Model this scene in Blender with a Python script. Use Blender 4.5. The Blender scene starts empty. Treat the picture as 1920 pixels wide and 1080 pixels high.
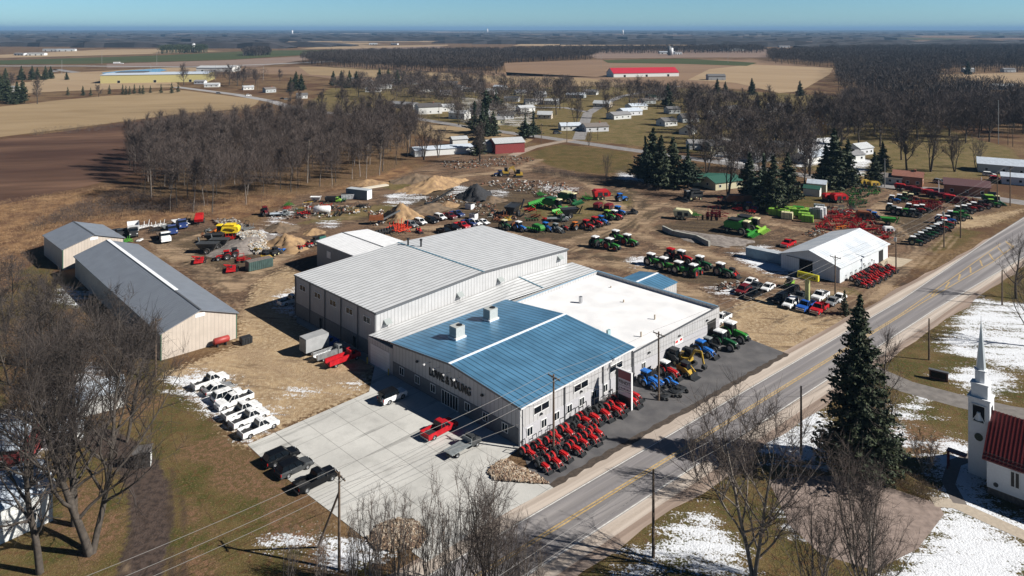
import bpy, math, random
import numpy as np
from mathutils import Vector, Matrix
D=bpy.data; SC=bpy.context.scene; COL=SC.collection
rad=math.radians
# ---------------- camera, sky, sun, exposure ----------------
H=60.0; F=1367.0; HY=54.0
cam=D.objects.new('camera',D.cameras.new('camera')); COL.objects.link(cam); SC.camera=cam
cam.location=(0,0,H); cam.rotation_euler=(rad(90),0,0)
cam.data.sensor_width=36; cam.data.lens=36*F/1920; cam.data.shift_y=-(540-HY)/1920
cam.data.clip_start=1; cam.data.clip_end=90000
SUN_EL=35.2; SX,SY=.97,-.245
HAZE=6.8e-5
sa=math.atan2(SX,SY)            # clockwise from +Y
W=D.worlds.new('World'); SC.world=W; W.use_nodes=True
nt=W.node_tree; bg=nt.nodes['Background']
sky=nt.nodes.new('ShaderNodeTexSky'); sky.sky_type='NISHITA'; sky.sun_disc=False
sky.sun_elevation=rad(SUN_EL); sky.sun_rotation=sa; sky.altitude=200; sky.air_density=1.0; sky.dust_density=0.1; sky.ozone_density=2.6
tint=nt.nodes.new('ShaderNodeMix'); tint.data_type='RGBA'; tint.blend_type='MULTIPLY'; tint.inputs[0].default_value=1; tint.inputs[7].default_value=(.52,.86,1.25,1)
nt.links.new(sky.outputs[0],tint.inputs[6]); 
tcw=nt.nodes.new('ShaderNodeTexCoord'); spw=nt.nodes.new('ShaderNodeSeparateXYZ'); nt.links.new(tcw.outputs['Generated'],spw.inputs[0])   # clear winter air: deep sky overhead, pale near the horizon
mrw=nt.nodes.new('ShaderNodeMapRange'); mrw.interpolation_type='SMOOTHSTEP'; mrw.inputs[1].default_value=-.02; mrw.inputs[2].default_value=.30; mrw.inputs[3].default_value=1.2; mrw.inputs[4].default_value=.22; nt.links.new(spw.outputs[2],mrw.inputs[0])
scw=nt.nodes.new('ShaderNodeVectorMath'); scw.operation='SCALE'; nt.links.new(tint.outputs[2],scw.inputs[0]); nt.links.new(mrw.outputs[0],scw.inputs['Scale']); nt.links.new(scw.outputs[0],bg.inputs[0]); bg.inputs[1].default_value=0.055
sun=D.objects.new('sun',D.lights.new('sun','SUN')); COL.objects.link(sun)
sun.data.energy=5.0; sun.data.angle=rad(0.5); sun.data.color=(1,.95,.87)
ce=math.cos(rad(SUN_EL)); L=math.hypot(SX,SY)
sd=Vector((SX/L*ce,SY/L*ce,math.sin(rad(SUN_EL))))
sun.rotation_euler=sd.to_track_quat('Z','Y').to_euler(); sun.location=(0,0,200)
vs=SC.view_settings; vs.view_transform='Standard'; vs.look='None'; vs.exposure=0.58; vs.gamma=1; vs.use_curve_mapping=False
SC.cycles.max_bounces=4; SC.cycles.diffuse_bounces=1; SC.cycles.glossy_bounces=2; SC.cycles.transparent_max_bounces=4; SC.cycles.volume_bounces=0
# ---------------- helpers ----------------
def G(x,y,z=0.0):               # a point of the surveyed plan: photo pixel -> place on the ground
    Y=(H-z)*F/(y-HY); return ((x-960)/F*Y, Y)
P0=G(976,838); AD=(.7027,.7115); BD=(-.7117,.7025); AANG=math.atan2(AD[1],AD[0]); BANG=AANG+math.pi/2
def UV(u,v): return (P0[0]+AD[0]*u+BD[0]*v, P0[1]+AD[1]*u+BD[1]*v)
MATS={}
def rgb(c): return (c[0],c[1],c[2],1)
def M(name,c=(.5,.5,.5),r=.6,m=0.0,n=0.0,s=1.0,spec=.5,c2=None,bump=0.0,coord='Object',em=0):
    if name in MATS: return MATS[name]
    a=D.materials.new(name); a.use_nodes=True; t=a.node_tree; p=t.nodes['Principled BSDF']
    p.inputs['Base Color'].default_value=rgb(c); p.inputs['Roughness'].default_value=r; p.inputs['Metallic'].default_value=m
    p.inputs['Specular IOR Level'].default_value=spec
    if n or c2 is not None or bump:
        tc=t.nodes.new('ShaderNodeTexCoord'); nz=t.nodes.new('ShaderNodeTexNoise'); nz.inputs['Scale'].default_value=s; nz.inputs['Detail'].default_value=5
        t.links.new(tc.outputs[coord],nz.inputs['Vector'])
        mx=t.nodes.new('ShaderNodeMix'); mx.data_type='RGBA'
        d=c2 if c2 is not None else tuple(x*(1-n) for x in c)
        e=c if c2 is not None else tuple(min(1,x*(1+n)) for x in c)
        mx.inputs[6].default_value=rgb(e); mx.inputs[7].default_value=rgb(d)
        mr=t.nodes.new('ShaderNodeMapRange'); mr.inputs[1].default_value=.35; mr.inputs[2].default_value=.65
        t.links.new(nz.outputs[0],mr.inputs[0]); t.links.new(mr.outputs[0],mx.inputs[0]); t.links.new(mx.outputs[2],p.inputs['Base Color'])
        if bump:
            b=t.nodes.new('ShaderNodeBump'); b.inputs['Strength'].default_value=bump; b.inputs['Distance'].default_value=.1
            t.links.new(nz.outputs[0],b.inputs['Height']); t.links.new(b.outputs[0],p.inputs['Normal'])
    MATS[name]=a; return a
class MB:
    def __init__(s): s.v=[]; s.f=[]
    def poly(s,pts,faces):
        k=len(s.v); s.v+= [tuple(p) for p in pts]; s.f+=[tuple(i+k for i in f) for f in faces]; return s
    def quad(s,*p): return s.poly(p,[tuple(range(len(p)))])
    def box(s,x0,x1,y0,y1,z0,z1,t=0.0,tx=None):   # t: taper of the top
        if tx is None: tx=t
        a,b,c,d=x0+tx,x1-tx,y0+t,y1-t
        return s.poly([(x0,y0,z0),(x1,y0,z0),(x1,y1,z0),(x0,y1,z0),(a,c,z1),(b,c,z1),(b,d,z1),(a,d,z1)],
            [(3,2,1,0),(4,5,6,7),(0,1,5,4),(1,2,6,5),(2,3,7,6),(3,0,4,7)])
    def bar(s,p,q,w,h=None):
        h=h or w; p=Vector(p); q=Vector(q); d=q-p
        if d.length<1e-6: return s
        d.normalize(); up=Vector((0,0,1)) if abs(d.z)<.95 else Vector((1,0,0))
        x=d.cross(up).normalized()*w/2; y=x.cross(d).normalized()*h/2
        return s.poly([p-x-y,p+x-y,p+x+y,p-x+y,q-x-y,q+x-y,q+x+y,q-x+y],[(3,2,1,0),(4,5,6,7),(0,1,5,4),(1,2,6,5),(2,3,7,6),(3,0,4,7)])
    def path(s,pts,w,h=None):
        for a,b in zip(pts,pts[1:]): s.bar(a,b,w,h)
        return s
    def cyl(s,p,q,r0,r1=None,n=10):
        r1=r0 if r1 is None else r1; p=Vector(p); q=Vector(q); d=(q-p).normalized()
        up=Vector((0,0,1)) if abs(d.z)<.95 else Vector((1,0,0)); x=d.cross(up).normalized(); y=x.cross(d)
        A=[p+(x*math.cos(2*math.pi*i/n)+y*math.sin(2*math.pi*i/n))*r0 for i in range(n)]
        B=[q+(x*math.cos(2*math.pi*i/n)+y*math.sin(2*math.pi*i/n))*r1 for i in range(n)]
        return s.poly(A+B,[tuple(range(n)),tuple(range(2*n-1,n-1,-1))]+[(i,i+n,(i+1)%n+n,(i+1)%n) for i in range(n)])
    def prism(s,prof,y0,y1,inset=0.0,top=None):   # side outline (x,z) extruded over y; inset narrows points above z=top
        n=len(prof); f=lambda z: inset if (top is not None and z>top) else 0
        A=[(x,y0+f(z),z) for x,z in prof]; B=[(x,y1-f(z),z) for x,z in prof]
        return s.poly(A+B,[tuple(range(n)),tuple(range(2*n-1,n-1,-1))]+[(i,i+n,(i+1)%n+n,(i+1)%n) for i in range(n)])
    def lathe(s,prof,c=(0,0,0),axis='z',n=12):
        k=len(prof); P=[]
        for i in range(n):
            a=2*math.pi*i/n; ca,sn=math.cos(a),math.sin(a)
            for r,h in prof:
                if axis=='z': P.append((c[0]+r*ca,c[1]+r*sn,c[2]+h))
                else: P.append((c[0]+r*ca,c[1]+h,c[2]+r*sn))
        fs=[]
        for i in range(n):
            j=(i+1)%n
            for q in range(k-1): fs.append((i*k+q,j*k+q,j*k+q+1,i*k+q+1))
        return s.poly(P,fs)
    def add(s,o,loc=(0,0,0),rz=0,sc=1):
        c,n=math.cos(rz),math.sin(rz)
        return s.poly([(loc[0]+(x*c-y*n)*sc,loc[1]+(x*n+y*c)*sc,loc[2]+z*sc) for x,y,z in o.v],o.f)
    def build(s,name,mat=None,parent=None,smooth=False):
        me=D.meshes.new(name); me.from_pydata(s.v,[],s.f)
        if smooth: me.polygons.foreach_set('use_smooth',[True]*len(me.polygons))
        me.update(); return link(name,me,mat,parent)
def link(name,me,mat=None,parent=None):
    o=D.objects.new(name,me)
    if mat: me.materials.append(mat)
    COL.objects.link(o)
    if parent: o.parent=parent
    return o
def nmesh(name,V,Fc,k):        # numpy vertices, faces of k corners
    me=D.meshes.new(name); V=np.asarray(V,dtype=np.float32); Fc=np.asarray(Fc,dtype=np.int32)
    me.vertices.add(len(V)); me.vertices.foreach_set('co',V.ravel())
    me.loops.add(Fc.size); me.loops.foreach_set('vertex_index',Fc.ravel())
    me.polygons.add(len(Fc)); me.polygons.foreach_set('loop_start',np.arange(0,Fc.size,k,dtype=np.int32)); me.polygons.foreach_set('loop_total',np.full(len(Fc),k,dtype=np.int32))
    me.update(calc_edges=True); me.validate(); return me
def tag(o,label=None,cat=None,group=None,kind=None):
    if label: o['label']=label
    if cat: o['category']=cat
    if group: o['group']=group
    if kind: o['kind']=kind
    return o
def thing(name,xy,rz,label,cat,group=None,z=0.0):
    o=D.objects.new(name,None); o.empty_display_size=.5; COL.objects.link(o); o.location=(xy[0],xy[1],z); o.rotation_euler=(0,0,rz)
    return tag(o,label,cat,group)
def kids(o): return [c for c in ALLC.get(o.name,[])]
ALLC={}
def reg(root):
    ALLC.clear()
def dup(root,xy,rz,label,group=None,cat=None,z=0.0,sc=1.0,paint=None,name=None):
    # copy of a thing with its parts and sub-parts; paint: {part role: material}
    def cp(o,par):
        c=o.copy(); COL.objects.link(c); c.parent=par
        if paint and par is not None and o.get('_p') in paint and c.data:
            c.material_slots[0].link='OBJECT'; c.material_slots[0].material=paint[o['_p']]
        for k in TREE.get(o.name,()): cp(k,c)
        return c
    r=cp(root,None); r.location=(xy[0],xy[1],z); r.rotation_euler=(0,0,rz)
    s=(sc,sc,sc) if not hasattr(sc,'__len__') else sc
    r.scale=s
    if name: r.name=name
    r['label']=label
    if group: r['group']=group
    elif 'group' in r.keys(): del r['group']
    if cat: r['category']=cat
    return r
TREE={}
TEMPL=[]
def template(root):             # remember the children of a master; the master itself is removed at the end
    objs=[o for o in D.objects]
    def walk(o):
        ch=[c for c in objs if c.parent==o]; TREE[o.name]=ch
        for c in ch: walk(c)
    walk(root); TEMPL.append(root); return root
def part(mb,name,mat,parent,role=None,smooth=False):
    o=mb.build(name,mat,parent,smooth)
    if role: o['_p']=role
    return o
ORD=['first','second','third','fourth','fifth','sixth','seventh','eighth','ninth','tenth','eleventh','twelfth','thirteenth','fourteenth','fifteenth','sixteenth','seventeenth','eighteenth','nineteenth','twentieth']
# materials
white_paint=M('white_paint',(.72,.73,.74),.3,n=.04,s=2)
glass=M('dark_glass',(.006,.009,.013),.18,spec=.25)
rubber=M('rubber',(.018,.018,.018),.85,n=.3,s=6)
dark_metal=M('dark_metal',(.03,.032,.035),.5,.4)
chrome=M('silver_metal',(.45,.46,.48),.35,.8)
wood_pole=M('weathered_wood',(.12,.085,.06),.9,n=.3,s=3)
# ---------------- ground: one sheet to the horizon ----------------
def sdf(X,Y,pts,cl=8.0):        # signed distance (inside positive), clipped
    P=np.array(pts); out=np.full(X.shape,-cl,dtype=np.float32)
    m=(X>P[:,0].min()-cl)&(X<P[:,0].max()+cl)&(Y>P[:,1].min()-cl)&(Y<P[:,1].max()+cl)
    x=X[m]; y=Y[m]
    if x.size==0: return out
    d=np.full(x.shape,1e9); ins=np.zeros(x.shape,bool); n=len(P)
    for i in range(n):
        ax,ay=P[i]; bx,by=P[(i+1)%n]; ex,ey=bx-ax,by-ay
        t=np.clip(((x-ax)*ex+(y-ay)*ey)/(ex*ex+ey*ey+1e-9),0,1)
        d=np.minimum(d,np.hypot(x-ax-t*ex,y-ay-t*ey))
        c=((ay>y)!=(by>y))
        with np.errstate(all='ignore'): xi=ax+(y-ay)*ex/(ey if abs(ey)>1e-9 else 1e-9)
        ins^=c&(x<xi)
    out[m]=np.clip(np.where(ins,d,-d),-cl,cl); return out
def ldf(X,Y,pts,w,cl=8.0):      # band of half width w round a polyline
    out=np.full(X.shape,-cl,dtype=np.float32); P=np.array(pts)
    m=(X>P[:,0].min()-cl-w)&(X<P[:,0].max()+cl+w)&(Y>P[:,1].min()-cl-w)&(Y<P[:,1].max()+cl+w)
    x=X[m]; y=Y[m]; d=np.full(x.shape,1e9)
    for (ax,ay),(bx,by) in zip(P,P[1:]):
        ex,ey=bx-ax,by-ay; t=np.clip(((x-ax)*ex+(y-ay)*ey)/(ex*ex+ey*ey+1e-9),0,1)
        d=np.minimum(d,np.hypot(x-ax-t*ex,y-ay-t*ey))
    out[m]=np.clip(w-d,-cl,cl); return out
def W_(pts): return [G(*p) for p in pts]
LAY={}
LAY['lawn']=[[(-250,1250),(-250,560),(60,470),(120,520),(290,640),(330,700),(420,800),(465,840),(520,900),(600,990),(700,1040),(800,1120),(700,1500)],
 [(1000,1120),(1267,925),(1680,655),(1840,545),(1920,490),(2100,380),(2500,600),(2500,1600),(700,1600)],
 [(1615,545),(1690,512),(1662,538),(1640,552)],[(1730,468),(1765,440),(1800,425),(1840,436),(1802,462),(1760,475)],[(1826,404),(1880,401),(1882,413),(1850,422),(1835,415)],
 [(985,287),(1050,270),(1183,285),(1195,322),(1120,326),(1040,316)],
 [(1490,352),(1560,340),(1600,352),(1560,372),(1520,396),(1470,393),(1400,350),(1410,330)]]
LAY['leaf']=[[(330,840),(420,800),(470,850),(600,985),(680,1090),(590,1090),(480,960),(380,880)],[(0,610),(160,570),(300,760),(150,820),(0,830)],[(120,900),(190,900),(240,1010),(160,1060),(90,980)],
 [(1690,775),(1820,840),(1740,870),(1650,850)],[(600,300),(740,290),(760,320),(600,350),(430,380),(300,400),(260,380),(420,330)],[(350,930),(380,930),(400,1090),(340,1090)],[(1330,300),(1500,310),(1480,350),(1250,345)]]
LAY['marsh']=[[(-60,385),(60,372),(215,350),(300,372),(560,365),(660,345),(700,330),(760,310),(800,330),(700,360),(560,372),(480,400),(430,415),(330,410),(250,425),(205,440),(80,470),(0,560),(-80,600)]]
LAY['dirt']=[[(205,432),(330,412),(480,418),(560,365),(700,350),(760,325),(860,285),(930,275),(990,300),(1120,335),(1250,350),(1400,352),(1480,395),(1540,396),(1600,346),(1700,352),(1830,378),(1880,392),(1840,404),(1800,426),(1735,468),(1690,515),(1650,560),(1560,640),(1480,668),(1400,640),(1349,625),(1120,520),(700,440),(560,480),(540,560),(480,610),(452,600),(260,455)]]
LAY['mud']=[[(740,372),(850,350),(960,345),(1100,372),(1180,350),(1240,400),(1200,425),(1120,455),(1000,445),(930,425),(800,395)],[(1200,425),(1320,410),(1440,425),(1420,465),(1290,455)],[(290,450),(400,425),(470,440),(490,500),(420,520),(340,490)],
 [(1100,470),(1200,490),(1330,500),(1400,520),(1360,540),(1220,520)],[(1650,400),(1760,385),(1740,430),(1690,460)]]
LAY['grassy']=[[(560,205),(620,165),(900,150),(1280,165),(1560,180),(1900,280),(1920,330),(1640,338),(1400,300),(1183,272),(1010,255),(770,225)],
 [(560,420),(640,390),(760,380),(730,400),(640,415)],[(960,385),(1050,372),(1180,360),(1190,385),(1120,405),(1020,415)],[(700,350),(800,330),(860,340),(790,365)],[(1615,548),(1560,560),(1530,556),(1600,540)]]
LAY['gravel']=[[(305,702),(440,650),(452,600),(480,528),(535,500),(556,505),(556,600),(640,640),(705,680),(690,735),(540,795),(465,838),(425,805),(390,760)],
 [(1350,615),(1405,545),(1420,556),(1520,590),(1610,600),(1560,630),(1478,668),(1405,640)],[(1760,405),(1840,405),(1930,390),(1850,424),(1810,428),(1770,420)]]
LAY['snow']=[[(310,706),(372,690),(430,705),(500,790),(470,830),(420,806),(380,770),(300,735)],[(60,770),(170,690),(200,700),(190,760),(60,850),(-40,870),(-40,790)],[(95,740),(140,720),(130,760)],
 [(595,1000),(640,1000),(740,1025),(720,1070),(620,1090),(590,1060)],[(505,1020),(540,1000),(600,1010),(560,1030)],
 [(1130,1100),(1165,1050),(1240,985),(1330,955),(1360,985),(1410,1020),(1420,1100)],[(1470,975),(1490,955),(1500,940),(1480,990)],
 [(1690,1100),(1750,980),(1790,955),(1930,1020),(1960,1300),(1600,1300)],[(1735,850),(1790,832),(1830,860),(1850,945),(1930,985),(1930,1010),(1780,950),(1770,905)],
 [(1765,655),(1800,590),(1835,562),(1960,575),(1960,700),(1850,685),(1800,668)],[(1768,705),(1815,680),(1850,688),(1905,712),(1880,745),(1830,735)],
 [(1430,830),(1500,765),(1540,775),(1620,860),(1560,880),(1440,860)],
 [(1645,845),(1680,790),(1700,800),(1690,850)],[(1495,262),(1562,258),(1550,300),(1500,312)],[(1392,480),(1432,466),(1480,485),(1470,512),(1430,505)],
 [(715,365),(790,352),(815,368),(760,390),(715,385)],[(845,345),(900,352),(880,375),(840,368)],[(585,415),(640,408),(640,430),(590,430)],[(1160,322),(1260,340),(1240,350),(1150,335)],
 [(1180,488),(1222,480),(1226,500),(1190,500)],[(118,540),(160,550),(150,572),(118,560)],[(640,720),(680,712),(670,735),(640,735)],[(440,790),(560,700),(650,720),(520,790)],[(1330,540),(1390,535),(1380,556),(1340,552)],
 [(500,400),(545,385),(560,400),(500,432)],[(470,440),(520,415),(560,420),(480,470)],[(380,325),(430,322),(430,335),(380,338)],[(880,360),(960,350),(960,368),(880,378)],[(1010,345),(1100,350),(1080,365),(1010,360)],
 [(1640,840),(1700,815),(1760,830),(1700,850)],[(1560,290),(1640,300),(1620,330),(1560,320)],[(520,560),(556,540),(556,590),(525,585)],
 [(1660,770),(1730,745),(1745,775),(1690,800)],[(860,180),(1010,200),(1000,240),(860,230)],[(1340,250),(1440,280),(1420,330),(1330,300)]]
SNOWK=[-0.9, 0.6, 0.6, -0.3, -0.4, -0.9, 1.2, 1.2, 0.9, 0.3, 0.3, 0.6, 0.3, 1.8, 2.2, -1.9, -1.7, -1.9, -0.4, 0.2, 0.8, -0.8, -2.4, -0.2, -1.6, -1.4, -1.5, -2.2, -2.2, -0.6, -0.3, 0.6, -0.3, -2.5, -1.5]
TRK=[([(1060,492),(1185,495),(1260,532),(1345,580)],2.2),([(1190,440),(1330,478),(1440,520),(1560,545)],2.2),([(1060,455),(1130,435),(1190,400),(1240,382)],1.8),([(1200,365),(1190,400),(1220,430)],1.5),([(1235,382),(1400,410),(1500,430),(1600,440)],1.5),
 ([(1640,400),(1665,375),(1700,368)],2),([(1640,400),(1700,440),(1720,470),(1640,560)],1.5),([(455,470),(380,440),(330,455)],1.2),([(1165,392),(1100,340),(1000,318),(930,315)],2.5),([(740,430),(850,425),(960,440)],2.0),([(530,480),(470,520),(440,540),(300,455)],2.5),([(1010,300),(960,320),(870,330),(800,345)],2)]
rows=[-120,-60,0,30,50,62]+list(np.exp(np.linspace(math.log(68),math.log(900),470)))+list(np.exp(np.linspace(math.log(920),math.log(45000),110)))
rows=np.array(rows); q=np.linspace(-1,1,560); Wd=np.maximum(rows*.88+25,120)
GX=(q[None,:]*Wd[:,None]).ravel(); GY=np.repeat(rows,len(q))
nr,nc=len(rows),len(q)
I=(np.arange(nr-1)[:,None]*nc+np.arange(nc-1)[None,:]).ravel()
fc=np.stack([I,I+1,I+1+nc,I+nc],1)
rs=np.random.RandomState(5)
gz=np.zeros(len(GX)); 
gme=nmesh('ground',np.stack([GX,GY,gz],1),fc,4)
for nme,polys in LAY.items():
    f=np.full(GX.shape,-8.0,dtype=np.float32)
    for i,pl in enumerate(polys):
        d=sdf(GX,GY,W_(pl))
        if nme=='snow': d=np.where(d>-7.9,np.minimum(d,2.5)+SNOWK[i]-1.2,d)
        f=np.maximum(f,d)
    a=gme.attributes.new(nme,'FLOAT','POINT'); a.data.foreach_set('value',f)
f=np.full(GX.shape,-8.0,dtype=np.float32)
for pl,w in TRK: f=np.maximum(f,ldf(GX,GY,W_(pl),w))
a=gme.attributes.new('track','FLOAT','POINT'); a.data.foreach_set('value',f)
f=ldf(GX,GY,W_([(250,1250),(262,1080),(284,985),(280,920),(262,880),(235,850),(190,820)]),2.5)
a=gme.attributes.new('drive','FLOAT','POINT'); a.data.foreach_set('value',f)
f=np.maximum(ldf(GX,GY,W_([(325,1200),(322,1080),(318,900)]),.35),np.maximum(ldf(GX,GY,W_([(232,1100),(246,985)]),.3),ldf(GX,GY,W_([(345,1100),(345,950),(322,880)]),.3)))

RP=[[(455,600),(500,545),(560,500),(640,470)],[(300,455),(380,500),(450,520),(540,500)],[(470,600),(430,540),(330,480),(260,470)],[(1060,470),(1150,432),(1195,395),(1180,365),(1100,335),(1000,320)],[(1060,480),(1200,470),(1330,485),(1450,520),(1600,600)],[(1200,380),(1330,398),(1460,420),(1520,445)],[(1195,440),(1240,400),(1330,395)],[(1400,640),(1380,590),(1300,540),(1180,500),(1070,480)],[(1450,640),(1500,600),(1620,560),(1720,480),(1700,440),(1650,400)],[(640,470),(700,440),(830,440),(930,445)],[(560,410),(700,410),(800,400),(900,395),(1000,405)],[(1640,560),(1700,520),(1780,440)],[(1640,400),(1690,365),(1650,350)],[(420,760),(480,700),(560,690),(640,720)],[(380,690),(480,660),(560,700),(660,740)],[(1240,460),(1400,470),(1500,440)]]
rr_=random.Random(4)
for pl in RP:
    Q=[Vector(v) for v in W_(pl)]; C=[]
    for i in range(len(Q)-1):
        p_,a_,b_,n_=Q[max(i-1,0)],Q[i],Q[i+1],Q[min(i+2,len(Q)-1)]
        for t_ in (0,.25,.5,.75): C.append(.5*((2*a_)+(b_-p_)*t_+(2*p_-5*a_+4*b_-n_)*t_*t_+(3*a_-p_-3*b_+n_)*t_**3))
    C.append(Q[-1])
    for rep in range(3):
        o0=rr_.uniform(-2.5,2.5)
        for sd_ in (-.95,.95):
            O=[]
            for i,c_ in enumerate(C):
                d_=(C[min(i+1,len(C)-1)]-C[max(i-1,0)]).normalized(); O.append(tuple(c_+Vector((-d_.y,d_.x))*(o0+sd_+rep*.3*math.sin(i*.7))))
            f=np.maximum(f,ldf(GX,GY,O,.22,3.0))
a=gme.attributes.new('rut','FLOAT','POINT'); a.data.foreach_set('value',f)
gm=D.materials.new('ground'); gm.use_nodes=True; t=gm.node_tree; pb=t.nodes['Principled BSDF']; pb.inputs['Roughness'].default_value=.95; pb.inputs['Specular IOR Level'].default_value=.1
def nd(tp,**k):
    n=t.nodes.new(tp)
    for a_,b_ in k.items(): setattr(n,a_,b_)
    return n
def lk(a_,b_): t.links.new(a_,b_)
geo=nd('ShaderNodeNewGeometry')
def noise(scale,det=6,rot=None,sc=None,rough=.6):
    n=nd('ShaderNodeTexNoise'); n.inputs['Scale'].default_value=scale; n.inputs['Detail'].default_value=det; n.inputs['Roughness'].default_value=rough
    if sc:
        mp=nd('ShaderNodeMapping'); mp.inputs['Scale'].default_value=sc; mp.inputs['Rotation'].default_value=(0,0,rot or 0); mp.vector_type='TEXTURE'
        lk(geo.outputs['Position'],mp.inputs[0]); lk(mp.outputs[0],n.inputs['Vector'])
    else: lk(geo.outputs['Position'],n.inputs['Vector'])
    return n.outputs[0]
def ramp(src,a_,b_):
    m_=nd('ShaderNodeMapRange'); m_.inputs[1].default_value=a_; m_.inputs[2].default_value=b_; m_.interpolation_type='SMOOTHSTEP'; lk(src,m_.inputs[0]); return m_.outputs[0]
def mix(f_,A,B):
    m_=nd('ShaderNodeMix',data_type='RGBA'); 
    if hasattr(f_,'links'): lk(f_,m_.inputs[0])
    else: m_.inputs[0].default_value=f_
    for i_,c_ in ((6,A),(7,B)):
        if hasattr(c_,'links'): lk(c_,m_.inputs[i_])
        else: m_.inputs[i_].default_value=rgb(c_)
    return m_.outputs[2]
def math_(op,a_,b_,c_=None):
    m_=nd('ShaderNodeMath',operation=op)
    for i_,x_ in enumerate((a_,b_,c_)):
        if x_ is None: continue
        if hasattr(x_,'links'): lk(x_,m_.inputs[i_])
        else: m_.inputs[i_].default_value=x_
    return m_.outputs[0]
nf=noise(1.3,8); nm_=noise(.18,7); nl=noise(.035,5); nff=noise(4.0,4); nv=noise(11.0,3); nst=noise(.35,6,rad(42),(6,1,1)); nst2=noise(.5,6,rad(-8),(7,1,1))
def layer(name): 
    a_=nd('ShaderNodeAttribute',attribute_name=name); return a_.outputs['Fac']
def mask(name,nz,amp,soft=1.0,off=0):
    k=amp*3; z=math_('ADD',math_('MULTIPLY',nz,.6),math_('MULTIPLY',nf,.4)); v=math_('MULTIPLY_ADD',z,k,layer(name)); return ramp(v,k*.5-soft+off,k*.5+soft+off)
base=mix(ramp(nm_,.3,.7),(.17,.105,.05),(.075,.05,.03)); base=mix(ramp(nf,.4,.65),base,(.22,.15,.085)); base=mix(ramp(nl,.42,.62),base,(.10,.055,.032))
lawn=mix(ramp(nm_,.35,.62),(.068,.070,.020),(.145,.105,.045)); lawn=mix(ramp(nf,.45,.7),lawn,(.12,.062,.03)); lawn=mix(ramp(nff,.52,.72),lawn,(.21,.15,.08)); lawn=mix(ramp(nv,.50,.66),lawn,(.045,.036,.014)); lawn=mix(ramp(nv,.36,.30),lawn,(.22,.13,.075))
leaf=mix(ramp(nf,.38,.6),(.20,.115,.07),(.11,.08,.035)); leaf=mix(ramp(nv,.5,.66),leaf,(.06,.038,.02)); leaf=mix(ramp(nff,.55,.72),leaf,(.28,.18,.12))
marsh=mix(ramp(nm_,.38,.6),(.33,.20,.10),(.12,.065,.04)); marsh=mix(ramp(nf,.4,.7),marsh,(.16,.09,.05))
dirt=mix(ramp(nst,.36,.62),(.17,.108,.070),(.080,.053,.038)); dirt=mix(ramp(nf,.45,.7),dirt,(.22,.148,.098)); dirt=mix(ramp(nm_,.52,.68),dirt,(.075,.052,.035)); dirt=mix(ramp(nst2,.56,.66),dirt,(.30,.215,.14))
mud=mix(ramp(nst2,.35,.65),(.055,.04,.03),(.11,.08,.05)); mud=mix(ramp(nf,.5,.72),mud,(.16,.115,.07))
grassy=mix(ramp(nm_,.35,.65),(.12,.10,.04),(.21,.15,.08)); grassy=mix(ramp(nf,.4,.7),grassy,(.10,.085,.03))
grav=mix(ramp(nm_,.36,.6),(.40,.29,.175),(.27,.19,.115)); grav=mix(ramp(nf,.42,.7),grav,(.46,.36,.24)); grav=mix(ramp(nst2,.54,.68),grav,(.18,.125,.08))
track=mix(ramp(nst2,.4,.62),(.36,.26,.17),(.17,.12,.08))
snow=mix(ramp(nf,.4,.7),(.74,.77,.82),(.66,.68,.72))
c=mix(mask('lawn',nm_,5),base,lawn); c=mix(mask('leaf',nm_,7),c,leaf); c=mix(mask('marsh',nm_,7),c,marsh)
c=mix(mask('dirt',nf,5),c,dirt); c=mix(mask('mud',nm_,7,1.2),c,mud); c=mix(mask('grassy',nm_,8,1.0),c,grassy)
c=mix(mask('gravel',nf,3),c,grav); c=mix(mask('track',nst,5,1.2),c,track)
drvc=mix(ramp(nf,.4,.65),(.085,.062,.052),(.045,.034,.030)); c=mix(ramp(math_('MULTIPLY_ADD',nf,2.2,layer('drive')),.8,1.6),c,drvc)
c=mix(ramp(math_('MULTIPLY_ADD',nm_,1.8,layer('rut')),.55,1.5),c,mix(ramp(nl,.46,.54),(.33,.24,.155),(.06,.043,.032)))
sn=math_('ADD',math_('MULTIPLY',nf,.35),math_('ADD',math_('MULTIPLY',nst2,.45),math_('ADD',math_('MULTIPLY',nm_,.2),math_('MULTIPLY',nff,.42)))); sn=math_('SUBTRACT',sn,.085)
sv=math_('MULTIPLY_ADD',math_('SUBTRACT',sn,.625),38.0,math_('MULTIPLY_ADD',layer('snow'),1.3,.1)); sm=ramp(sv,-1.5,1.5)
c=mix(sm,c,snow); lk(c,pb.inputs['Base Color'])
bp=nd('ShaderNodeBump'); bp.inputs['Strength'].default_value=.42; bp.inputs['Distance'].default_value=.35; lk(math_('ADD',nf,nff),bp.inputs['Height']); lk(bp.outputs[0],pb.inputs['Normal'])
tag(link('ground',gme,gm),kind='structure')
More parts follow.
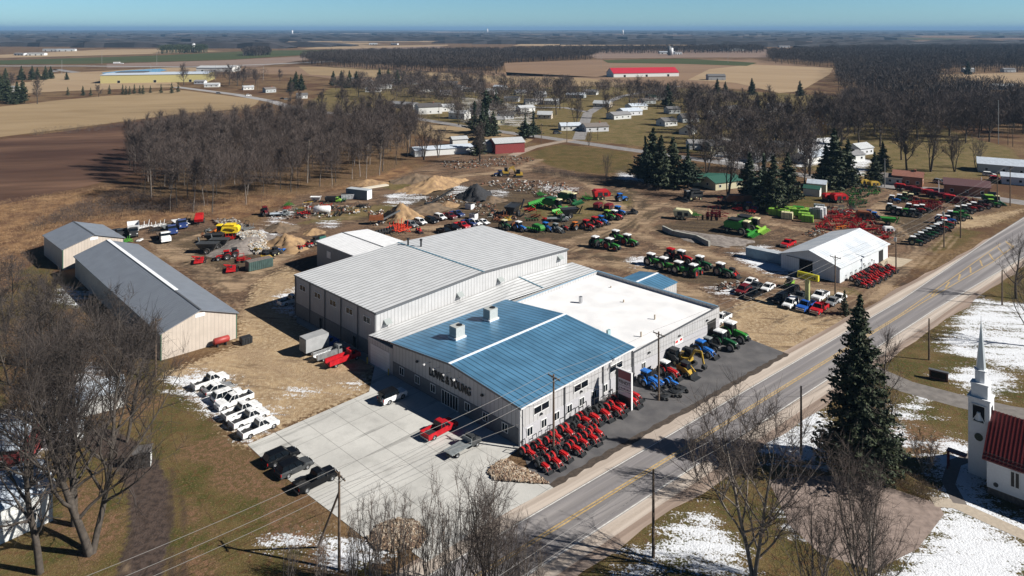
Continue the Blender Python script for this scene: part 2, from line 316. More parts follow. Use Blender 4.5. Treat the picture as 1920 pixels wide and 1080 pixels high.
# ---------------- fields, water ----------------
def field_mat(name,c1,c2,s,ang,st=(1,1,1),c3=None):
    a=D.materials.new(name); a.use_nodes=True; tt=a.node_tree; p=tt.nodes['Principled BSDF']; p.inputs['Roughness'].default_value=.95; p.inputs['Specular IOR Level'].default_value=.05
    g=tt.nodes.new('ShaderNodeNewGeometry'); mp=tt.nodes.new('ShaderNodeMapping'); mp.vector_type='TEXTURE'; mp.inputs['Scale'].default_value=st; mp.inputs['Rotation'].default_value=(0,0,rad(ang))
    tt.links.new(g.outputs['Position'],mp.inputs[0]); prev=rgb(c1)
    for k,(cc,sc) in enumerate(((c2,s),(c3 or c2,s*6))):
        n=tt.nodes.new('ShaderNodeTexNoise'); n.inputs['Scale'].default_value=sc; n.inputs['Detail'].default_value=6; tt.links.new(mp.outputs[0],n.inputs['Vector'])
        r=tt.nodes.new('ShaderNodeMapRange'); r.inputs[1].default_value=.38; r.inputs[2].default_value=.66; tt.links.new(n.outputs[0],r.inputs[0])
        if k: q_=tt.nodes.new('ShaderNodeMath'); q_.operation='MULTIPLY'; q_.inputs[1].default_value=.5; tt.links.new(r.outputs[0],q_.inputs[0]); r=q_
        m_=tt.nodes.new('ShaderNodeMix'); m_.data_type='RGBA'; tt.links.new(r.outputs[0],m_.inputs[0]); m_.inputs[7].default_value=rgb(cc)
        if k==0: m_.inputs[6].default_value=prev
        else: tt.links.new(prev,m_.inputs[6])
        prev=m_.outputs[2]
    tt.links.new(prev,p.inputs['Base Color']); return a
def sheet(name,pts,mat,z,kind='structure',world=False):
    P=pts if world else W_(pts); mb=MB(); mb.quad(*[(x,y,z) for x,y in P]); o=mb.build(name,mat)
    if o.data.polygons[0].normal.z<0: o.data.flip_normals()
    return tag(o,kind=kind)
gold=field_mat('dry_gold_grass',(.30,.22,.13),(.23,.165,.095),.012,10,(3,1,1),(.35,.265,.165))
maroon=field_mat('maroon_marsh',(.075,.042,.032),(.16,.095,.065),.03,12,(5,1,1),(.05,.03,.022))
brown=field_mat('brown_stubble',(.24,.16,.105),(.19,.125,.085),.01,20,(4,1,1),(.27,.19,.13))
tan=field_mat('tan_stubble',(.34,.25,.16),(.28,.20,.125),.012,-25,(8,1,1),(.38,.29,.19))
green=field_mat('winter_wheat',(.05,.07,.03),(.08,.085,.04),.01,5,(4,1,1))
pink=field_mat('bare_soil',(.25,.185,.15),(.20,.145,.12),.008,0,(6,1,1))
FLD=[(gold,[(-150,205),(0,200),(120,187),(333,168),(487,187),(480,196),(467,203),(333,214),(200,232),(0,257),(-150,275)],.05),
 (maroon,[(-150,282),(0,262),(200,236),(330,222),(400,235),(330,290),(240,330),(150,352),(0,385),(-150,410)],.04),
 (tan,[(-150,112),(0,109),(300,101),(420,96),(300,92),(195,93),(0,103),(-150,106)],.3),
 (green,[(-150,124),(20,121),(150,120),(300,116),(430,112),(620,100),(820,96),(700,93),(480,95),(300,104),(20,113),(-150,116)],.25),
 (pink,[(200,120),(430,113),(560,106),(590,110),(480,126),(380,124),(200,128)],.25),
 (tan,[(60,141),(180,134),(320,127),(420,127),(330,140),(210,143),(180,152),(60,152)],.25),
 (tan,[(-60,160),(90,152),(230,150),(330,155),(340,163),(200,168),(100,172),(-60,182)],.12),
 (brown,[(380,128),(560,126),(700,120),(940,135),(1140,146),(1240,160),(900,165),(640,150),(560,140),(420,138)],.15),
 (gold,[(560,125),(640,126),(940,143),(1100,147),(1240,165),(1000,160),(700,146),(580,140)],.2),
 (brown,[(945,118),(1120,112),(1420,112),(1560,128),(1565,134),(1510,160),(1400,168),(1240,160),(1140,146),(950,142)],.15),
 (green,[(1130,113),(1280,110),(1420,118),(1400,124),(1280,120),(1140,118)],.32),
 (tan,[(1290,150),(1330,130),(1410,121),(1562,128),(1555,140),(1500,172),(1460,175),(1380,156)],.3),
 (pink,[(1080,97),(1250,94),(1440,93),(1440,108),(1300,108),(1120,110)],.25),
 (pink,[(620,91),(820,86),(850,90),(640,95)],.3),(tan,[(560,92),(600,88),(840,84),(840,86),(640,92)],.35),
 (tan,[(1760,140),(1930,136),(1980,160),(1830,168),(1770,156)],.15),
 (gold,[(770,228),(890,242),(1000,262),(960,280),(900,272),(820,262),(770,246)],.04)]
for i,(m_,pl,z) in enumerate(FLD): sheet('field',pl,m_,z)
water=M('pond_water',(.03,.10,.20),.12,spec=.6)
sheet('pond',[(190,137),(230,133),(300,129),(314,132),(290,137),(240,141),(200,141)],water,.4)
rs=np.random.RandomState(11)
for i in range(70):             # far patchwork out to the horizon
    Y=math.exp(rs.uniform(math.log(2300),math.log(20000))); X=rs.uniform(-.8,.8)*Y; w=Y*rs.uniform(.03,.16); h=Y*rs.uniform(.05,.16); k=rs.uniform(-.5,.5)
    P=[(X-w,Y-h/2),(X+w,Y-h/2+k*w*.4),(X+w+k*h,Y+h/2+k*w*.4),(X-w+k*h,Y+h/2)]
    sheet('field',P,[tan,brown,pink,tan,green][i%5],.6+.02*i,world=True)
# ---------------- road, aprons, lots ----------------
RA=rad(40.5); rc,rn=math.cos(RA),math.sin(RA)
def R(s,t): return (s*rc-t*rn,s*rn+t*rc)
asph=D.materials.new('road_asphalt')
def lane_mat(a,cb,cs,cw,lanes):     # asphalt with tyre-polished bands along the road
    a.use_nodes=True; tt=a.node_tree; p=tt.nodes['Principled BSDF']; p.inputs['Roughness'].default_value=.8
    g=tt.nodes.new('ShaderNodeNewGeometry'); mp=tt.nodes.new('ShaderNodeMapping'); mp.vector_type='TEXTURE'; mp.inputs['Rotation'].default_value=(0,0,RA); mp.inputs['Scale'].default_value=(1,1,1)
    tt.links.new(g.outputs['Position'],mp.inputs[0])
    def N(scale,sx,lo,hi):
        m2=tt.nodes.new('ShaderNodeMapping'); m2.inputs['Scale'].default_value=(sx,1,1); tt.links.new(mp.outputs[0],m2.inputs[0])
        n=tt.nodes.new('ShaderNodeTexNoise'); n.inputs['Scale'].default_value=scale; n.inputs['Detail'].default_value=7; tt.links.new(m2.outputs[0],n.inputs['Vector'])
        r=tt.nodes.new('ShaderNodeMapRange'); r.inputs[1].default_value=lo; r.inputs[2].default_value=hi; tt.links.new(n.outputs[0],r.inputs[0]); return r.outputs[0]
    def X(f,A,B):
        m_=tt.nodes.new('ShaderNodeMix'); m_.data_type='RGBA'; tt.links.new(f,m_.inputs[0])
        for i_,c_ in ((6,A),(7,B)):
            if hasattr(c_,'links'): tt.links.new(c_,m_.inputs[i_])
            else: m_.inputs[i_].default_value=rgb(c_)
        return m_.outputs[2]
    c_=X(N(.35,.06,.35,.65),cb,cs)
    c_=X(N(3,1,.4,.8),c_,tuple(x*.8 for x in cb))
    c_=X(N(.9,.03,.45,.6),c_,cw)
    if lanes:
        w=tt.nodes.new('ShaderNodeTexWave'); w.bands_direction='Y'; w.inputs['Scale'].default_value=.31/2/1.0*.98; w.inputs['Distortion'].default_value=.6; w.inputs['Detail'].default_value=2; w.inputs['Detail Scale'].default_value=.3
        w.inputs['Phase Offset'].default_value=lanes
        tt.links.new(mp.outputs[0],w.inputs['Vector'])
        r=tt.nodes.new('ShaderNodeMapRange'); r.inputs[1].default_value=.2; r.inputs[2].default_value=.9; r.inputs[4].default_value=.6; tt.links.new(w.outputs[1],r.inputs[0]); c_=X(r.outputs[0],c_,tuple(x*.62 for x in cb))
    tt.links.new(c_,p.inputs['Base Color']); return a
lane_mat(asph,(.25,.235,.24),(.18,.17,.178),(.31,.29,.285),1.3)
shm=lane_mat(D.materials.new('shoulder_chipseal'),(.46,.39,.33),(.37,.31,.265),(.52,.45,.39),0)
shr=lane_mat(D.materials.new('gravel_shoulder'),(.30,.225,.18),(.20,.15,.12),(.36,.28,.23),0)
def strip(name,s0,s1,t0,t1,mat,z,n=1,wob=0,seed=0):
    mb=MB(); r_=random.Random(seed); st=[s0+(s1-s0)*i/n for i in range(n+1)]
    a=[R(s,t0+r_.uniform(-wob,wob)) for s in st]; b=[R(s,t1+r_.uniform(-wob,wob)) for s in st]
    for i in range(n): mb.quad((*a[i],z),(*a[i+1],z),(*b[i+1],z),(*b[i],z))
    return tag(mb.build(name,mat),kind='structure')
strip('road_shoulder',-120,1500,55.9,70.0,shr,.012,300,.5,3)
strip('road_shoulder',-120,1500,57.6,69.1,shm,.020,200,.12,4)
mb=MB(); T1=[(-120,59.6,66.9),(170,59.6,66.9),(240,57.9,69.9),(300,57.0,71.5),(1500,57,72)]
for (s0,a0,b0),(s1,a1,b1) in zip(T1,T1[1:]): mb.quad((*R(s0,a0),.028),(*R(s1,a1),.028),(*R(s1,b1),.028),(*R(s0,b0),.028))
tag(mb.build('road',asph),kind='structure')
strip('ditch_edge',66,126,68.9,69.9,M('wet_soil',(.06,.045,.035),.9,n=.3,s=2),.048,60,.22,9)
yel=M('road_yellow',(.44,.31,.14),.7,n=.25,s=2); wht=M('road_white',(.62,.61,.58),.7,n=.15,s=2)
mk=MB()
def mline(P,w,z=.034):
    for p,q_ in zip(P,P[1:]):
        a=Vector(R(*p)); b=Vector(R(*q_)); d=(b-a).normalized(); nrm=Vector((-d.y,d.x))*w/2
        mk.quad((*(a-nrm),z),(*(b-nrm),z),(*(b+nrm),z),(*(a+nrm),z))
def rf(x,y):
    X,Y=G(x,y); return (X*rc+Y*rn,-X*rn+Y*rc)
print('gore',[tuple(round(v,1) for v in rf(*p)) for p in [(1710,565),(1837,485),(1897,442),(1800,520),(1892,462),(1895,445)]])
mline([(-120,63.45),(162,63.45),(205,65.0),(236,66.2)],.22); mline([(-120,63.05),(172,63.05),(215,62.3),(236,63.0),(240,66.2)],.22)
for k in range(8):
    s=178+k*8; mline([(s,63.3-.012*(s-178)),(s+5,63.5+.035*(s-170))],.35)
tag(mk.build('road_centre_line',yel),kind='structure'); mk=MB()
mline([(-120,66.72),(170,66.72),(240,69.6),(300,71),(1500,71)],.16); mline([(-120,59.78),(170,59.78),(240,58.1),(300,57.2),(1500,57.2)],.16)
tag(mk.build('road_edge_line',wht),kind='structure')
def oroad(pts,w,mat,z,name='road'):
    P=[Vector(p) for p in W_(pts)]; mb=MB()
    L_=[];R_=[]
    for i,p in enumerate(P):
        d=(P[min(i+1,len(P)-1)]-P[max(i-1,0)]).normalized(); n_=Vector((-d.y,d.x))*w/2; L_.append(p+n_); R_.append(p-n_)
    for i in range(len(P)-1): mb.quad((*R_[i],z),(*R_[i+1],z),(*L_[i+1],z),(*L_[i],z))
    return tag(mb.build(name,mat),kind='structure')
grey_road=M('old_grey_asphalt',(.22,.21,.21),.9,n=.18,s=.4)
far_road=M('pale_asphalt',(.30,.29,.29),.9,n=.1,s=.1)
drive=M('gravel_drive',(.085,.07,.062),.95,c2=(.045,.037,.034),s=1.4,bump=.4)
lane_g=M('gravel_lane',(.30,.24,.19),.95,n=.2,s=.5)
oroad([(700,212),(773,221),(887,240),(1017,257),(1183,281),(1400,312),(1610,345),(1760,356),(1850,370),(2000,392)],8,grey_road,.016)
oroad([(1085,262),(1102,213),(1135,193),(1167,180),(1260,163),(1330,158)],7,grey_road,.05)
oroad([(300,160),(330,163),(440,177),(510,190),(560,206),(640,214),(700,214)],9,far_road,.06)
oroad([(100,135),(103,130),(150,137),(200,147),(300,160)],14,grey_road,.1)
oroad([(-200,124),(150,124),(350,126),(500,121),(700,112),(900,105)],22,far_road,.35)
oroad([(960,292),(1000,276),(1045,267),(1075,262)],5,lane_g,.024)
oroad([(900,205),(960,200),(1060,202),(1100,210)],6,grey_road,.05)
oroad([(1300,196),(1480,215),(1560,235)],6,grey_road,.05)
chd=M('church_drive',(.17,.155,.145),.9,n=.2,s=.8)
oroad([(1620,690),(1700,725),(1800,752),(1900,775),(2050,800)],5,chd,.016,'driveway')
walk=M('concrete_walk',(.42,.36,.29),.9,n=.1,s=2)
oroad([(1748,940),(1790,945),(1850,972),(1930,1008),(2050,1060)],2.1,walk,.022,'footpath')
oroad([(1800,945),(1778,905),(1790,868),(1825,856)],1.6,M('dark_walk',(.16,.14,.13),.9,n=.1,s=2),.024,'footpath')
pinkg=M('pink_gravel',(.30,.235,.205),.95,c2=(.20,.155,.135),s=1.2,bump=.3)
sheet('parking_lot',[(1480,985),(1470,960),(1440,900),(1520,892),(1590,893),(1640,905),(1700,925),(1760,945),(1770,965),(1720,1030),(1640,1070),(1540,1040)],pinkg,.016)
def conc(name,c,j):             # poured concrete with saw-cut joints
    a=D.materials.new(name); a.use_nodes=True; tt=a.node_tree; p=tt.nodes['Principled BSDF']; p.inputs['Roughness'].default_value=.85
    g=tt.nodes.new('ShaderNodeNewGeometry'); mp=tt.nodes.new('ShaderNodeMapping'); mp.vector_type='TEXTURE'; mp.inputs['Rotation'].default_value=(0,0,AANG); mp.inputs['Location'].default_value=(P0[0],P0[1],0); tt.links.new(g.outputs['Position'],mp.inputs[0])
    br=tt.nodes.new('ShaderNodeTexBrick'); br.offset=0; br.inputs['Scale'].default_value=1; br.inputs['Brick Width'].default_value=j; br.inputs['Row Height'].default_value=j; br.inputs['Mortar Size'].default_value=.045
    br.inputs['Color1'].default_value=rgb(c); br.inputs['Color2'].default_value=rgb(tuple(x*.93 for x in c)); br.inputs['Mortar'].default_value=rgb(tuple(x*.5 for x in c)); tt.links.new(mp.outputs[0],br.inputs[0])
    prev=br.outputs[0]
    for sc,k,lo,hi,sx in ((.12,.80,.42,.7,1),(.5,.86,.5,.7,1),(.5,.62,.60,.68,.10),(2.5,.93,.4,.8,1)):
        m2=tt.nodes.new('ShaderNodeMapping'); m2.inputs['Scale'].default_value=(sx,1,1); tt.links.new(mp.outputs[0],m2.inputs[0])
        n=tt.nodes.new('ShaderNodeTexNoise'); n.inputs['Scale'].default_value=sc; n.inputs['Detail'].default_value=8; tt.links.new(m2.outputs[0],n.inputs['Vector'])
        r=tt.nodes.new('ShaderNodeMapRange'); r.inputs[1].default_value=lo; r.inputs[2].default_value=hi; r.inputs[3].default_value=1; r.inputs[4].default_value=k; tt.links.new(n.outputs[0],r.inputs[0])
        m_=tt.nodes.new('ShaderNodeVectorMath'); m_.operation='SCALE'; tt.links.new(prev,m_.inputs[0]); tt.links.new(r.outputs[0],m_.inputs['Scale']); prev=m_.outputs[0]
    tt.links.new(prev,p.inputs['Base Color']); return a
sheet('concrete_lot',[(464,834),(692,735),(706,672),(737,690),(976,838),(948,862),(922,880),(914,890),(930,902),(1000,907),(1046,910),(960,956),(880,1003),(800,1055),(772,1035),(795,992),(775,972),(740,975),(712,1003),(680,1007),(650,983),(600,945),(545,903),(500,868)],conc('poured_concrete',(.56,.555,.53),4.6),.040)
apr=M('fresh_asphalt',(.075,.073,.078),.85,c2=(.125,.12,.122),s=.35)
sheet('asphalt_apron',[(976,838),(1190,714),(1349,621),(1400,634),(1478,664),(1215,812),(1052,905),(1030,908),(1000,905)],apr,.044)
sheet('concrete_pad',[(1650,492),(1668,481),(1712,487),(1690,500),(1663,505)],M('tan_pad',(.42,.35,.26),.9,n=.1,s=1),.03)
sheet('concrete_pad',[(556,605),(705,690),(706,672),(556,593)],conc('shop_concrete',(.36,.35,.33),5),.03)
# ---------------- buildings ----------------
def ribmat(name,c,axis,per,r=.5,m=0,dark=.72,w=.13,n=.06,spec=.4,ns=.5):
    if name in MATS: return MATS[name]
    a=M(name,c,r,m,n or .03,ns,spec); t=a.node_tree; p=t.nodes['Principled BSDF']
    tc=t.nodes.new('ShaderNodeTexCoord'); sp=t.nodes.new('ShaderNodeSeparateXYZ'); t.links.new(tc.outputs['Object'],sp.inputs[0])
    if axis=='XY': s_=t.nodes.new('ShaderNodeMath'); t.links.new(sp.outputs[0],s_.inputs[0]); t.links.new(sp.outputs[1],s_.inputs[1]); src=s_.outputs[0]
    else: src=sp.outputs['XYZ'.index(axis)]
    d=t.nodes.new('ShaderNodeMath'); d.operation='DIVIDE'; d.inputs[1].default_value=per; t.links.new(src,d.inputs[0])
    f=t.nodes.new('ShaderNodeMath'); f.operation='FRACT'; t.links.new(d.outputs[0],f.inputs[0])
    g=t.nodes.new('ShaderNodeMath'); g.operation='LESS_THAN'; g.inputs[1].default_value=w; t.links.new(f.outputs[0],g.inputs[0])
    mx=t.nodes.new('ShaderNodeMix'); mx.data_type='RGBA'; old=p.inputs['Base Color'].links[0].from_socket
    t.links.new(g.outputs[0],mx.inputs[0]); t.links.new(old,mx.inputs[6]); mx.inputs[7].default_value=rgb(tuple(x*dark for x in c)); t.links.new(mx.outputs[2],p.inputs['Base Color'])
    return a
def multi(name,lst,parent):     # one mesh from several builders, each with its own material
    V=[];Fs=[];mi=[]
    for k,(mb,_) in enumerate(lst):
        b=len(V); V+=mb.v; Fs+=[tuple(i+b for i in f) for f in mb.f]; mi+=[k]*len(mb.f)
    me=D.meshes.new(name); me.from_pydata(V,[],Fs)
    for _,m_ in lst: me.materials.append(m_)
    me.polygons.foreach_set('material_index',mi); me.update(); return link(name,me,None,parent)
frame_white=M('window_frame_white',(.72,.73,.73),.5,n=.03); snowm=M('snow',(.80,.83,.88),.8,n=.05,s=2)
def win(parent,face,k,c0,c1,z0,z1,panes=2,fm=None,gm_=None,name='window',out=-1,fr=.09):
    # face 'u': wall plane x=k ; face 'v': wall plane y=k ; out = outward sign
    fm=fm or frame_white; gm_=gm_ or glass; a=MB(); b=MB()
    def bx(m,p0,p1,q0,q1,d0,d1):
        lo,hi=sorted((k+out*d0,k+out*d1))
        if face=='u': m.box(lo,hi,p0,p1,q0,q1)
        else: m.box(p0,p1,lo,hi,q0,q1)
    bx(a,c0,c1,z0,z0+fr,-.05,.08); bx(a,c0,c1,z1-fr,z1,-.05,.08)
    for i in range(panes+1):
        x=c0+(c1-c0-fr)*i/panes; bx(a,x,x+fr,z0+fr,z1-fr,-.05,.075)
    bx(b,c0+.02,c1-.02,z0+.02,z1-.02,-.04,.035)
    return multi(name,[(a,fm),(b,gm_)],parent)
def gable(parent,x0,x1,y0,y1,ze,zr,ridge='x',wallm=None,roofm=None,oh=.35,trim=None,th=.16,zb=0.0,wname='wall',rname='roof',ribs=0,rib_h=.07,yr=None,ze2=None):
    # gabled block; ridge along local x or y
    wl=MB(); ze2=ze if ze2 is None else ze2
    if ridge=='x':
        ym=(y0+y1)/2 if yr is None else yr
        P=[(x0,y0),(x1,y0),(x1,y1),(x0,y1)]; E=[(x0,y0,ze),(x1,y0,ze),(x1,y1,ze2),(x0,y1,ze2)]
        wl.poly([(x,y,zb) for x,y in P]+E+[(x0,ym,zr),(x1,ym,zr)],[(0,1,5,4),(1,2,6,9,5),(2,3,7,6),(3,0,4,8,7)])
        s0=(zr-ze)/(ym-y0); s1=(zr-ze2)/(y1-ym)
        a=[(x0-oh,y0-oh,ze-s0*oh),(x1+oh,y0-oh,ze-s0*oh),(x1+oh,ym,zr),(x0-oh,ym,zr)]; b=[(x0-oh,ym,zr),(x1+oh,ym,zr),(x1+oh,y1+oh,ze2-s1*oh),(x0-oh,y1+oh,ze2-s1*oh)]
    else:
        xm=(x0+x1)/2 if yr is None else yr
        P=[(x0,y0),(x1,y0),(x1,y1),(x0,y1)]; E=[(x0,y0,ze),(x1,y0,ze2),(x1,y1,ze2),(x0,y1,ze)]
        wl.poly([(x,y,zb) for x,y in P]+E+[(xm,y0,zr),(xm,y1,zr)],[(0,1,5,8,4),(1,2,6,5),(2,3,7,9,6),(3,0,4,7)])
        s0=(zr-ze)/(xm-x0); s1=(zr-ze2)/(x1-xm)
        a=[(x0-oh,y0-oh,ze-s0*oh),(xm,y0-oh,zr),(xm,y1+oh,zr),(x0-oh,y1+oh,ze-s0*oh)]; b=[(xm,y0-oh,zr),(x1+oh,y0-oh,ze2-s1*oh),(x1+oh,y1+oh,ze2-s1*oh),(xm,y1+oh,zr)]
    w=wl.build(wname,wallm,parent)
    rf_=MB()
    for qd in (a,b):
        lo=[(x,y,z+.004) for x,y,z in qd]; hi=[(x,y,z+th) for x,y,z in qd]
        rf_.poly(lo+hi,[(3,2,1,0),(4,5,6,7),(0,1,5,4),(1,2,6,5),(2,3,7,6),(3,0,4,7)])
        if ribs:
            A,B,C_,D_=[Vector(p) for p in hi]
            if ridge=='x': e0,e1,f0,f1=A,B,D_,C_
            else: e0,e1,f0,f1=A,D_,B,C_
            n=int((e1-e0).length/ribs)
            for i in range(1,n):
                t_=i/n; p=e0.lerp(e1,t_); q_=f0.lerp(f1,t_); rf_.bar(p+Vector((0,0,rib_h*.4)),q_+Vector((0,0,rib_h*.4)),.09,rib_h)
    r=rf_.build(rname,roofm,parent if parent else w)
    return w,r
def textmesh(s,size,depth=.05,font=None):
    c=D.curves.new('t','FONT'); c.body=s; c.size=size; c.extrude=depth; c.align_x='CENTER'; c.offset=size*.02
    o=D.objects.new('t',c); COL.objects.link(o); dg=bpy.context.evaluated_depsgraph_get(); me=D.meshes.new_from_object(o.evaluated_get(dg)); D.objects.remove(o); return me
def vfx(x): r=(x-960)/F; return (P0[0]-r*P0[1])/(.7117+.7025*r)
def ufx(x,v=0): r=(x-960)/F; px=P0[0]-.7117*v; py=P0[1]+.7025*v; return (r*py-px)/(.7027-.7115*r)
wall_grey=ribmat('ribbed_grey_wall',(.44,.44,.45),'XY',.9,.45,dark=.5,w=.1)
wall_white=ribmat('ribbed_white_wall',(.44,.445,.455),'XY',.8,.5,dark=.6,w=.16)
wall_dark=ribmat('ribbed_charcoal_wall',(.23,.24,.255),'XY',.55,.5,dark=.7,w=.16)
wains=M('wainscot_pale_grey',(.43,.43,.46),.7,n=.05,s=2); wains_shade=M('wainscot_shaded',(.115,.125,.14),.7,n=.1,s=2)  # darker wainscot copy puts the shade of the left-facing fronts into colour
roof_blue=ribmat('roof_blue_steel',(.115,.285,.46),'X',1.05,.38,.35,dark=.4,w=.18,n=.16,ns=.25); roof_white=ribmat('roof_white_steel',(.66,.675,.69),'Y',1.15,.42,.1,dark=.45,w=.24,ns=.5)  # stripe colour stands in for seam shade, blue mottle for streaky reflection
trim_d=M('trim_charcoal',(.10,.105,.115),.5); trim_w=M('trim_white',(.74,.74,.75),.5)
DB=thing('dealership_building',P0,AANG,'large joined complex of grey ribbed metal halls with blue, white and flat roofs','building')
# front hall with the lettering
fw,fr_=gable(DB,0,27.6,0,30.7,5.6,6.95,'x',wall_grey,roof_blue,oh=.3,wname='front_hall')
fr_.parent=fw
def sp(mb,name,mat): return mb.build(name,mat,fw)
m=MB(); m.box(-.06,27.6,-.06,0,0,2.5); sp(m,'wainscot',wains)
m=MB(); m.box(-.06,0,0,30.7,0,2.5); sp(m,'wainscot',wains_shade)
m=MB(); m.bar((-.36,15.35,7.14),(28,15.35,7.14),.48,.06); m2=MB(); m.build('snow_line',snowm,fw)
m=MB()
m.bar((-.33,-.3,5.63),(-.33,15.35,7.0),.08,.30); m.bar((-.33,15.35,7.0),(-.33,31,5.63),.08,.30); sp(m,'eave_trim',trim_d)
m=MB(); m.box(-.3,27.9,-.42,-.28,5.52,5.72); sp(m,'gutter',trim_w)
for u in (.25,9.6,19.2,27.3): m=MB(); m.box(u-.07,u+.07,-.2,-.06,0,5.5); sp(m,'downspout',trim_d)
m=MB(); m.box(-.1,.16,-.09,.25,0,5.5); sp(m,'corner_trim',trim_w)
for x in (754,783,812.5,877,911,947.5):
    v=vfx(x); win(fw,'u',-.06,v-.62,v+.62,.95,2.3)
for x in (992.5,1019,1043,1067,1090,1113,1134,1177):
    u=ufx(x); win(fw,'v',-.06,u-.62,u+.62,.9,2.2)
for x0,x1 in ((1000,1029.5),(1075.5,1102.5),(1143,1167)):
    win(fw,'v',0,ufx(x0),ufx(x1),3.45,4.6,2)
v1,v0=vfx(829),vfx(860); win(fw,'u',-.06,v0,v1,.05,2.35,6,name='entrance_door')
letters=M('black_letters',(.01,.01,.012),.4)
me=textmesh('LOWE & YOUNG',1.75,.06); me.transform(Matrix(((0,0,-1,0),(-1,0,0,0),(0,1,0,0),(0,0,0,1)))); me.flip_normals() if False else None
va,vb=vfx(806),vfx(883)
xs=[v.co.y for v in me.vertices]; k=(va-vb)/(max(xs)-min(xs))
for v in me.vertices: v.co.y*=k
lt=link('lettering',me,letters,fw); lt.location=(-.14,(va+vb)/2,3.55)
lmp=M('lamp_white',(.7,.7,.7),.4)
for x,y in ((807,683),(825,690),(844,698),(863,710)):
    v=vfx(x); m=MB(); m.bar((0,v,5.55),(-1.3,v,5.75),.07); m.box(-1.5,-1.2,v-.15,v+.15,5.55,5.72); m.build('sign_lamp',lmp,fw)
for x,f_ in ((783,'u'),(905,'u')):
    v=vfx(x); m=MB(); m.box(-.35,0,v-.2,v+.2,4.55,4.8); m.build('wall_lamp',dark_metal,fw)
for x in (1014,1089,1155):
    u=ufx(x); m=MB(); m.box(u-.15,u+.15,-.3,0,3.1,3.3); m.build('wall_lamp',dark_metal,fw)
# service hall (tall, white roof)
sw,sr=gable(DB,1.75,55.3,38.2,67.2,8.27,9.4,'y',wall_white,roof_white,oh=.3,wname='service_hall',yr=28.3); sr.parent=sw
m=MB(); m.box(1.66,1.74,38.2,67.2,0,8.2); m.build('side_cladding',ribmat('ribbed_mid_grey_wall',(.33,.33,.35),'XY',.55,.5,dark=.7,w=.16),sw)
m=MB(); m.box(1.58,1.655,38.2,67.2,0,2.6); m.build('wainscot',wains_shade,sw)
for v in (38.3,43.9,49.7,55.5,61.3,67.1): m=MB(); m.box(1.45,1.575,v-.09,v+.09,0,8.15); m.build('downspout',trim_d,sw)
for v in (41,46.8,52.6,58.4,64.2): win(sw,'u',1.66,v-1.15,v+1.15,5.7,6.9)
for v in (45,57): win(sw,'u',1.57,v-.5,v+.5,.05,2.2,1,fm=trim_d,name='door')
m=MB(); m.bar((1.4,37.87,8.32),(28.3,37.87,9.48),.1,.34); m.bar((28.3,37.87,9.48),(55.6,37.87,8.32),.1,.34); m.box(1.36,1.44,38,67.4,8.12,8.36); m.build('eave_trim',trim_d,sw)
m=MB(); m.bar((28.3,37.8,9.6),(28.3,67.5,9.6),.4,.06); m.build('ridge_cap',M('ridge_teal',(.10,.22,.30),.5),sw)
hood=M('hood_grey',(.30,.33,.33),.5)
for x in (725,861,937,1049):
    u=ufx(x,38.2); z=7.3 if u>3 else 6.6; m=MB(); z=6.5+.02*u; m.poly([(u-.7,38.2,z),(u+.7,38.2,z),(u-.7,37.2,z-.7),(u+.7,37.2,z-.7),(u-.7,38.2,z-1),(u+.7,38.2,z-1)],[(0,1,3,2),(0,2,4),(1,5,3),(2,3,5,4)]); m.build('vent_hood',hood,sw)
for u,v in ((28.6,64.0),(30.2,61.2)):
    m=MB(); m.cyl((u,v,9.3),(u,v,10.9),.22); m.cyl((u,v,10.9),(u,v,11.2),.34); m.build('roof_pipe',dark_metal,sw)
# low link roof between the halls
m=MB(); zA=[(0,5.66,4.8),(27.0,5.5,5.35),(39.0,5.15,5.8),(57,4.75,4.95)]; rf2=MB()
for (u0,a0,b0),(u1,a1,b1) in zip(zA,zA[1:]):
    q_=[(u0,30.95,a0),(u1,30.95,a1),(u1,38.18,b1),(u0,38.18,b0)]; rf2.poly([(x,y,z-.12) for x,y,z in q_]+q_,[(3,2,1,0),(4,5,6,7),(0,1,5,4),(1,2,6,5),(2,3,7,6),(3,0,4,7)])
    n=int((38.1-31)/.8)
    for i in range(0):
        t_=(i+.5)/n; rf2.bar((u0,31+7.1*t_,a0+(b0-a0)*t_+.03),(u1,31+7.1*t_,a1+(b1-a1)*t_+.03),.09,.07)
m.box(0.02,57,30.8,38.15,0,4.6); lk_=m.build('link_wing',wall_white,DB); rf2.build('roof',roof_white,lk_)
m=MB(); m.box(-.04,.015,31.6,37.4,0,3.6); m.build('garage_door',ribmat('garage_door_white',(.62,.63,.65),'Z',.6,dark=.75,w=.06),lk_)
m=MB(); m.bar((39,31,5.22),(39,38.1,5.87),.3,.08); m.build('gutter',M('ridge_teal'),lk_)
for v in (31.3,37.7):
    m=MB(); m.cyl((-.5,v,0),(-.5,v,1.1),.11); m.build('bollard',M('safety_yellow',(.55,.42,.05),.5),lk_)
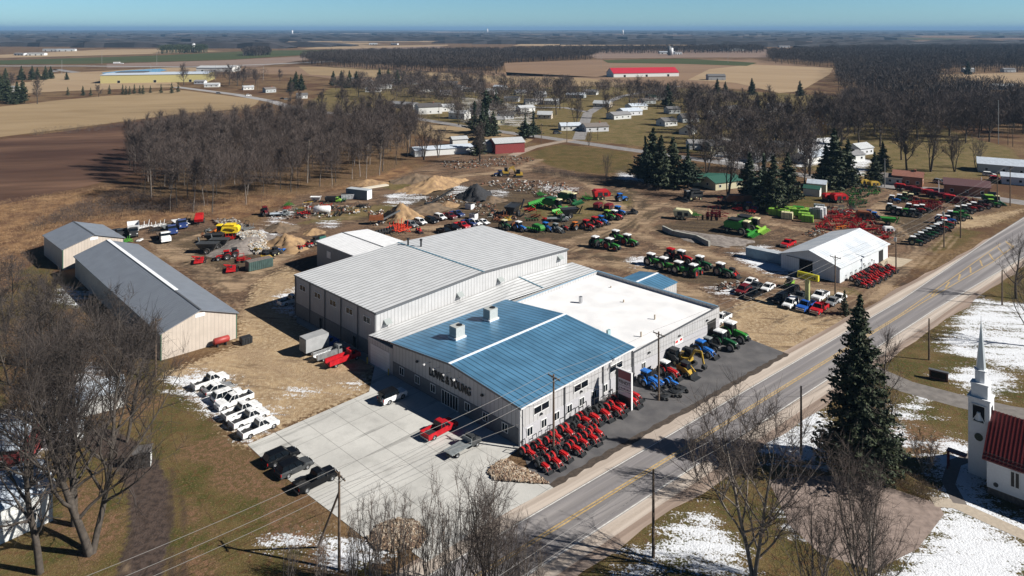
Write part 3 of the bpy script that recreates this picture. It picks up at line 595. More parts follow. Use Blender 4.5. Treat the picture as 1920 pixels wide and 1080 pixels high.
# flat roofed wing
m=MB(); m.box(27.95,57,0,30.5,0,3.95); rw_=m.build('flat_roofed_wing',wall_grey,DB)
m=MB(); m.box(28.2,56.75,.25,30.3,3.96,4.0); m.build('roof',M('roof_membrane',(.86,.86,.87),.6,c2=(.72,.725,.74),s=.22),rw_)
m=MB(); m.box(27.95,57,0,.24,3.955,4.62); m.box(27.95,57,30.31,30.5,3.955,4.7); m.box(56.78,57,.245,30.305,3.955,4.66); m.build('parapet',wall_grey,rw_)
m=MB(); m.box(27.9,57.05,-.06,.30,4.625,4.74); m.build('coping',trim_d,rw_); m=MB(); m.box(56.72,57.06,.305,30.3,4.665,4.8); m.box(27.9,57.06,30.305,30.55,4.705,4.8); m.build('coping',M('coping_blue',(.20,.36,.50),.4,.3),rw_)
m=MB(); m.box(27.95,57.0,-.05,-.005,0,2.4); m.build('wainscot',wains,rw_)
u=ufx(1206); win(rw_,'v',-.05,u-.6,u+.6,.9,2.2)
u=ufx(1334); m=MB(); m.box(u-1.6,u+1.6,-.09,-.055,0,2.9); m.build('garage_door',dark_metal,rw_)
for x in (1216,1273,1325): u=ufx(x); m=MB(); m.box(u-.25,u+.25,-.3,-.005,3.3,3.5); m.build('wall_lamp',dark_metal,rw_)
red=M('sign_red',(.55,.03,.03),.5)
u=ufx(1272); m=MB(); m.box(u-1.4,u+1.4,-.12,-.06,1.9,2.9); sg=m.build('wall_sign',frame_white,rw_)
for (u,v,hh,nm2) in ((40.5,22.0,1.3,'roof_pipe'),(47,16,.5,'roof_pipe'),(33,20,.4,'roof_pipe'),(44,6.5,.9,'roof_pipe'),(35.5,3.8,.9,'roof_pipe'),(52,23,.3,'roof_pipe')):
    m=MB(); m.cyl((u,v,4),(u,v,4+hh),.16 if hh<1.2 else .38); m.build(nm2,chrome if hh>1.2 else M('pipe_tan',(.45,.38,.3),.5),rw_)
for u,v in ((29.8,9.5),(31.3,8.0)):
    m=MB(); m.box(u-.4,u+.4,v-.2,v+.2,4.2,5.3); m.box(u-.5,u+.5,v-.3,v-.25,4.0,4.2); m.build('condenser',M('condenser_teal',(.25,.38,.42),.5),rw_)
# back wing and small annex
bw,br_=gable(DB,21,36,67.3,91.6,6.35,6.95,'y',wall_dark,M('roof_snowy_steel',(.74,.75,.77),.4,.05,n=.04,s=.6),oh=.25,ribs=1.0,rib_h=.04,wname='back_wing'); br_.parent=bw
for v in (70.5,86): win(bw,'u',21,v-.9,v+.9,3.4,5.0,1,gm_=frame_white)
m=MB(); m.bar((28.5,67.2,7.12),(28.5,91.8,7.12),.4,.08); m.build('ridge_cap',trim_d,bw)
an,ar=gable(DB,57.1,68.3,16.8,26.8,2.6,3.4,'x',wall_white,roof_blue,oh=.2,wname='annex'); ar.parent=an
m=MB(); m.bar((57.2,21.8,3.62),(68.3,21.8,3.62),.5,.06); m.build('snow_line',snowm,an)
# rooftop units rest on the roof: things of their own
ac=M('hvac_grey',(.42,.44,.43),.5,n=.06,s=3)
def acunit(u,v,lab):
    z=5.6+1.35*(1-abs(v-15.35)/15.35)+.2
    o=thing('rooftop_unit',UV(u,v),AANG,lab,'air conditioner','rooftop units on the blue roof',z)
    m=MB(); m.box(-1.0,1.0,-.9,.9,.35,2.1); m.build('casing',ac,o); m=MB(); m.box(-1.2,1.2,-1.1,1.1,-.05,.35); m.build('curb',trim_w,o)
    m=MB(); m.cyl((.35,-.2,2.1),(.35,-.2,2.22),.5,n=14); m.build('fan',dark_metal,o); m=MB(); m.box(-1.03,-1.0,-.6,.6,.7,1.8); m.build('grille',hood,o)
acunit(8.0,23.0,'grey box unit on the blue roof nearest the front wall with lettering'); acunit(17.8,24.9,'grey box unit on the blue roof farther from the lettering, beside the white roof')
# barns
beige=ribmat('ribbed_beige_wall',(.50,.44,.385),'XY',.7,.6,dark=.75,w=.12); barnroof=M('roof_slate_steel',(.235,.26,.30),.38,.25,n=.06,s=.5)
def barn(org,ang,Lx,Wy,ze,zr,lab,snow,hall):
    o=thing('storage_barn',org,ang,lab,'barn')
    w,r=gable(o,0,Lx,0,Wy,ze,zr,'x',beige,barnroof,oh=.35,ribs=.9,rib_h=.03)
    for y_ in (-.06,Wy-.12): m=MB(); m.box(-.04,.07,y_,y_+.18,0,ze-.1); m.build('corner_trim',M('trim_green',(.05,.12,.08),.5),o)
    m=MB(); m.box(-.05,-.005,Wy/2-.9,Wy/2+.9,zr-1.25,zr-.55); m.build('gable_vent',trim_w,o)
    if snow: m=MB(); m.bar((Lx*.22,Wy/2-.3,zr+.2),(Lx,Wy/2-.3,zr+.2),.75,.12); m.build('snow_strip',snowm,o)
    m=MB(); m.bar((-.4,Wy/2,zr+.17),(Lx+.3,Wy/2,zr+.17),.35,.06); m.build('ridge_cap',trim_d,o)
    return o
barn((-53.4,141.4),math.atan2(.727,-.688),61.5,13.9,4.9,7.3,'long beige barn with slate grey roof and a white snow strip along its ridge',1,0)
barn((-101.8,191.1),math.atan2(.70,-.714),17.6,14.0,5.2,7.4,'short beige barn with slate grey roof behind the long barn',0,0)
# white shed on the right
e=(.742,.67); wa=math.atan2(e[1],e[0]); WS=(77.3,171.9)
o=thing('white_shed',WS,wa,'white metal shed with broad snowy white roof standing beside the highway','shed')
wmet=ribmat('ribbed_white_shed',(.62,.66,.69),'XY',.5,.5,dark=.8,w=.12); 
w,r=gable(o,0,28.6,0,14.7,3.7,6.1,'x',wmet,M('shed_roof_white',(.72,.745,.77),.5,c2=(.55,.60,.66),s=.25),oh=.45,ribs=1.1,rib_h=.03)
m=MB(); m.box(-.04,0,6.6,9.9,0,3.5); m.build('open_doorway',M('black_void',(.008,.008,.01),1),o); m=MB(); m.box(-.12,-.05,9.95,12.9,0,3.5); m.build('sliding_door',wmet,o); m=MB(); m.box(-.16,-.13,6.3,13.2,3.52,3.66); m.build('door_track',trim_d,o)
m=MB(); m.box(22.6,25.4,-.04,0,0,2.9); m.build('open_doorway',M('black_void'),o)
for u in (13.4,18.3): win(o,'v',0,u-.35,u+.35,1.3,2.0,1)
m=MB(); m.box(28.52,28.63,-.05,.2,0,3.5); m.bar((28.95,-.3,3.75),(28.95,7.35,6.2),.1,.2); m.build('red_trim',M('trim_red',(.35,.05,.04),.5),o)
# pale blue container
def container(xy,ang,L_,Wd_,Hh,mat,lab,mat2=None,cat='container',name='shipping_container'):
    o=thing(name,xy,ang,lab,cat); m=MB(); m.box(-L_/2,L_/2,-Wd_/2,Wd_/2,.12,Hh); m.build('box_body',mat,o)
    for y_ in (-Wd_/2-.05,Wd_/2+.002):
        m=MB()
        for i in range(int(L_/.6)): x=-L_/2+.3+i*.6; m.box(x,x+.28,y_,y_+.048,.25,Hh-.15)
        m.build('corrugation',mat,o)
    m=MB(); m.box(-L_/2-.06,-L_/2-.003,-Wd_/2+.1,-.03,.2,Hh-.1); m.box(-L_/2-.06,-L_/2-.003,.03,Wd_/2-.1,.2,Hh-.1); m.build('end_door',mat2 or mat,o)
    m=MB(); m.box(-L_/2+.02,L_/2-.02,-Wd_/2+.02,Wd_/2-.02,Hh+.004,Hh+.06); m.build('roof_panel',M('container_roof',(.42,.46,.50),.6,n=.1),o)
    return o
blue_c=M('container_blue_grey',(.16,.27,.36),.5,n=.1)
container((66.5,188.5),math.atan2(-6,7),11.5,2.5,2.6,blue_c,'pale blue shipping container at the corner of the white shed')
cw=M('container_white',(.70,.71,.73),.5,n=.06); cg=M('container_slate',(.14,.19,.23),.5,n=.1)
x,y=G(673,372); container((x,y),BANG+.35,9,3,3.4,cg,'grey storage container with white doors at the edge of the wood',cw)
# church
ch=thing('white_church',UV(34.8,-50.1),AANG,'white church with dark red metal roof and slim steeple by the roadside lawn','church')
cwall=M('church_white',(.72,.74,.77),.6,n=.03,s=4); croof=M('roof_dark_red',(.13,.020,.020),.4,.1,n=.08,s=2)
w,r=gable(ch,0,9.2,-24,0,4.8,8.8,'y',cwall,croof,oh=.45,ribs=.45,rib_h=.07,zb=.9)
m=MB(); m.box(.06,9.14,-23.9,-.06,-.4,.92); m.build('stone_base',M('stone_base',(.12,.10,.09),.9,n=.3,s=3),ch)
m=MB()
for k in (.25,.6): m.bar((-.45+k,.45,4.45+k*.87+.22),(-.45+k,-24,4.45+k*.87+.22),.05)
m.build('snow_guard',dark_metal,ch)
win(ch,'u',0,-3.6,-2.5,2.0,4.1,2,fr=.12); win(ch,'u',0,-10.6,-9.5,2.0,4.1,2,fr=.12)
m=MB(); m.box(-.06,0,-6.6,-5.5,.9,3.1); m.build('door',M('door_white',(.60,.62,.66),.5),ch)
m=MB(); m.cyl((-.1,-1.0,1.55),(0,-1.0,1.55),.28); m.build('meter',dark_metal,ch)
st=M('step_wood',(.07,.05,.04),.9,n=.3,s=3); m=MB(); m.box(-2.2,-.05,-7.4,-5.0,-.1,.85)
for y_ in (-7.35,-5.05): m.bar((-2.15,y_,.85),(-2.15,y_,1.8),.1); m.bar((-.15,y_,1.8),(-2.15,y_,1.8),.1); m.bar((-.15,y_,.85),(-.15,y_,1.8),.1); m.bar((-.15,y_,1.35),(-2.15,y_,1.35),.06)
m.bar((-2.15,-7.35,1.8),(-2.15,-5.05,1.8),.1); m.build('porch',st,ch)
cx,cy=4.6,1.6; hw=1.25
m=MB(); m.box(cx-hw,cx+hw,cy-hw,cy+hw,0,10.3); tw=m.build('tower',cwall,ch)
m=MB(); m.box(cx-hw-.12,cx+hw+.12,cy-hw-.12,cy+hw+.12,10.31,10.5); m.box(cx-hw*.78,cx+hw*.78,cy-hw*.78,cy+hw*.78,10.5,12.2); m.box(cx-hw*.86,cx+hw*.86,cy-hw*.86,cy+hw*.86,12.2,12.35)
m.cyl((cx,cy,12.35),(cx,cy,13.9),.72,.72,8); m.cyl((cx,cy,13.9),(cx,cy,14.05),.85,.85,8); m.build('belfry',cwall,tw)
m=MB(); m.cyl((cx,cy,14.05),(cx,cy,20.4),.62,.03,8); m.cyl((cx,cy,20.4),(cx,cy,21.2),.03,.02,5); m.build('spire',M('spire_pale',(.62,.68,.72),.35,.3),tw)
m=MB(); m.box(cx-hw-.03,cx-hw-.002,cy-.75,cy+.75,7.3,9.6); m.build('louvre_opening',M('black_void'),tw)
m=MB(); m.bar((cx-hw-.1,cy-.75,7.3),(cx-hw-.1,cy-.75,9.6),.12); m.bar((cx-hw-.1,cy+.75,7.3),(cx-hw-.1,cy+.75,9.6),.12); m.bar((cx-hw-.1,cy-.8,9.6),(cx-hw-.1,cy+.8,9.6),.12); m.bar((cx-hw-.1,cy-.8,7.3),(cx-hw-.1,cy+.8,7.3),.12)
m.lathe([(.06,1.0),(.2,.95),(.28,.5),(.42,.1),(.5,0)],(cx-hw-.1,cy,7.7)); m.bar((cx-hw-.12,cy-.7,7.4),(cx-hw-.12,cy-.1,8.5),.1); m.bar((cx-hw-.12,cy+.7,7.4),(cx-hw-.12,cy+.1,8.5),.1); m.build('bell',frame_white,tw)
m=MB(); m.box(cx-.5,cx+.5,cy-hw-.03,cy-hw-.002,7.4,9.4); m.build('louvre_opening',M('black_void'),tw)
m=MB(); m.lathe([(.0,-.14),(.38,-.12),(.55,-.1),(.55,0)],(cx-hw,cy,4.9),'y'); 
mm=MB(); mm.poly([(cx-hw-.1*(i//12==0)-.004,cy+.5*math.cos(2*math.pi*(i%12)/12),5.3+.5*math.sin(2*math.pi*(i%12)/12)) for i in range(24)],[tuple(range(12))]+[(i,i+12,(i+1)%12+12,(i+1)%12) for i in range(12)]); mm.build('wreath',M('wreath_green',(.05,.06,.04),.9,n=.4,s=8),tw)
m=MB(); m.box(2.2,3.3,2.9,5.2,2.4,2.55); m.box(2.35,2.5,5,5.15,0,2.4); m.box(3.1,3.2,5,5.15,0,2.4); m.build('porch_roof',croof,ch)
# houses of the village and farms
hw_cols=[(.66,.67,.66),(.58,.60,.60),(.40,.43,.44),(.52,.46,.38),(.60,.62,.66),(.34,.36,.38)]
rf_cols=[(.12,.12,.125),(.17,.15,.14),(.22,.22,.23),(.08,.075,.075),(.42,.44,.46)]
HM=[M('siding_%s'%n,c,.7,n=.05,s=3) for n,c in zip(['white','pale_grey','mid_grey','tan','cool_white','slate'],hw_cols)]
RM=[M('roof_%s'%n,c,.85,n=.15,s=2) for n,c in zip(['charcoal','brown_grey','grey','black','pale_metal'],rf_cols)]
RM+=[M('roof_green',(.03,.10,.075),.5),M('roof_rust',(.24,.10,.07),.8,n=.1),M('roof_crimson',(.42,.02,.04),.5),M('roof_snow_blue',(.50,.56,.64),.6,n=.1),M('roof_plum',(.10,.045,.05),.8)]
HM_D=M('siding_black_brown',(.03,.026,.024),.85,n=.2,s=2); HM+=[M('siding_barn_red',(.22,.035,.035),.8,n=.15,s=2),M('siding_brick',(.30,.13,.08),.9,n=.2,s=4),M('siding_cream',(.50,.47,.33),.8)]
def house(px,py,L_,W_w,hh,ang,wi,ri,lab,name='house',cat='house',pitch=.35,chim=0,garage=0,nw=3):
    x,y=G(px,py); o=thing(name,(x,y),rad(ang),lab,cat); zr=hh+W_w/2*pitch
    gable(o,-L_/2,L_/2,-W_w/2,W_w/2,hh,zr,'x',HM[wi],RM[ri],oh=.4)
    for i in range(nw):
        cx=-L_/2+L_*(i+.5)/nw
        win(o,'v',-W_w/2,cx-.55,cx+.55,.95,2.05,1)
    win(o,'u',-L_/2,-.6,.6,1.0,2.1,1)
    if y<700: win(o,'u',L_/2,-.6,.6,1.0,2.1,1,out=1)
    if garage: m=MB(); m.box(L_/2+.005,L_/2+.05,-1.4,1.4,0,2.2); m.build('garage_door',frame_white,o)
    if chim: m=MB(); m.box(L_*.2,L_*.2+.7,-.4,.4,hh,zr+.9); m.build('chimney',HM[7],o)
    return o
HM.append(HM_D)
HS=[ # px, py, length, width, eave, angle, wall, roof, label
(505,173,10,8,3.4,40,2,1,'grey house with a pale gable beside the country road left of the village'),
(566,184,9,8,3,20,0,0,'small white house beside the road at the left edge of the village'),
(398,163,14,8,2.8,10,0,4,'low white house behind the row of conifers near the road'),
(376,157,11,8,2.8,0,4,2,'small pale house half hidden by trees by the yellow warehouse'),
(465,168,10,7,2.8,30,0,4,'low white bungalow just left of the grey gabled house'),
(758,202,24,9,3,-30,5,2,'long low grey bungalow with flat looking roof, left of the dark roofed white hall'),
(803,212,17,12,5,22,0,3,'white hall with a nearly black roof at the left of the village'),
(832,208,14,9,3.5,20,0,4,'white house with a pale roof attached behind the dark roofed hall'),
(862,222,12,9,4,-25,0,4,'white cottage with pale roof right of the dark roofed hall'),
(1080,183,16,9,3,-20,2,8,'grey blue bungalow beside the side street in the village'),
(1108,177,12,9,3,-20,0,2,'second pale bungalow up the side street in the village'),
(1160,222,14,9,3,28,1,2,'grey bungalow nearest the street in the row of three'),
(1180,215,15,10,3,25,4,8,'blue white bungalow in the middle of the row of three'),
(1193,205,14,9,3,25,0,8,'white house with pale roof, last of the row of three'),
(1213,194,12,8,3,25,2,1,'small brown grey house behind the row of three'),
(1228,187,14,9,3,20,1,5,'house with a greenish roof at the upper end of the row'),
(1115,245,14,9,3,15,4,1,'white fronted house with brown roof by the junction'),
(1068,243,12,8,2.8,10,0,8,'low white house by the snowy drive near the junction'),
(1000,195,14,8,3,10,0,2,'white house among bare trees in the middle of the village'),
(960,190,12,8,3,-10,1,0,'pale house with charcoal roof in the middle of the village'),
(845,160,14,8,3,5,0,2,'white house at the far side of the village by the field'),
(880,172,12,8,3,-10,4,0,'small white house with charcoal roof at the far side of the village'),
(800,172,12,8,3,10,0,1,'small white house among bare trees at the far left of the village'),
(835,178,10,7,3,20,1,8,'small house with pale blue roof behind the white hall'),
(735,155,18,9,3,0,1,2,'pale house partly behind dark evergreens far left of the village'),
(700,172,14,8,3,0,0,4,'low white house between bare trees near the big evergreens'),
(1390,238,14,10,5,-35,0,8,'tall white house with snowy roof among trees on the right'),
(1400,270,11,8,4,-20,0,1,'white house behind the big bare trees right of centre'),
(1312,278,12,8,3,0,0,2,'low white house behind bare trees right of centre'),
(1330,345,13,8,2.8,-8,8,5,'cream cottage with dark green roof beyond the machinery yard'),
(1352,350,13,9,2.8,25,8,5,'second green roofed cottage, nearer the pines'),
(1520,302,18,9,3,35,0,8,'long white house beside the snow covered lawn'),
(1590,300,12,8,3,20,0,2,'white house seen between dark pines on the right'),
(1703,345,10,8,3.6,-32,7,6,'brown house with rust red roof beside the side road'),
(1670,343,8,6.5,2.6,-32,2,1,'low grey annex house left of the rust roofed house'),
(1812,362,14,9,3.4,-30,7,9,'brick building with plum roof on the far side of the side road'),
(1880,322,18,11,3.6,-30,2,8,'long grey building with pale roof at the right edge'),
(1912,345,12,6,3,-30,4,8,'pale blue trailer house at the right edge'),
(1815,135,14,9,4,0,0,4,'white house at the edge of the far field on the right'),
(1890,135,16,9,4,0,0,2,'second white house at the edge of the far right field'),
(1460,208,16,9,4,0,4,2,'white house in the gap of the right wood'),
(1880,168,20,10,4,-10,1,4,'pale house hidden among trees at the right'),
(20,172,14,9,4,0,0,2,'white house among dark evergreens at the left edge'),
(1342,150,20,12,5,0,5,0,'dark barn among evergreens beyond the village'),
(660,152,10,7,3,0,0,0,'tiny white house beyond the evergreens'),
]
for h in HS: house(*h,chim=int(h[0])%2)
hr=random.Random(12)
for k,(px,py) in enumerate(((690,160),(722,166),(778,158),(820,163),(862,168),(895,160),(918,176),(938,168),(975,178),(1012,182),(1035,196),(985,208),(1022,222),(948,222),(900,215),(925,232),(1130,200),(1260,212),(1290,228),(1338,222),(1370,212),(1425,228),(1345,282),(1420,300),(1290,250),(1465,285),(1612,288),(1250,235))):
    o=house(px,py,hr.uniform(9,14),hr.uniform(7,9),hr.uniform(2.6,3.4),hr.choice([-25,65,15,-10,30]),hr.choice([0,1,3,4,5,2,8]),hr.choice([0,1,2,3,4,8]),'modest village house with gable roof standing among bare trees',pitch=hr.uniform(.35,.6)); o['group']='modest houses among the trees of the village'
# sheds
def shed(px,py,L_,W_w,hh,ang,wi,ri,lab,cat='shed',name='garden_shed',dz=0): 
    x,y=G(px,py); o=thing(name,(x,y),rad(ang),lab,cat); gable(o,-L_/2,L_/2,-W_w/2,W_w/2,hh,hh+W_w*.25,'x',HM[wi],RM[ri],oh=.2)
    m=MB(); m.box(L_/2,L_/2+.04,-.7,.7,0,hh*.85); m.build('door',HM[(wi+1)%3],o)
shed(1523,366,5.5,3.6,2.6,-32,0,5,'dark shed with green ribbed roof beside the pines'); shed(1532,358,6.5,4.5,3,-28,8,8,'pale shed with snow streaked blue roof behind the green roofed shed')
shed(1447,385,3,2.4,2.2,-30,0,0,'tiny white hut between the pines and the green crates')
# red barn and pole barn, farms, warehouses
house(950,284,15,10,5,20,6,4,'red barn with pale tin roof at the end of the gravel lane','barn','barn',nw=0); house(915,283,13,8,4,18,5,4,'dark side wing joined to the red barn','barn','barn',nw=0)
house(838,287,34,9,3,22,0,8,'long low white shed with snowy roof left of the red barn','shed','shed',pitch=.2,nw=0)
house(860,272,8,6,3.5,20,0,4,'small white outbuilding behind the long low shed','shed','shed',nw=0); house(757,198,5,4,2,0,6,6,'small red roofed hut behind the grey bungalow','shed','shed',nw=0)
def hall(px,py,L_,W_w,hh,ang,wm,rm,lab,name='warehouse',cat='warehouse',pitch=.15):
    x,y=G(px,py); o=thing(name,(x,y),rad(ang),lab,cat); gable(o,-L_/2,L_/2,-W_w/2,W_w/2,hh,hh+W_w/2*pitch,'x',wm,rm,oh=.5); 
    for k in range(3): win(o,'v',-W_w/2,-L_/2+L_*(k+.5)/3-1.5,-L_/2+L_*(k+.5)/3+1.5,.1,3,1)
    return o
hall(1205,143,88,24,5,14,HM[0],RM[7],'long white building with bright crimson roof in the far field',pitch=.5); hall(1236,142,28,18,3,14,HM[0],RM[7],'lower crimson roofed wing at the right end of the long building',pitch=.45); hall(1157,142,20,16,3,14,HM[0],RM[7],'low crimson roofed porch building at the left end of the long building',pitch=.45)
hall(300,152,110,50,9,14,M('warehouse_yellow',(.50,.44,.20),.7,n=.05),RM[8],'large warehouse with yellow wall and pale roof near the pond',pitch=.03)
o=hall(249,151,30,24,10,14,M('warehouse_dark',(.03,.035,.03),.6),RM[3],'dark green block at the left end of the yellow warehouse',pitch=.02)
hall(410,134,50,30,6,0,HM[0],RM[4],'white hall behind the yellow warehouse')
for k,(px,py,L_) in enumerate(((100,96,50),(125,96,45),(40,104,26),(70,104,36),(1250,101,36),(1270,102,18),(1350,96,60),(1375,95,60),(1470,89,34),(460,69,40),(1570,69,30),(530,88,30),(550,84,22),(700,84,30),(740,84,26),(1000,69,40))):
    tag(hall(px,py,L_,14,5,[0,10,-12,5][k%4],HM[[0,1,4][k%3]],RM[[4,8,2][k%3]],'tiny pale farm building in the distant farmland','farm_building','farm building'),group='tiny farm buildings in the distant farmland')
def silo(px,py,h_,r_,mat,lab,ty=1):
    x,y=G(px,py); o=thing('silo',(x,y),0,lab,'silo'); m=MB(); m.cyl((0,0,0),(0,0,h_),r_,n=16); m.build('body',mat,o,True); m=MB(); m.cyl((0,0,h_),(0,0,h_+r_*.7),r_*1.02,.15,16); m.build('dome',chrome,o)
silo(1255,104,20,4,M('silo_dark',(.12,.13,.14),.6),'dark tall silo at the farm beyond the fields'); silo(1259,104,17,4,cw,'white silo beside the dark one at the far farm'); silo(363,98,22,4,cw,'white silo at the farm in the green field'); 
silo(548,66,45,7,cw,'white water tower on the far skyline left of centre') ; silo(914,63,60,8,cw,'white water tower on the skyline in the middle'); silo(1168,66,50,6,cw,'pale water tower on the skyline right of centre')
# ---------------- trees ----------------
bark=M('bark_grey_brown',(.065,.054,.045),.95,n=.3,s=2); bark_l=M('bark_pale',(.22,.19,.165),.95,n=.3,s=2)
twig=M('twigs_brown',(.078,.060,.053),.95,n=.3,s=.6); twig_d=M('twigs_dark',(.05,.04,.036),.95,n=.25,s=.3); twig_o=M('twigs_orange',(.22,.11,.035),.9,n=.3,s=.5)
needle=M('needles_dark_green',(.020,.034,.016),.8,c2=(.045,.058,.022),s=.5); needle_w=M('needles_white_pine',(.018,.036,.022),.8,c2=(.045,.065,.03),s=.5)
def frames(P0_,P1_):
    d=P1_-P0_; d/=np.linalg.norm(d,axis=1)[:,None]+1e-9
    up=np.where(np.abs(d[:,2:3])<.9,np.array([[0,0,1.]]),np.array([[1.,0,0]])); x=np.cross(d,up); x/=np.linalg.norm(x,axis=1)[:,None]+1e-9
    return x,np.cross(x,d)
def tubes(P0_,P1_,R0,R1,n):     # vectorised tapered tubes, quads
    x,y=frames(P0_,P1_); a=np.arange(n)*2*np.pi/n; c=np.cos(a)[None,:,None]; s=np.sin(a)[None,:,None]
    A=P0_[:,None,:]+(x[:,None,:]*c+y[:,None,:]*s)*R0[:,None,None]; B=P1_[:,None,:]+(x[:,None,:]*c+y[:,None,:]*s)*R1[:,None,None]
    V=np.concatenate([A,B],1).reshape(-1,3); k=len(P0_); b=(np.arange(k)*2*n)[:,None]; i=np.arange(n)[None,:]; j=(i+1)%n
    return V,np.stack([b+i,b+j,b+j+n,b+i+n],-1).reshape(-1,4)
def slivers(P0_,P1_,w,rs):      # thin tapering blades (twigs)
    x,y=frames(P0_,P1_); a=rs.uniform(0,np.pi,len(P0_))[:,None]; n_=(x*np.cos(a)+y*np.sin(a))*(w[:,None]/2)
    V=np.stack([P0_-n_,P0_+n_,P1_],1).reshape(-1,3); return V,np.arange(len(V)).reshape(-1,3)
def bare(seed,Ht,spread,r0,clear=.3,nl=9,stems=1,nb=7,ntw=7,tw=.05,lean=.0,up=.55,wob=.12,tl=1.6):
    rs=np.random.RandomState(seed); S=[];B=[];T=[]
    def br(p,d,L_,r,n,trop,wb):
        pts=[p]; rr=[r]; st=L_/n
        for i in range(n):
            d=d+rs.normal(0,wb,3)+np.array([0,0,trop]); d/=np.linalg.norm(d); p=p+d*st; pts.append(p); rr.append(r*(1-(i+1)/n*.8))
        return pts,rr
    for k in range(stems):
        az=rs.uniform(0,6.28); sl=0 if stems==1 else spread*rs.uniform(.25,.8)/Ht
        d=np.array([math.cos(az)*sl+lean,math.sin(az)*sl,1.]); d/=np.linalg.norm(d)
        h=Ht*rs.uniform(.8,1)*.92; pts,rr=br(np.array([math.cos(az)*.2*(stems>1),math.sin(az)*.2*(stems>1),0.]),d,h,r0*(1 if stems==1 else rs.uniform(.5,1)),10,.05,.05)
        for i in range(10): S.append((pts[i],pts[i+1],rr[i],rr[i+1]))
        for q_ in range(nl):
            f=clear+(1-clear)*(q_+rs.uniform(0,.8))/nl; i=min(int(f*10),9); p=pts[i]+(pts[i+1]-pts[i])*(f*10-i)
            az=q_*2.4+rs.uniform(-.5,.5); el=up+.35*f+rs.uniform(-.15,.15); ln=spread*(1.15-.62*f)*rs.uniform(.75,1.15)
            d2=np.array([math.cos(az)*math.cos(el),math.sin(az)*math.cos(el),math.sin(el)])
            lp,lr=br(p,d2,ln,max(rr[i]*.55,.03),6,.07,wob)
            for a in range(6): S.append((lp[a],lp[a+1],lr[a],lr[a+1]))
            for b in range(nb):
                g=.25+.75*(b+rs.uniform(0,1))/nb; a=min(int(g*6),5); bp=lp[a]+(lp[a+1]-lp[a])*(g*6-a); dd=lp[a+1]-lp[a]; dd/=np.linalg.norm(dd)
                d3=dd*.7+rs.normal(0,.55,3)+np.array([0,0,.25]); d3/=np.linalg.norm(d3); sp_,sr=br(bp,d3,ln*rs.uniform(.25,.5),max(lr[a]*.5,.018),3,.08,wob*1.3)
                for c in range(3): B.append((sp_[c],sp_[c+1],sr[c],sr[c+1]))
                for t_ in range(ntw):
                    c=rs.randint(0,3); w=rs.uniform(0,1); tp=sp_[c]+(sp_[c+1]-sp_[c])*w; d4=(sp_[c+1]-sp_[c]); d4/=np.linalg.norm(d4); d4=d4*.6+rs.normal(0,.55,3)+np.array([0,0,.3]); d4/=np.linalg.norm(d4); T.append((tp,tp+d4*tl*rs.uniform(.5,1.2)*Ht/20))
    f=lambda L_,k: np.array([s[k] for s in L_])
    tv,tf=tubes(f(S,0),f(S,1),f(S,2),f(S,3),5)
    bv,bf=tubes(f(B,0),f(B,1),f(B,2),f(B,3),3) if B else (np.zeros((0,3)),np.zeros((0,4),int))
    T0,T1_=f(T,0),f(T,1); x,y=frames(T0,T1_); a=rs.uniform(0,np.pi,len(T0))[:,None]; n_=(x*np.cos(a)+y*np.sin(a))*tw/2
    qv=np.stack([T0-n_,T0+n_,T1_+n_*.35,T1_-n_*.35],1).reshape(-1,3); qf=np.arange(len(qv)).reshape(-1,4)
    me1=nmesh('trunk',tv,tf,4); me2=nmesh('crown',np.concatenate([bv,qv]),np.concatenate([bf,qf+len(bv)]),4)
    return me1,me2
def tree_t(nm2,ms,mats):
    o=D.objects.new(nm2,None); COL.objects.link(o); o['category']='tree'; link('trunk',ms[0],mats[0],o); link('crown',ms[1],mats[1],o); return o
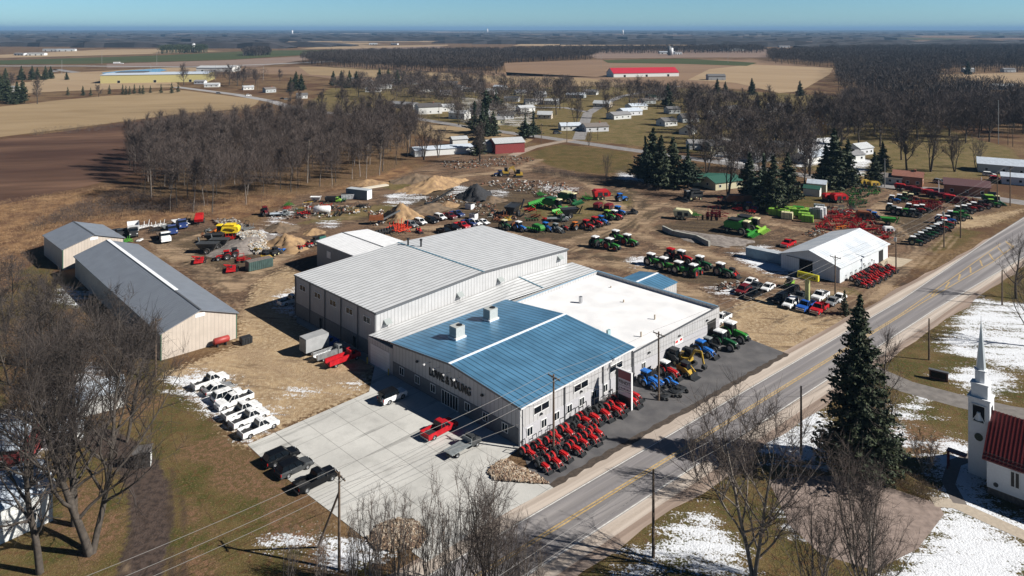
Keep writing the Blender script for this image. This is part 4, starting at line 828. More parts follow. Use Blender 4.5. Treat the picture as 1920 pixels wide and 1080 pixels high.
def spruce(seed,Ht,R_,nwh,nbr,dens,droop=.25,leaf=.32,pine=False):
    rs=np.random.RandomState(seed); V=[];S=[]
    S.append((np.array([0,0,0.]),np.array([0,0,Ht*.97]),R_*.07,.03)); n_=0
    for k in range(nwh):
        f=(k+.5)/nwh; z=Ht*(.06+.92*f) if not pine else Ht*(.12+.86*f); r=R_*((1-f)**.75) if not pine else R_*(.55+.45*math.sin(f*5+seed))*(1-f**3)
        r=max(r,.25)
        for b in range(max(3,int(nbr*(1-.55*f)))):
            az=rs.uniform(0,6.28); ln=r*rs.choice([rs.uniform(.8,1.15),rs.uniform(.45,.9)]); zz=z+rs.uniform(-.5,.5)*Ht/nwh; m=max(3,int(ln/leaf*dens)); t=(np.arange(m)+rs.uniform(0,1))/m*1.0
            px=math.cos(az)*ln*t; py=math.sin(az)*ln*t; pz=zz+(-droop*ln*t+ (droop*.9)*ln*t**3 if not pine else .12*ln*t)
            S.append((np.array([0,0,zz]),np.array([px[-1],py[-1],pz[-1]]),.03+.012*ln,.01))
            side=rs.uniform(-1,1,m)*(.10+.30*(1-t))*min(ln,2.2)
            cx=px-math.sin(az)*side; cy=py+math.cos(az)*side; cz=pz-abs(side)*.25+rs.normal(0,.08,m)
            V.append(np.stack([cx,cy,cz],1))
    C=np.concatenate(V); m=len(C); a=rs.uniform(0,6.28,m); tl_=rs.normal(-.25,.45,m); s=leaf*rs.uniform(.6,1.5,m)
    d=np.stack([np.cos(a)*np.cos(tl_),np.sin(a)*np.cos(tl_),np.sin(tl_)],1)*s[:,None]; w=rs.normal(0,1,(m,3)); w-=d*(np.sum(w*d,1)/(np.sum(d*d,1)+1e-9))[:,None]; w/=np.linalg.norm(w,axis=1)[:,None]; w*=s[:,None]*.33
    qv=np.stack([C-d*.5-w*.5,C-d*.3+w,C+d*.8,C+d*.1-w],1).reshape(-1,3); f=lambda k: np.array([q[k] for q in S])
    tv,tf=tubes(f(0),f(1),f(2),f(3),5)
    return nmesh('trunk',tv,tf,4),nmesh('crown',qv,np.arange(len(qv)).reshape(-1,4),4)
TM={}
for i in range(6): TM['forest',i]=template(tree_t('bare_tree',bare(10+i,24,5.6,.24,.42,12,1,8,11,.075,up=.75,tl=1.9),(bark_l if i%2 else bark,twig)))
for i in range(5): TM['yard',i]=template(tree_t('bare_tree',bare(30+i,19,7.5,.42,.2,13,1,11,12,.10,up=.65,tl=1.9),(bark,twig)))
for i in range(3): TM['vase',i]=template(tree_t('bare_tree',bare(50+i,18,7,.33,.25,8,3,8,10,.07,up=.8,tl=1.8),(bark,twig)))
for i in range(4): TM['shrub',i]=template(tree_t('bare_shrub',bare(60+i,6,3.2,.07,.15,5,6,5,5,.035,up=.9,tl=1.2),(bark,twig)))
for i in range(3): TM['sapling',i]=template(tree_t('sapling',bare(70+i,12,2.6,.10,.2,9,6,4,4,.020,up=1.0,wob=.06,tl=1.6),(bark_l,twig)))
TM['will',0]=template(tree_t('willow',bare(80,13,6,.3,.25,12,2,9,12,.07,up=.6),(bark,twig_o)))
for i in range(3): TM['con',i]=template(tree_t('conifer',spruce(90+i,14,4.6,24,14,3.6,.25,.7),(bark,needle)))
for i in range(3): TM['pine',i]=template(tree_t('pine_tree',spruce(95+i,17,6.6,19,15,4.6,.1,.75,True),(bark,needle_w)))
TM['small',0]=template(tree_t('conifer',spruce(99,9,2.4,16,9,1.6,.1,.5),(bark,needle)))
def plant(kind,i,px,py,sc,label,group=None,rz=None,name=None,xy=None,zs=1):
    r_=TREER; k=[k for k in TM if k[0]==kind]; t_=TM[kind,i%len(k)]
    x,y=xy or G(px,py); return dup(t_,(x,y),r_.uniform(0,6.28) if rz is None else rz,label,group,name=name,sc=(sc,sc,sc*zs))
TREER=random.Random(7)
def inpoly(p,poly):
    x,y=p; c=False; n=len(poly)
    for i in range(n):
        (a,b),(e_,f_)=poly[i],poly[(i+1)%n]
        if (b>y)!=(f_>y) and x<(e_-a)*(y-b)/(f_-b)+a: c=not c
    return c
def scatter(poly,n,mind,rnd):   # even scatter in world space
    W=poly; xs=[p[0] for p in W]; ys=[p[1] for p in W]; out=[]; tries=0
    while len(out)<n and tries<n*60:
        tries+=1; p=(rnd.uniform(min(xs),max(xs)),rnd.uniform(min(ys),max(ys)))
        if inpoly(p,W) and all((p[0]-q_[0])**2+(p[1]-q_[1])**2>mind*mind for q_ in out): out.append(p)
    return out
GROVE=W_([(240,305),(262,372),(320,402),(400,404),(480,398),(550,372),(650,350),(700,335),(770,305),(790,262),(720,245),(560,250),(400,268),(300,280)])
for k,p in enumerate(scatter(GROVE,190,5.0,TREER)):
    plant('forest',k,0,0,TREER.uniform(.72,1.02),'tall slender bare tree in the leafless grove left of the machinery yard','bare trees of the grove',xy=p)
# village and field trees, kind, px, py, scale
VT=[('yard',1050,205,1.25,'big round crowned bare tree rising above the middle of the village'),('yard',1043,215,1.0,'bare tree just left of the biggest village tree'),
('vase',1080,238,1.1,'pale bare vase shaped tree by the side street junction'),('yard',1140,222,.9,'bare tree in front of the grey bungalow row'),
('yard',870,178,1.0,'bare tree behind the dark roofed white hall'),('yard',885,182,1.05,'bare tree right of the white hall by the village fields'),('yard',905,178,.8,'third bare tree from the white hall'),
('yard',815,176,.95,'purplish bare tree at the far left of the village'),('yard',786,165,.9,'bare tree near the brown field, left of the village'),('yard',945,180,1.0,'bare tree with fine crown left of the village middle'),('yard',960,182,.8,'smaller bare tree next to the fine crowned one'),
('vase',1180,192,1.0,'bare tree standing left of the crimson roofed building'),('vase',1202,190,1.1,'tall bare tree below the crimson roofed building'),('vase',1235,190,1.0,'bare tree right below the crimson roofed building'),('vase',1262,188,.9,'bare tree at the right end of the bungalow row'),
('vase',1105,345,0.9,'x'),('yard',1300,205,.9,'bare tree left of the striped field'),('yard',1290,215,.8,'low bare tree by the striped field'),
('yard',1328,250,1.1,'broad bare tree among the houses right of centre'),('yard',1352,262,1.2,'tall bare tree above the white houses on the right'),('yard',1398,300,1.15,'wide bare tree in front of the white houses on the right'),('yard',1455,268,1.35,'great dark bare tree in the middle of the right village'),
('yard',1480,300,1.0,'bare tree left of the snow covered lawn'),('vase',1432,345,1.25,'bare tree between the pines beyond the crates'),('vase',1365,370,1.2,'bare tree beside the parked black combine'),('vase',1325,330,1.1,'bare tree by the green roofed cottage'),
('vase',1518,330,1.05,'bare tree beside the long white house'),('yard',1508,355,.9,'bare tree by the green roofed shed'),('yard',1700,320,1.1,'bare tree behind the rust roofed house'),('yard',1690,300,1.0,'bare tree left behind the rust roofed house'),('vase',1745,322,1.2,'large bare tree right of the rust roofed house'),('vase',1790,322,.9,'gnarled bare tree by the brick building'),('shrub',1830,315,2.2,'rounded bare thicket behind the brick building'),
('yard',1560,262,1.1,'bare tree at the edge of the right wood'),('yard',1610,270,1.2,'bare tree below the right wood, near its left end'),('yard',1650,275,1.2,'broad bare tree below the right wood'),('yard',1720,262,1.2,'bare tree in front of the right wood'),('yard',1780,255,1.1,'bare tree before the right wood near the light mast'),
('yard',1840,245,1.1,'bare tree in the right wood beside the tall mast'),('yard',1900,240,1.2,'bare tree at the right edge above the trailer house'),
('yard',640,215,1.0,'bare tree between the road and the grove'),('yard',600,222,.9,'bare tree beside the road above the grove'),('yard',560,205,.7,'bare tree by the junction of the country road'),('yard',545,190,.8,'bare tree near the small white house by the road'),
('yard',430,160,1.1,'bare tree right of the yellow warehouse'),('yard',445,162,1.15,'bare tree in the clump right of the yellow warehouse'),('yard',455,164,1.0,'third bare tree in the clump right of the yellow warehouse'),('yard',345,160,1.2,'bare tree in front of the yellow warehouse'),('yard',480,160,.9,'bare tree above the bungalow by the road'),
('yard',700,232,1.1,'bare tree at the back of the grove'),('yard',735,250,1.1,'bare tree at the right back of the grove'),('yard',765,262,1.0,'bare tree at the right edge of the grove'),('vase',795,300,1.0,'bare tree left of the long low shed'),('vase',860,235,.8,'bare tree before the white cottage'),('vase',900,305,.95,'bare tree standing in front of the red barn side wing'),('vase',822,295,.8,'bare tree at the end of the long low shed'),
('yard',640,178,1.0,'bare tree left of the big evergreen clump'),('yard',672,182,1.0,'bare tree below the big evergreen clump'),('yard',525,152,.7,'bare tree in the mid distance left of the evergreens'),
('shrub',1137,330,1.4,'small bare bush at the edge of the mown meadow'),('shrub',1104,273,1.2,'small bare sapling beside the road by the meadow'),
('vase',1540,240,1.1,'bare tree between the striped field and the right wood'),('vase',1520,235,1.1,'leaning bare tree at the striped field edge'),('vase',1590,245,1.1,'bare tree with fine twigs before the right wood'),
('yard',112,178,.7,'x2'),('yard',185,182,.6,'bare tree between conifers of the field row'),('yard',70,195,1.0,'bare tree near the dark evergreens at the left edge'),('yard',20,170,.9,'bare tree above the white house at the left edge')]
for k,(kd,px,py,sc,lb) in enumerate(VT):
    if lb in('x','x2'): continue
    plant(kd,k,px,py,sc,lb,'bare trees of the village and fields')
for k,p in enumerate(scatter(W_([(1290,225),(1500,225),(1700,245),(1930,225),(1960,262),(1700,275),(1560,300),(1420,300),(1300,285)]),44,11,TREER)):
    plant('yard',k,0,0,TREER.uniform(.85,1.2),'broad dark bare tree in the wooded part of the village on the right','bare trees around the right hand houses',xy=p)
plant('will',0,1533,250,1.0,'orange twigged willow at the edge of the striped field'); plant('will',0,1545,268,.85,'smaller orange willow by the snow covered lawn')
# evergreens
EV=[('pine',1210,345,.95),('pine',1240,352,1.05),('pine',1262,345,.95),('pine',1290,352,.85),('pine',1225,338,1.1),('con',1565,352,1.6),('con',1590,350,1.3),('con',1548,350,1.2),('pine',1450,395,.95),('pine',1432,385,.9),('pine',1478,378,.9),('pine',1405,372,.85),('con',1640,345,.9),('con',1655,320,.9),
('pine',912,248,1.45),('pine',905,262,1.2),('pine',890,250,1.1),('con',925,255,1.0),('pine',985,262,.85),('pine',1000,258,.9),('con',898,290,1.0),('pine',930,205,.9),('pine',1252,200,.95),('con',1420,205,.9),('con',1345,175,1.0),('con',1360,178,.9),('con',1410,178,1.1),('con',640,162,1.2),('con',655,165,1.3),('con',625,160,1.1),('con',668,163,1.2),('con',712,155,1.2),('con',728,158,1.2),('con',745,160,1.2),('con',757,157,1.0),('con',770,156,.9),
('con',555,168,1.3),('con',565,170,1.2),('con',545,172,1.0),('con',0,183,1.5),('con',14,192,1.4),('con',32,195,1.3),('con',42,190,1.3),('con',-10,190,1.3),('con',60,150,1.2),('con',70,148,1.0),('con',85,150,1.2),('con',95,148,1.1),('con',40,150,1.2),('con',125,150,.7),
('small',1600,235,1.2),('con',1500,180,1.0),('con',712,205,.9),('con',10,160,1.3),('con',1590,345,.9),('con',1890,232,.9),('con',1815,140,1.3)]
for k,(kd,px,py,sc) in enumerate(EV):
    if kd=='pine' and (px>1180): kd,sc=('con' if k%3 else 'pine'),sc*(1.38 if k%3 else 1.15)
    reg_='right of the machinery yard' if px>1180 and py>300 else 'on the far side of the village' if 600<px<=800 else 'at the left edge of the picture' if px<130 else 'in the middle of the village' if px<1100 else 'on the right side of the village' if py<300 else 'by the road'
    plant(kd,k,px,py,sc,'dark %s standing in the clump %s'%('spreading pine' if kd=='pine' else 'conical spruce',reg_),'evergreens '+reg_)
for k,px in enumerate((127,155,170,205,230,243,252,262,268,282,302,322,334,156,236)):
    plant('small',0,px,183-px*.03+(k%3),[.9,1,.85,1,1.05,.9,1,.9,1,.8,1,1.15,1.1,.9,.95][k],'small conifer in the row along the golden field, number %d from the left'%(sorted((127,155,170,205,230,243,252,262,268,282,302,322,334,156,236)).index(px)+1),'conifers in a row by the golden field')
# foreground trees
fg=[(('trunkbig',11),(172,1040),bare(221,27,12.5,.72,.2,18,2,12,13,.038,up=.62,tl=1.9),'largest bare tree with twin trunks in the left foreground'),
 (('b',1),(140,985),bare(202,25,10,.45,.2,15,1,11,11,.036,up=.6,tl=1.8),'spreading bare tree just behind the twin trunked one in the left foreground'),
 (('b',1),(45,985),bare(203,22,9,.4,.2,13,2,10,10,.036,up=.6,tl=1.8),'bare tree at the left edge of the picture beside the snowy roofed house'),
 (('b',1),(110,800),bare(204,20,8,.3,.15,12,3,9,10,.045,up=.7,tl=1.7),'bare multi stemmed tree in front of the long beige barn'),
 (('b',1),(205,745),bare(205,18,6,.25,.2,11,2,8,9,.045,up=.7,tl=1.7),'slim bare tree against the shaded side of the long barn'),
 (('b',1),(10,620),bare(206,15,6,.25,.15,11,2,8,9,.05,up=.7,tl=1.6),'bare tree at the far left beside the marsh grass'),
 (('b',1),(1418,1098),bare(207,20.5,9.5,.42,.18,13,2,12,13,.035,up=.72,tl=1.7),'large bare tree in the right foreground beside the gravel lot'),
 (('b',1),(1628,1150),bare(208,15.5,6.5,.22,.08,11,6,9,8,.026,up=.9,wob=.07,tl=1.6),'many stemmed bare tree at the bottom right over the gravel lot'),
 (('b',1),(1664,868),bare(209,20,5.5,.26,.25,13,1,9,9,.035,up=.85,wob=.08,tl=1.6),'slim bare tree growing right beside the tall spruce'),
 (('b',1),(1935,650),bare(210,14,7,.3,.2,12,1,9,9,.04,up=.6,tl=1.6),'bare tree over the snow at the right edge'),
 (('b',1),(1905,560),bare(211,13,6,.3,.2,12,1,9,9,.04,up=.6,tl=1.6),'second bare tree up the road at the right edge'),
 (('b',1),(930,1180),bare(212,14,6,.18,.08,10,6,9,9,.022,up=.9,wob=.08,tl=1.5),'bare thicket tree at the bottom edge in front of the highway'),
 (('b',1),(1530,1180),bare(213,12,5,.18,.08,10,4,9,9,.022,up=.9,wob=.08,tl=1.5),'low bare tree at the bottom edge right of the large one'),
 (('b',1),(1310,905),bare(214,7.5,3.0,.07,.08,7,5,7,7,.022,up=.95,wob=.07,tl=1.4),'small leafless shrub tree on the highway verge'),
 (('b',1),(1150,870),bare(215,5.5,3.0,.05,.08,7,6,7,7,.022,up=.9,wob=.07,tl=1.4),'x'),
 (('b',1),(20,720),bare(216,17,7,.28,.15,12,2,9,10,.045,up=.65,tl=1.7),'bare tree beyond the snow patch on the left'),
 (('b',1),(1355,935),bare(217,8,3.6,.09,.08,8,5,7,7,.024,up=.95,wob=.07,tl=1.4),'second small leafless shrub tree on the verge, nearer the large bare tree'),
 (('b',1),(1735,890),bare(218,5,2.4,.05,.08,7,6,7,7,.022,up=.95,wob=.07,tl=1.3),'pale twiggy shrub in the shadow left of the church')]
fg+=[(('b',1),(75,1075),bare(231,22,9,.42,.2,14,1,10,10,.036,up=.6,tl=1.8),'bare tree at the lower left corner in front of the white house'),
 (('b',1),(120,905),bare(232,22,9,.36,.18,13,2,9,9,.038,up=.65,tl=1.8),'bare tree over the small snowy shed in the left foreground'),
 (('b',1),(235,830),bare(233,17,6.5,.25,.18,13,2,10,13,.045,up=.7,tl=1.7),'bare tree between the curved drive and the white vehicles'),
 (('b',1),(60,690),bare(234,16,7,.28,.15,13,2,10,12,.05,up=.6,tl=1.7),'bare tree on the marsh side of the snow patch')]
for k_,(px,py),ms,lb in fg:
    if lb=='x': continue
    o=tree_t('bare_tree',ms,(bark if px<1000 or px>1900 else bark_l,twig_d if px<400 else twig)); x,y=G(px,py); o.location=(x,y,0); o['label']=lb; o['group']='foreground bare trees'
for k,(px,py,sc) in enumerate(((690,1100,.95),(745,1120,1.0),(800,1110,1.05),(850,1150,1.1),(715,1150,.9),(880,1110,1.1),(905,1150,1.25),(660,1120,.8),(960,1190,1.0),(770,1180,1.0),(600,1140,.7),(540,1120,.6),(1010,1200,.9),(825,1190,1.1),(1240,1000,.35))):
    if k==14: continue
    plant('sapling',k,px,py,sc,'leafless many stemmed sapling in the thicket at the bottom of the picture','saplings at the bottom edge')
o=tree_t('spruce_tree',spruce(300,24.5,6.2,46,22,4.2,.30,.42),(bark,needle)); x,y=G(1612,888); o.location=(x,y,0); o['label']='tall dark green spruce towering between the highway and the church'
o=tree_t('small_spruce',spruce(301,5.2,1.6,14,9,3,.2,.3),(bark,needle)); x,y=G(1584,590); o.location=(x,y,0); o['label']='small dark spruce in front of the used vehicle lot by the highway'
# brush, reeds, distant woods: masses nobody could count
def cloud(name,pts,h,per,w,spreadf,mat,seed,label,zmin=0.0,trunk=True,hj=.3,bush=False):
    rs=np.random.RandomState(seed); P=np.array(pts); n=len(P); hh=h*rs.uniform(1-hj,1+hj*.3,n)
    P=np.repeat(P,per,0); hh=np.repeat(hh,per); m=len(P); zf=rs.uniform(.05 if bush else .38,.97,m)**.8; R_=hh*spreadf*np.sqrt(np.maximum(.05,1-(2*zf-(0.9 if bush else 1.25))**2)); a=rs.uniform(0,6.28,m); rr=R_*np.sqrt(rs.uniform(0,1,m))
    b=np.stack([P[:,0]+np.cos(a)*rr,P[:,1]+np.sin(a)*rr,hh*zf*.92],1); L_=hh*.16*rs.uniform(.6,1.4,m)
    d=np.stack([np.cos(a)*rs.uniform(0,.9,m),np.sin(a)*rs.uniform(0,.9,m),rs.uniform(.2,1.1,m)],1); d/=np.linalg.norm(d,axis=1)[:,None]
    V,Fc=slivers(b,b+d*L_[:,None],np.full(m,w)*rs.uniform(.6,1.5,m),rs)
    if trunk:
        Q=np.array(pts); k=len(Q); h1=h*rs.uniform(.7,1,k); A=np.stack([Q[:,0],Q[:,1],np.zeros(k)],1); B=A+np.stack([rs.normal(0,.4,k),rs.normal(0,.4,k),h1],1)
        V2,F2=slivers(A,B,np.full(k,w*1.6),rs); F2=F2+len(V); V=np.concatenate([V,V2]); Fc=np.concatenate([Fc,F2])
    o=link(name,nmesh(name,V,Fc,3),mat); return tag(o,label,None,None,'stuff')
def npscatter(poly,n,seed):
    rs=np.random.RandomState(seed); P=np.array(poly); out=[]; 
    while len(out)<n:
        q_=rs.uniform(P.min(0),P.max(0),(n*3,2))
        ins=np.zeros(len(q_),bool)
        for i in range(len(P)):
            ax,ay=P[i]; bx,by=P[(i+1)%len(P)]
            c=((ay>q_[:,1])!=(by>q_[:,1])); xi=ax+(q_[:,1]-ay)*(bx-ax)/((by-ay) if abs(by-ay)>1e-9 else 1e-9); ins^=c&(q_[:,0]<xi)
        out+=[tuple(v) for v in q_[ins]]
    return out[:n]
cloud('village_trees',npscatter(W_([(1290,240),(1480,230),(1560,300),(1500,345),(1350,335)]),70,24),14,420,.11,.4,twig,24,'bare trees and tall bushes among the right hand houses')
cloud('wood',npscatter(W_([(560,116),(640,110),(800,106),(1040,103),(1120,107),(1110,112),(945,119),(940,139),(830,137),(700,131),(600,124)]),4200,1),21,80,.36,.27,twig_d,1,'long dark leafless wood behind the village')
cloud('wood',npscatter(W_([(1440,104),(1600,96),(2050,92),(2050,134),(1790,137),(1755,146),(1765,162),(1830,178),(2050,182),(2050,200),(1900,205),(1700,215),(1600,190),(1572,170),(1566,128),(1440,118)]),9000,2),19,70,.32,.30,twig_d,2,'great dark leafless wood on the right')
cloud('wood',npscatter(W_([(1540,225),(1600,198),(1700,212),(1920,200),(2050,200),(2050,262),(1920,255),(1800,262),(1650,272),(1600,255)]),430,22),17,420,.13,.30,twig,22,'brown leafless wood edge below the great dark wood')
cloud('village_trees',npscatter(W_([(840,215),(960,205),(1040,215),(1060,245),(960,265),(860,255)]),22,25),14,500,.12,.4,twig,25,'bare garden trees in the middle of the village')
cloud('village_trees',npscatter(W_([(380,150),(480,148),(500,160),(400,165)]),20,26),16,400,.12,.4,twig,26,'clump of bare trees right of the yellow warehouse')
cloud('village_trees',npscatter(W_([(620,170),(700,150),(860,150),(1100,172),(1300,180),(1440,215),(1300,232),(1120,205),(900,205),(700,195)]),300,23),15,330,.19,.38,twig,23,'bare garden trees among the far houses of the village')
cloud('wood',npscatter(W_([(1010,97),(1420,93),(1440,99),(1100,101)]),1200,3),18,40,.7,.25,twig_d,3,'narrow dark wood beyond the brown fields')
cloud('wood',npscatter(W_([(296,101),(390,99),(385,96),(310,97)]),260,4),20,50,.8,.25,needle,4,'dark farm grove in the green field')
cloud('wood',npscatter(W_([(455,106),(508,104),(506,100),(460,101)]),200,5),18,50,.8,.25,twig_d,5,'small dark grove beside the green field')
cloud('thicket',npscatter(W_([(1130,325),(1240,345),(1480,345),(1500,335),(1400,318),(1240,325)]),240,6),3.5,60,.05,.6,twig,6,'brown brush below the dark pines',bush=True)
cloud('thicket',npscatter(W_([(1000,318),(1120,335),(1240,352),(1240,360),(1120,345),(1000,326)]),420,7),2.2,60,.05,.7,twig,7,'low brown brush between the meadow and the machinery yard',bush=True)
cloud('thicket',npscatter(W_([(60,250),(250,232),(330,222),(480,205),(490,214),(330,232),(250,242),(60,258)]),330,8),3.2,50,.07,.5,twig,8,'line of brown scrub along the edge of the golden field',bush=True)
cloud('thicket',npscatter(W_([(40,440),(200,410),(330,400),(420,402),(330,385),(230,360),(120,400)]),420,9),3.4,70,.05,.5,twig,9,'brown marsh scrub behind the two beige barns',bush=True)
cloud('thicket',npscatter(W_([(-20,480),(60,500),(70,560),(160,620),(220,700),(180,760),(60,720),(-20,700)]),260,10),4.0,80,.04,.45,twig,10,'brown scrub left of the long barn',bush=True)
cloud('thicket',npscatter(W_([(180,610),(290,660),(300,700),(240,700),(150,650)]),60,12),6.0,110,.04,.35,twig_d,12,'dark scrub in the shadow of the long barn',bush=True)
cloud('hedge',npscatter(W_([(1610,875),(1680,885),(1760,935),(1750,948),(1670,915),(1605,893)]),150,13),1.5,90,.03,.8,M('hedge_brown',(.10,.07,.045),.9,n=.3,s=2),13,'clipped brown hedge between the gravel lot and the church',bush=True,trunk=False)
cloud('marsh_grass',npscatter(W_([(-60,390),(200,350),(330,372),(560,362),(700,335),(700,350),(560,375),(430,412),(330,405),(205,432),(80,465),(0,560),(-60,620)]),6000,14),1.3,14,.10,.9,M('dead_grass_tan',(.36,.24,.13),.9,c2=(.17,.10,.06),s=.15),14,'tall dead tan grass of the marsh behind the barns',bush=True,trunk=False)
cloud('young_wood',npscatter(GROVE,420,16),19,300,.06,.22,twig,16,'thin young growth between the trees of the grove')
cloud('forest_litter_brush',npscatter(GROVE,900,15),1.6,30,.06,.8,M('litter_brush',(.15,.085,.06),.9,n=.3,s=.4),15,'brown undergrowth on the floor of the grove',bush=True,trunk=False)
dwood=M('far_wood',(.035,.032,.035),.95,n=.3,s=.02)
mbs=MB(); rs=np.random.RandomState(21)
for i in range(230):
    Y=math.exp(rs.uniform(math.log(2200),math.log(24000))); X=rs.uniform(-.85,.85)*Y; w=Y*rs.uniform(.03,.14); dp=Y*rs.uniform(.012,.05); n=max(5,int(w/26)) if Y<8000 else 8; n=min(n,60); h=17 if Y<9000 else 22
    prev=None
    for j in range(n+1):
        t_=j/n; x=X-w+2*w*t_; y0=Y+rs.uniform(-1,1)*dp*.12; hh=h*rs.uniform(.6,1.15)*min(1,4*t_+.3,4*(1-t_)+.3); c=[(x,y0,0),(x,y0+6,hh),(x,y0+dp,hh*rs.uniform(.9,1.1)),(x,y0+dp+6,0)]
        if prev:
            for a in range(3): mbs.quad(prev[a],c[a],c[a+1],prev[a+1])
        prev=c
o=mbs.build('distant_wood',dwood); tag(o,'dark strips of woodland running out to the horizon',kind='stuff')
# low far rise on the skyline
mb=MB(); prev=None; rs=np.random.RandomState(3)
for j in range(91):
    x=-34000+j*760; hh=30+26*math.sin(j*.21+1)+14*math.sin(j*.57)+rs.uniform(-3,3); hh=max(8,hh)*(1+.5*(j>60)); c=[(x,36000,0),(x,38500,hh),(x,43000,hh)]
    if prev: mb.quad(prev[0],c[0],c[1],prev[1]); mb.quad(prev[1],c[1],c[2],prev[2])
    prev=c
tag(mb.build('hills',dwood),kind='structure')
# air between: haze
hz=MB(); hz.box(-46000,46000,-1500,46500,-1.5,140); o=hz.build('haze'); tag(o,'thin blue haze over the far farmland',kind='stuff')
hm=D.materials.new('haze'); hm.use_nodes=True; t=hm.node_tree; t.nodes.remove(t.nodes['Principled BSDF']); pv=t.nodes.new('ShaderNodeVolumePrincipled'); pv.inputs['Color'].default_value=(.29,.52,.82,1); pv.inputs['Density'].default_value=HAZE; pv.inputs['Anisotropy'].default_value=0
t.links.new(pv.outputs[0],t.nodes['Material Output'].inputs['Volume']); o.data.materials.append(hm)
# ---------------- vehicles and machines (masters; +x is forward) ----------------
def paint(name,c=(.5,.5,.5),r=.42,m=.0): return M('paint_'+name,c,r,m,n=.16,s=1.7,spec=.22)
PW=paint('white',(.74,.75,.76)); PB=paint('black',(.005,.0055,.007),.3); PR=paint('red',(.42,.013,.02)); PMR=paint('maroon',(.13,.012,.016)); PS=paint('silver',(.36,.37,.38),.3,.5); PG=paint('dark_grey',(.07,.075,.08),.3,.3); PBL=paint('blue',(.02,.09,.38)); PNV=paint('navy',(.02,.04,.14))
TG=paint('tractor_green',(.03,.20,.03)); TGd=paint('deep_green',(.015,.09,.035)); TR=paint('tractor_red',(.40,.014,.016)); TB=paint('tractor_blue',(.02,.14,.48)); TY=paint('machine_yellow',(.38,.25,.04)); CY=paint('bright_yellow',(.78,.56,.03)); CR=paint('cream',(.62,.58,.36)); LG=paint('lime',(.22,.42,.06)); TO=paint('orange',(.55,.16,.03)); TGy=paint('machine_grey',(.20,.22,.23)); PBRN=paint('rust_brown',(.20,.07,.03)); DK=paint('machine_black',(.03,.032,.035))
amber=M('amber_lamp',(.5,.12,.02),.3); lampw=M('headlight_glass',(.7,.72,.74),.15,spec=.8); lampr=M('taillight_red',(.35,.01,.01),.25); bedm=M('bed_liner',(.02,.02,.022),.8); plast=M('black_plastic',(.022,.022,.024),.6)
def wheel(par,x,y,r,w,rim=chrome,n=14,name='wheel',lug=0):
    m=MB(); m.lathe([(r*.55,-w/2),(r*.93,-w/2),(r,-w*.3),(r,w*.3),(r*.93,w/2),(r*.55,w/2)],(x,y,r),'y',n)
    if lug:
        for i in range(n):
            a=2*math.pi*(i+.5)/n; c=(x+math.cos(a)*(r+.01),y,r+math.sin(a)*(r+.01)); m.bar((c[0],y-w*.45,c[2]),(c[0],y+w*.45,c[2]),.07,.07)
    o=m.build(name,rubber,par); m=MB(); s=1 if y>0 else -1
    m.lathe([(.01,s*w*.18),(r*.2,s*w*.2),(r*.25,s*w*.08),(r*.5,s*w*.10),(r*.58,s*w*.46)],(x,y,r),'y',n); m.lathe([(.01,-s*w*.2),(r*.57,-s*w*.4)],(x,y,r),'y',n)
    q=m.build('rim',rim,o); q['_p']='rim'; return o
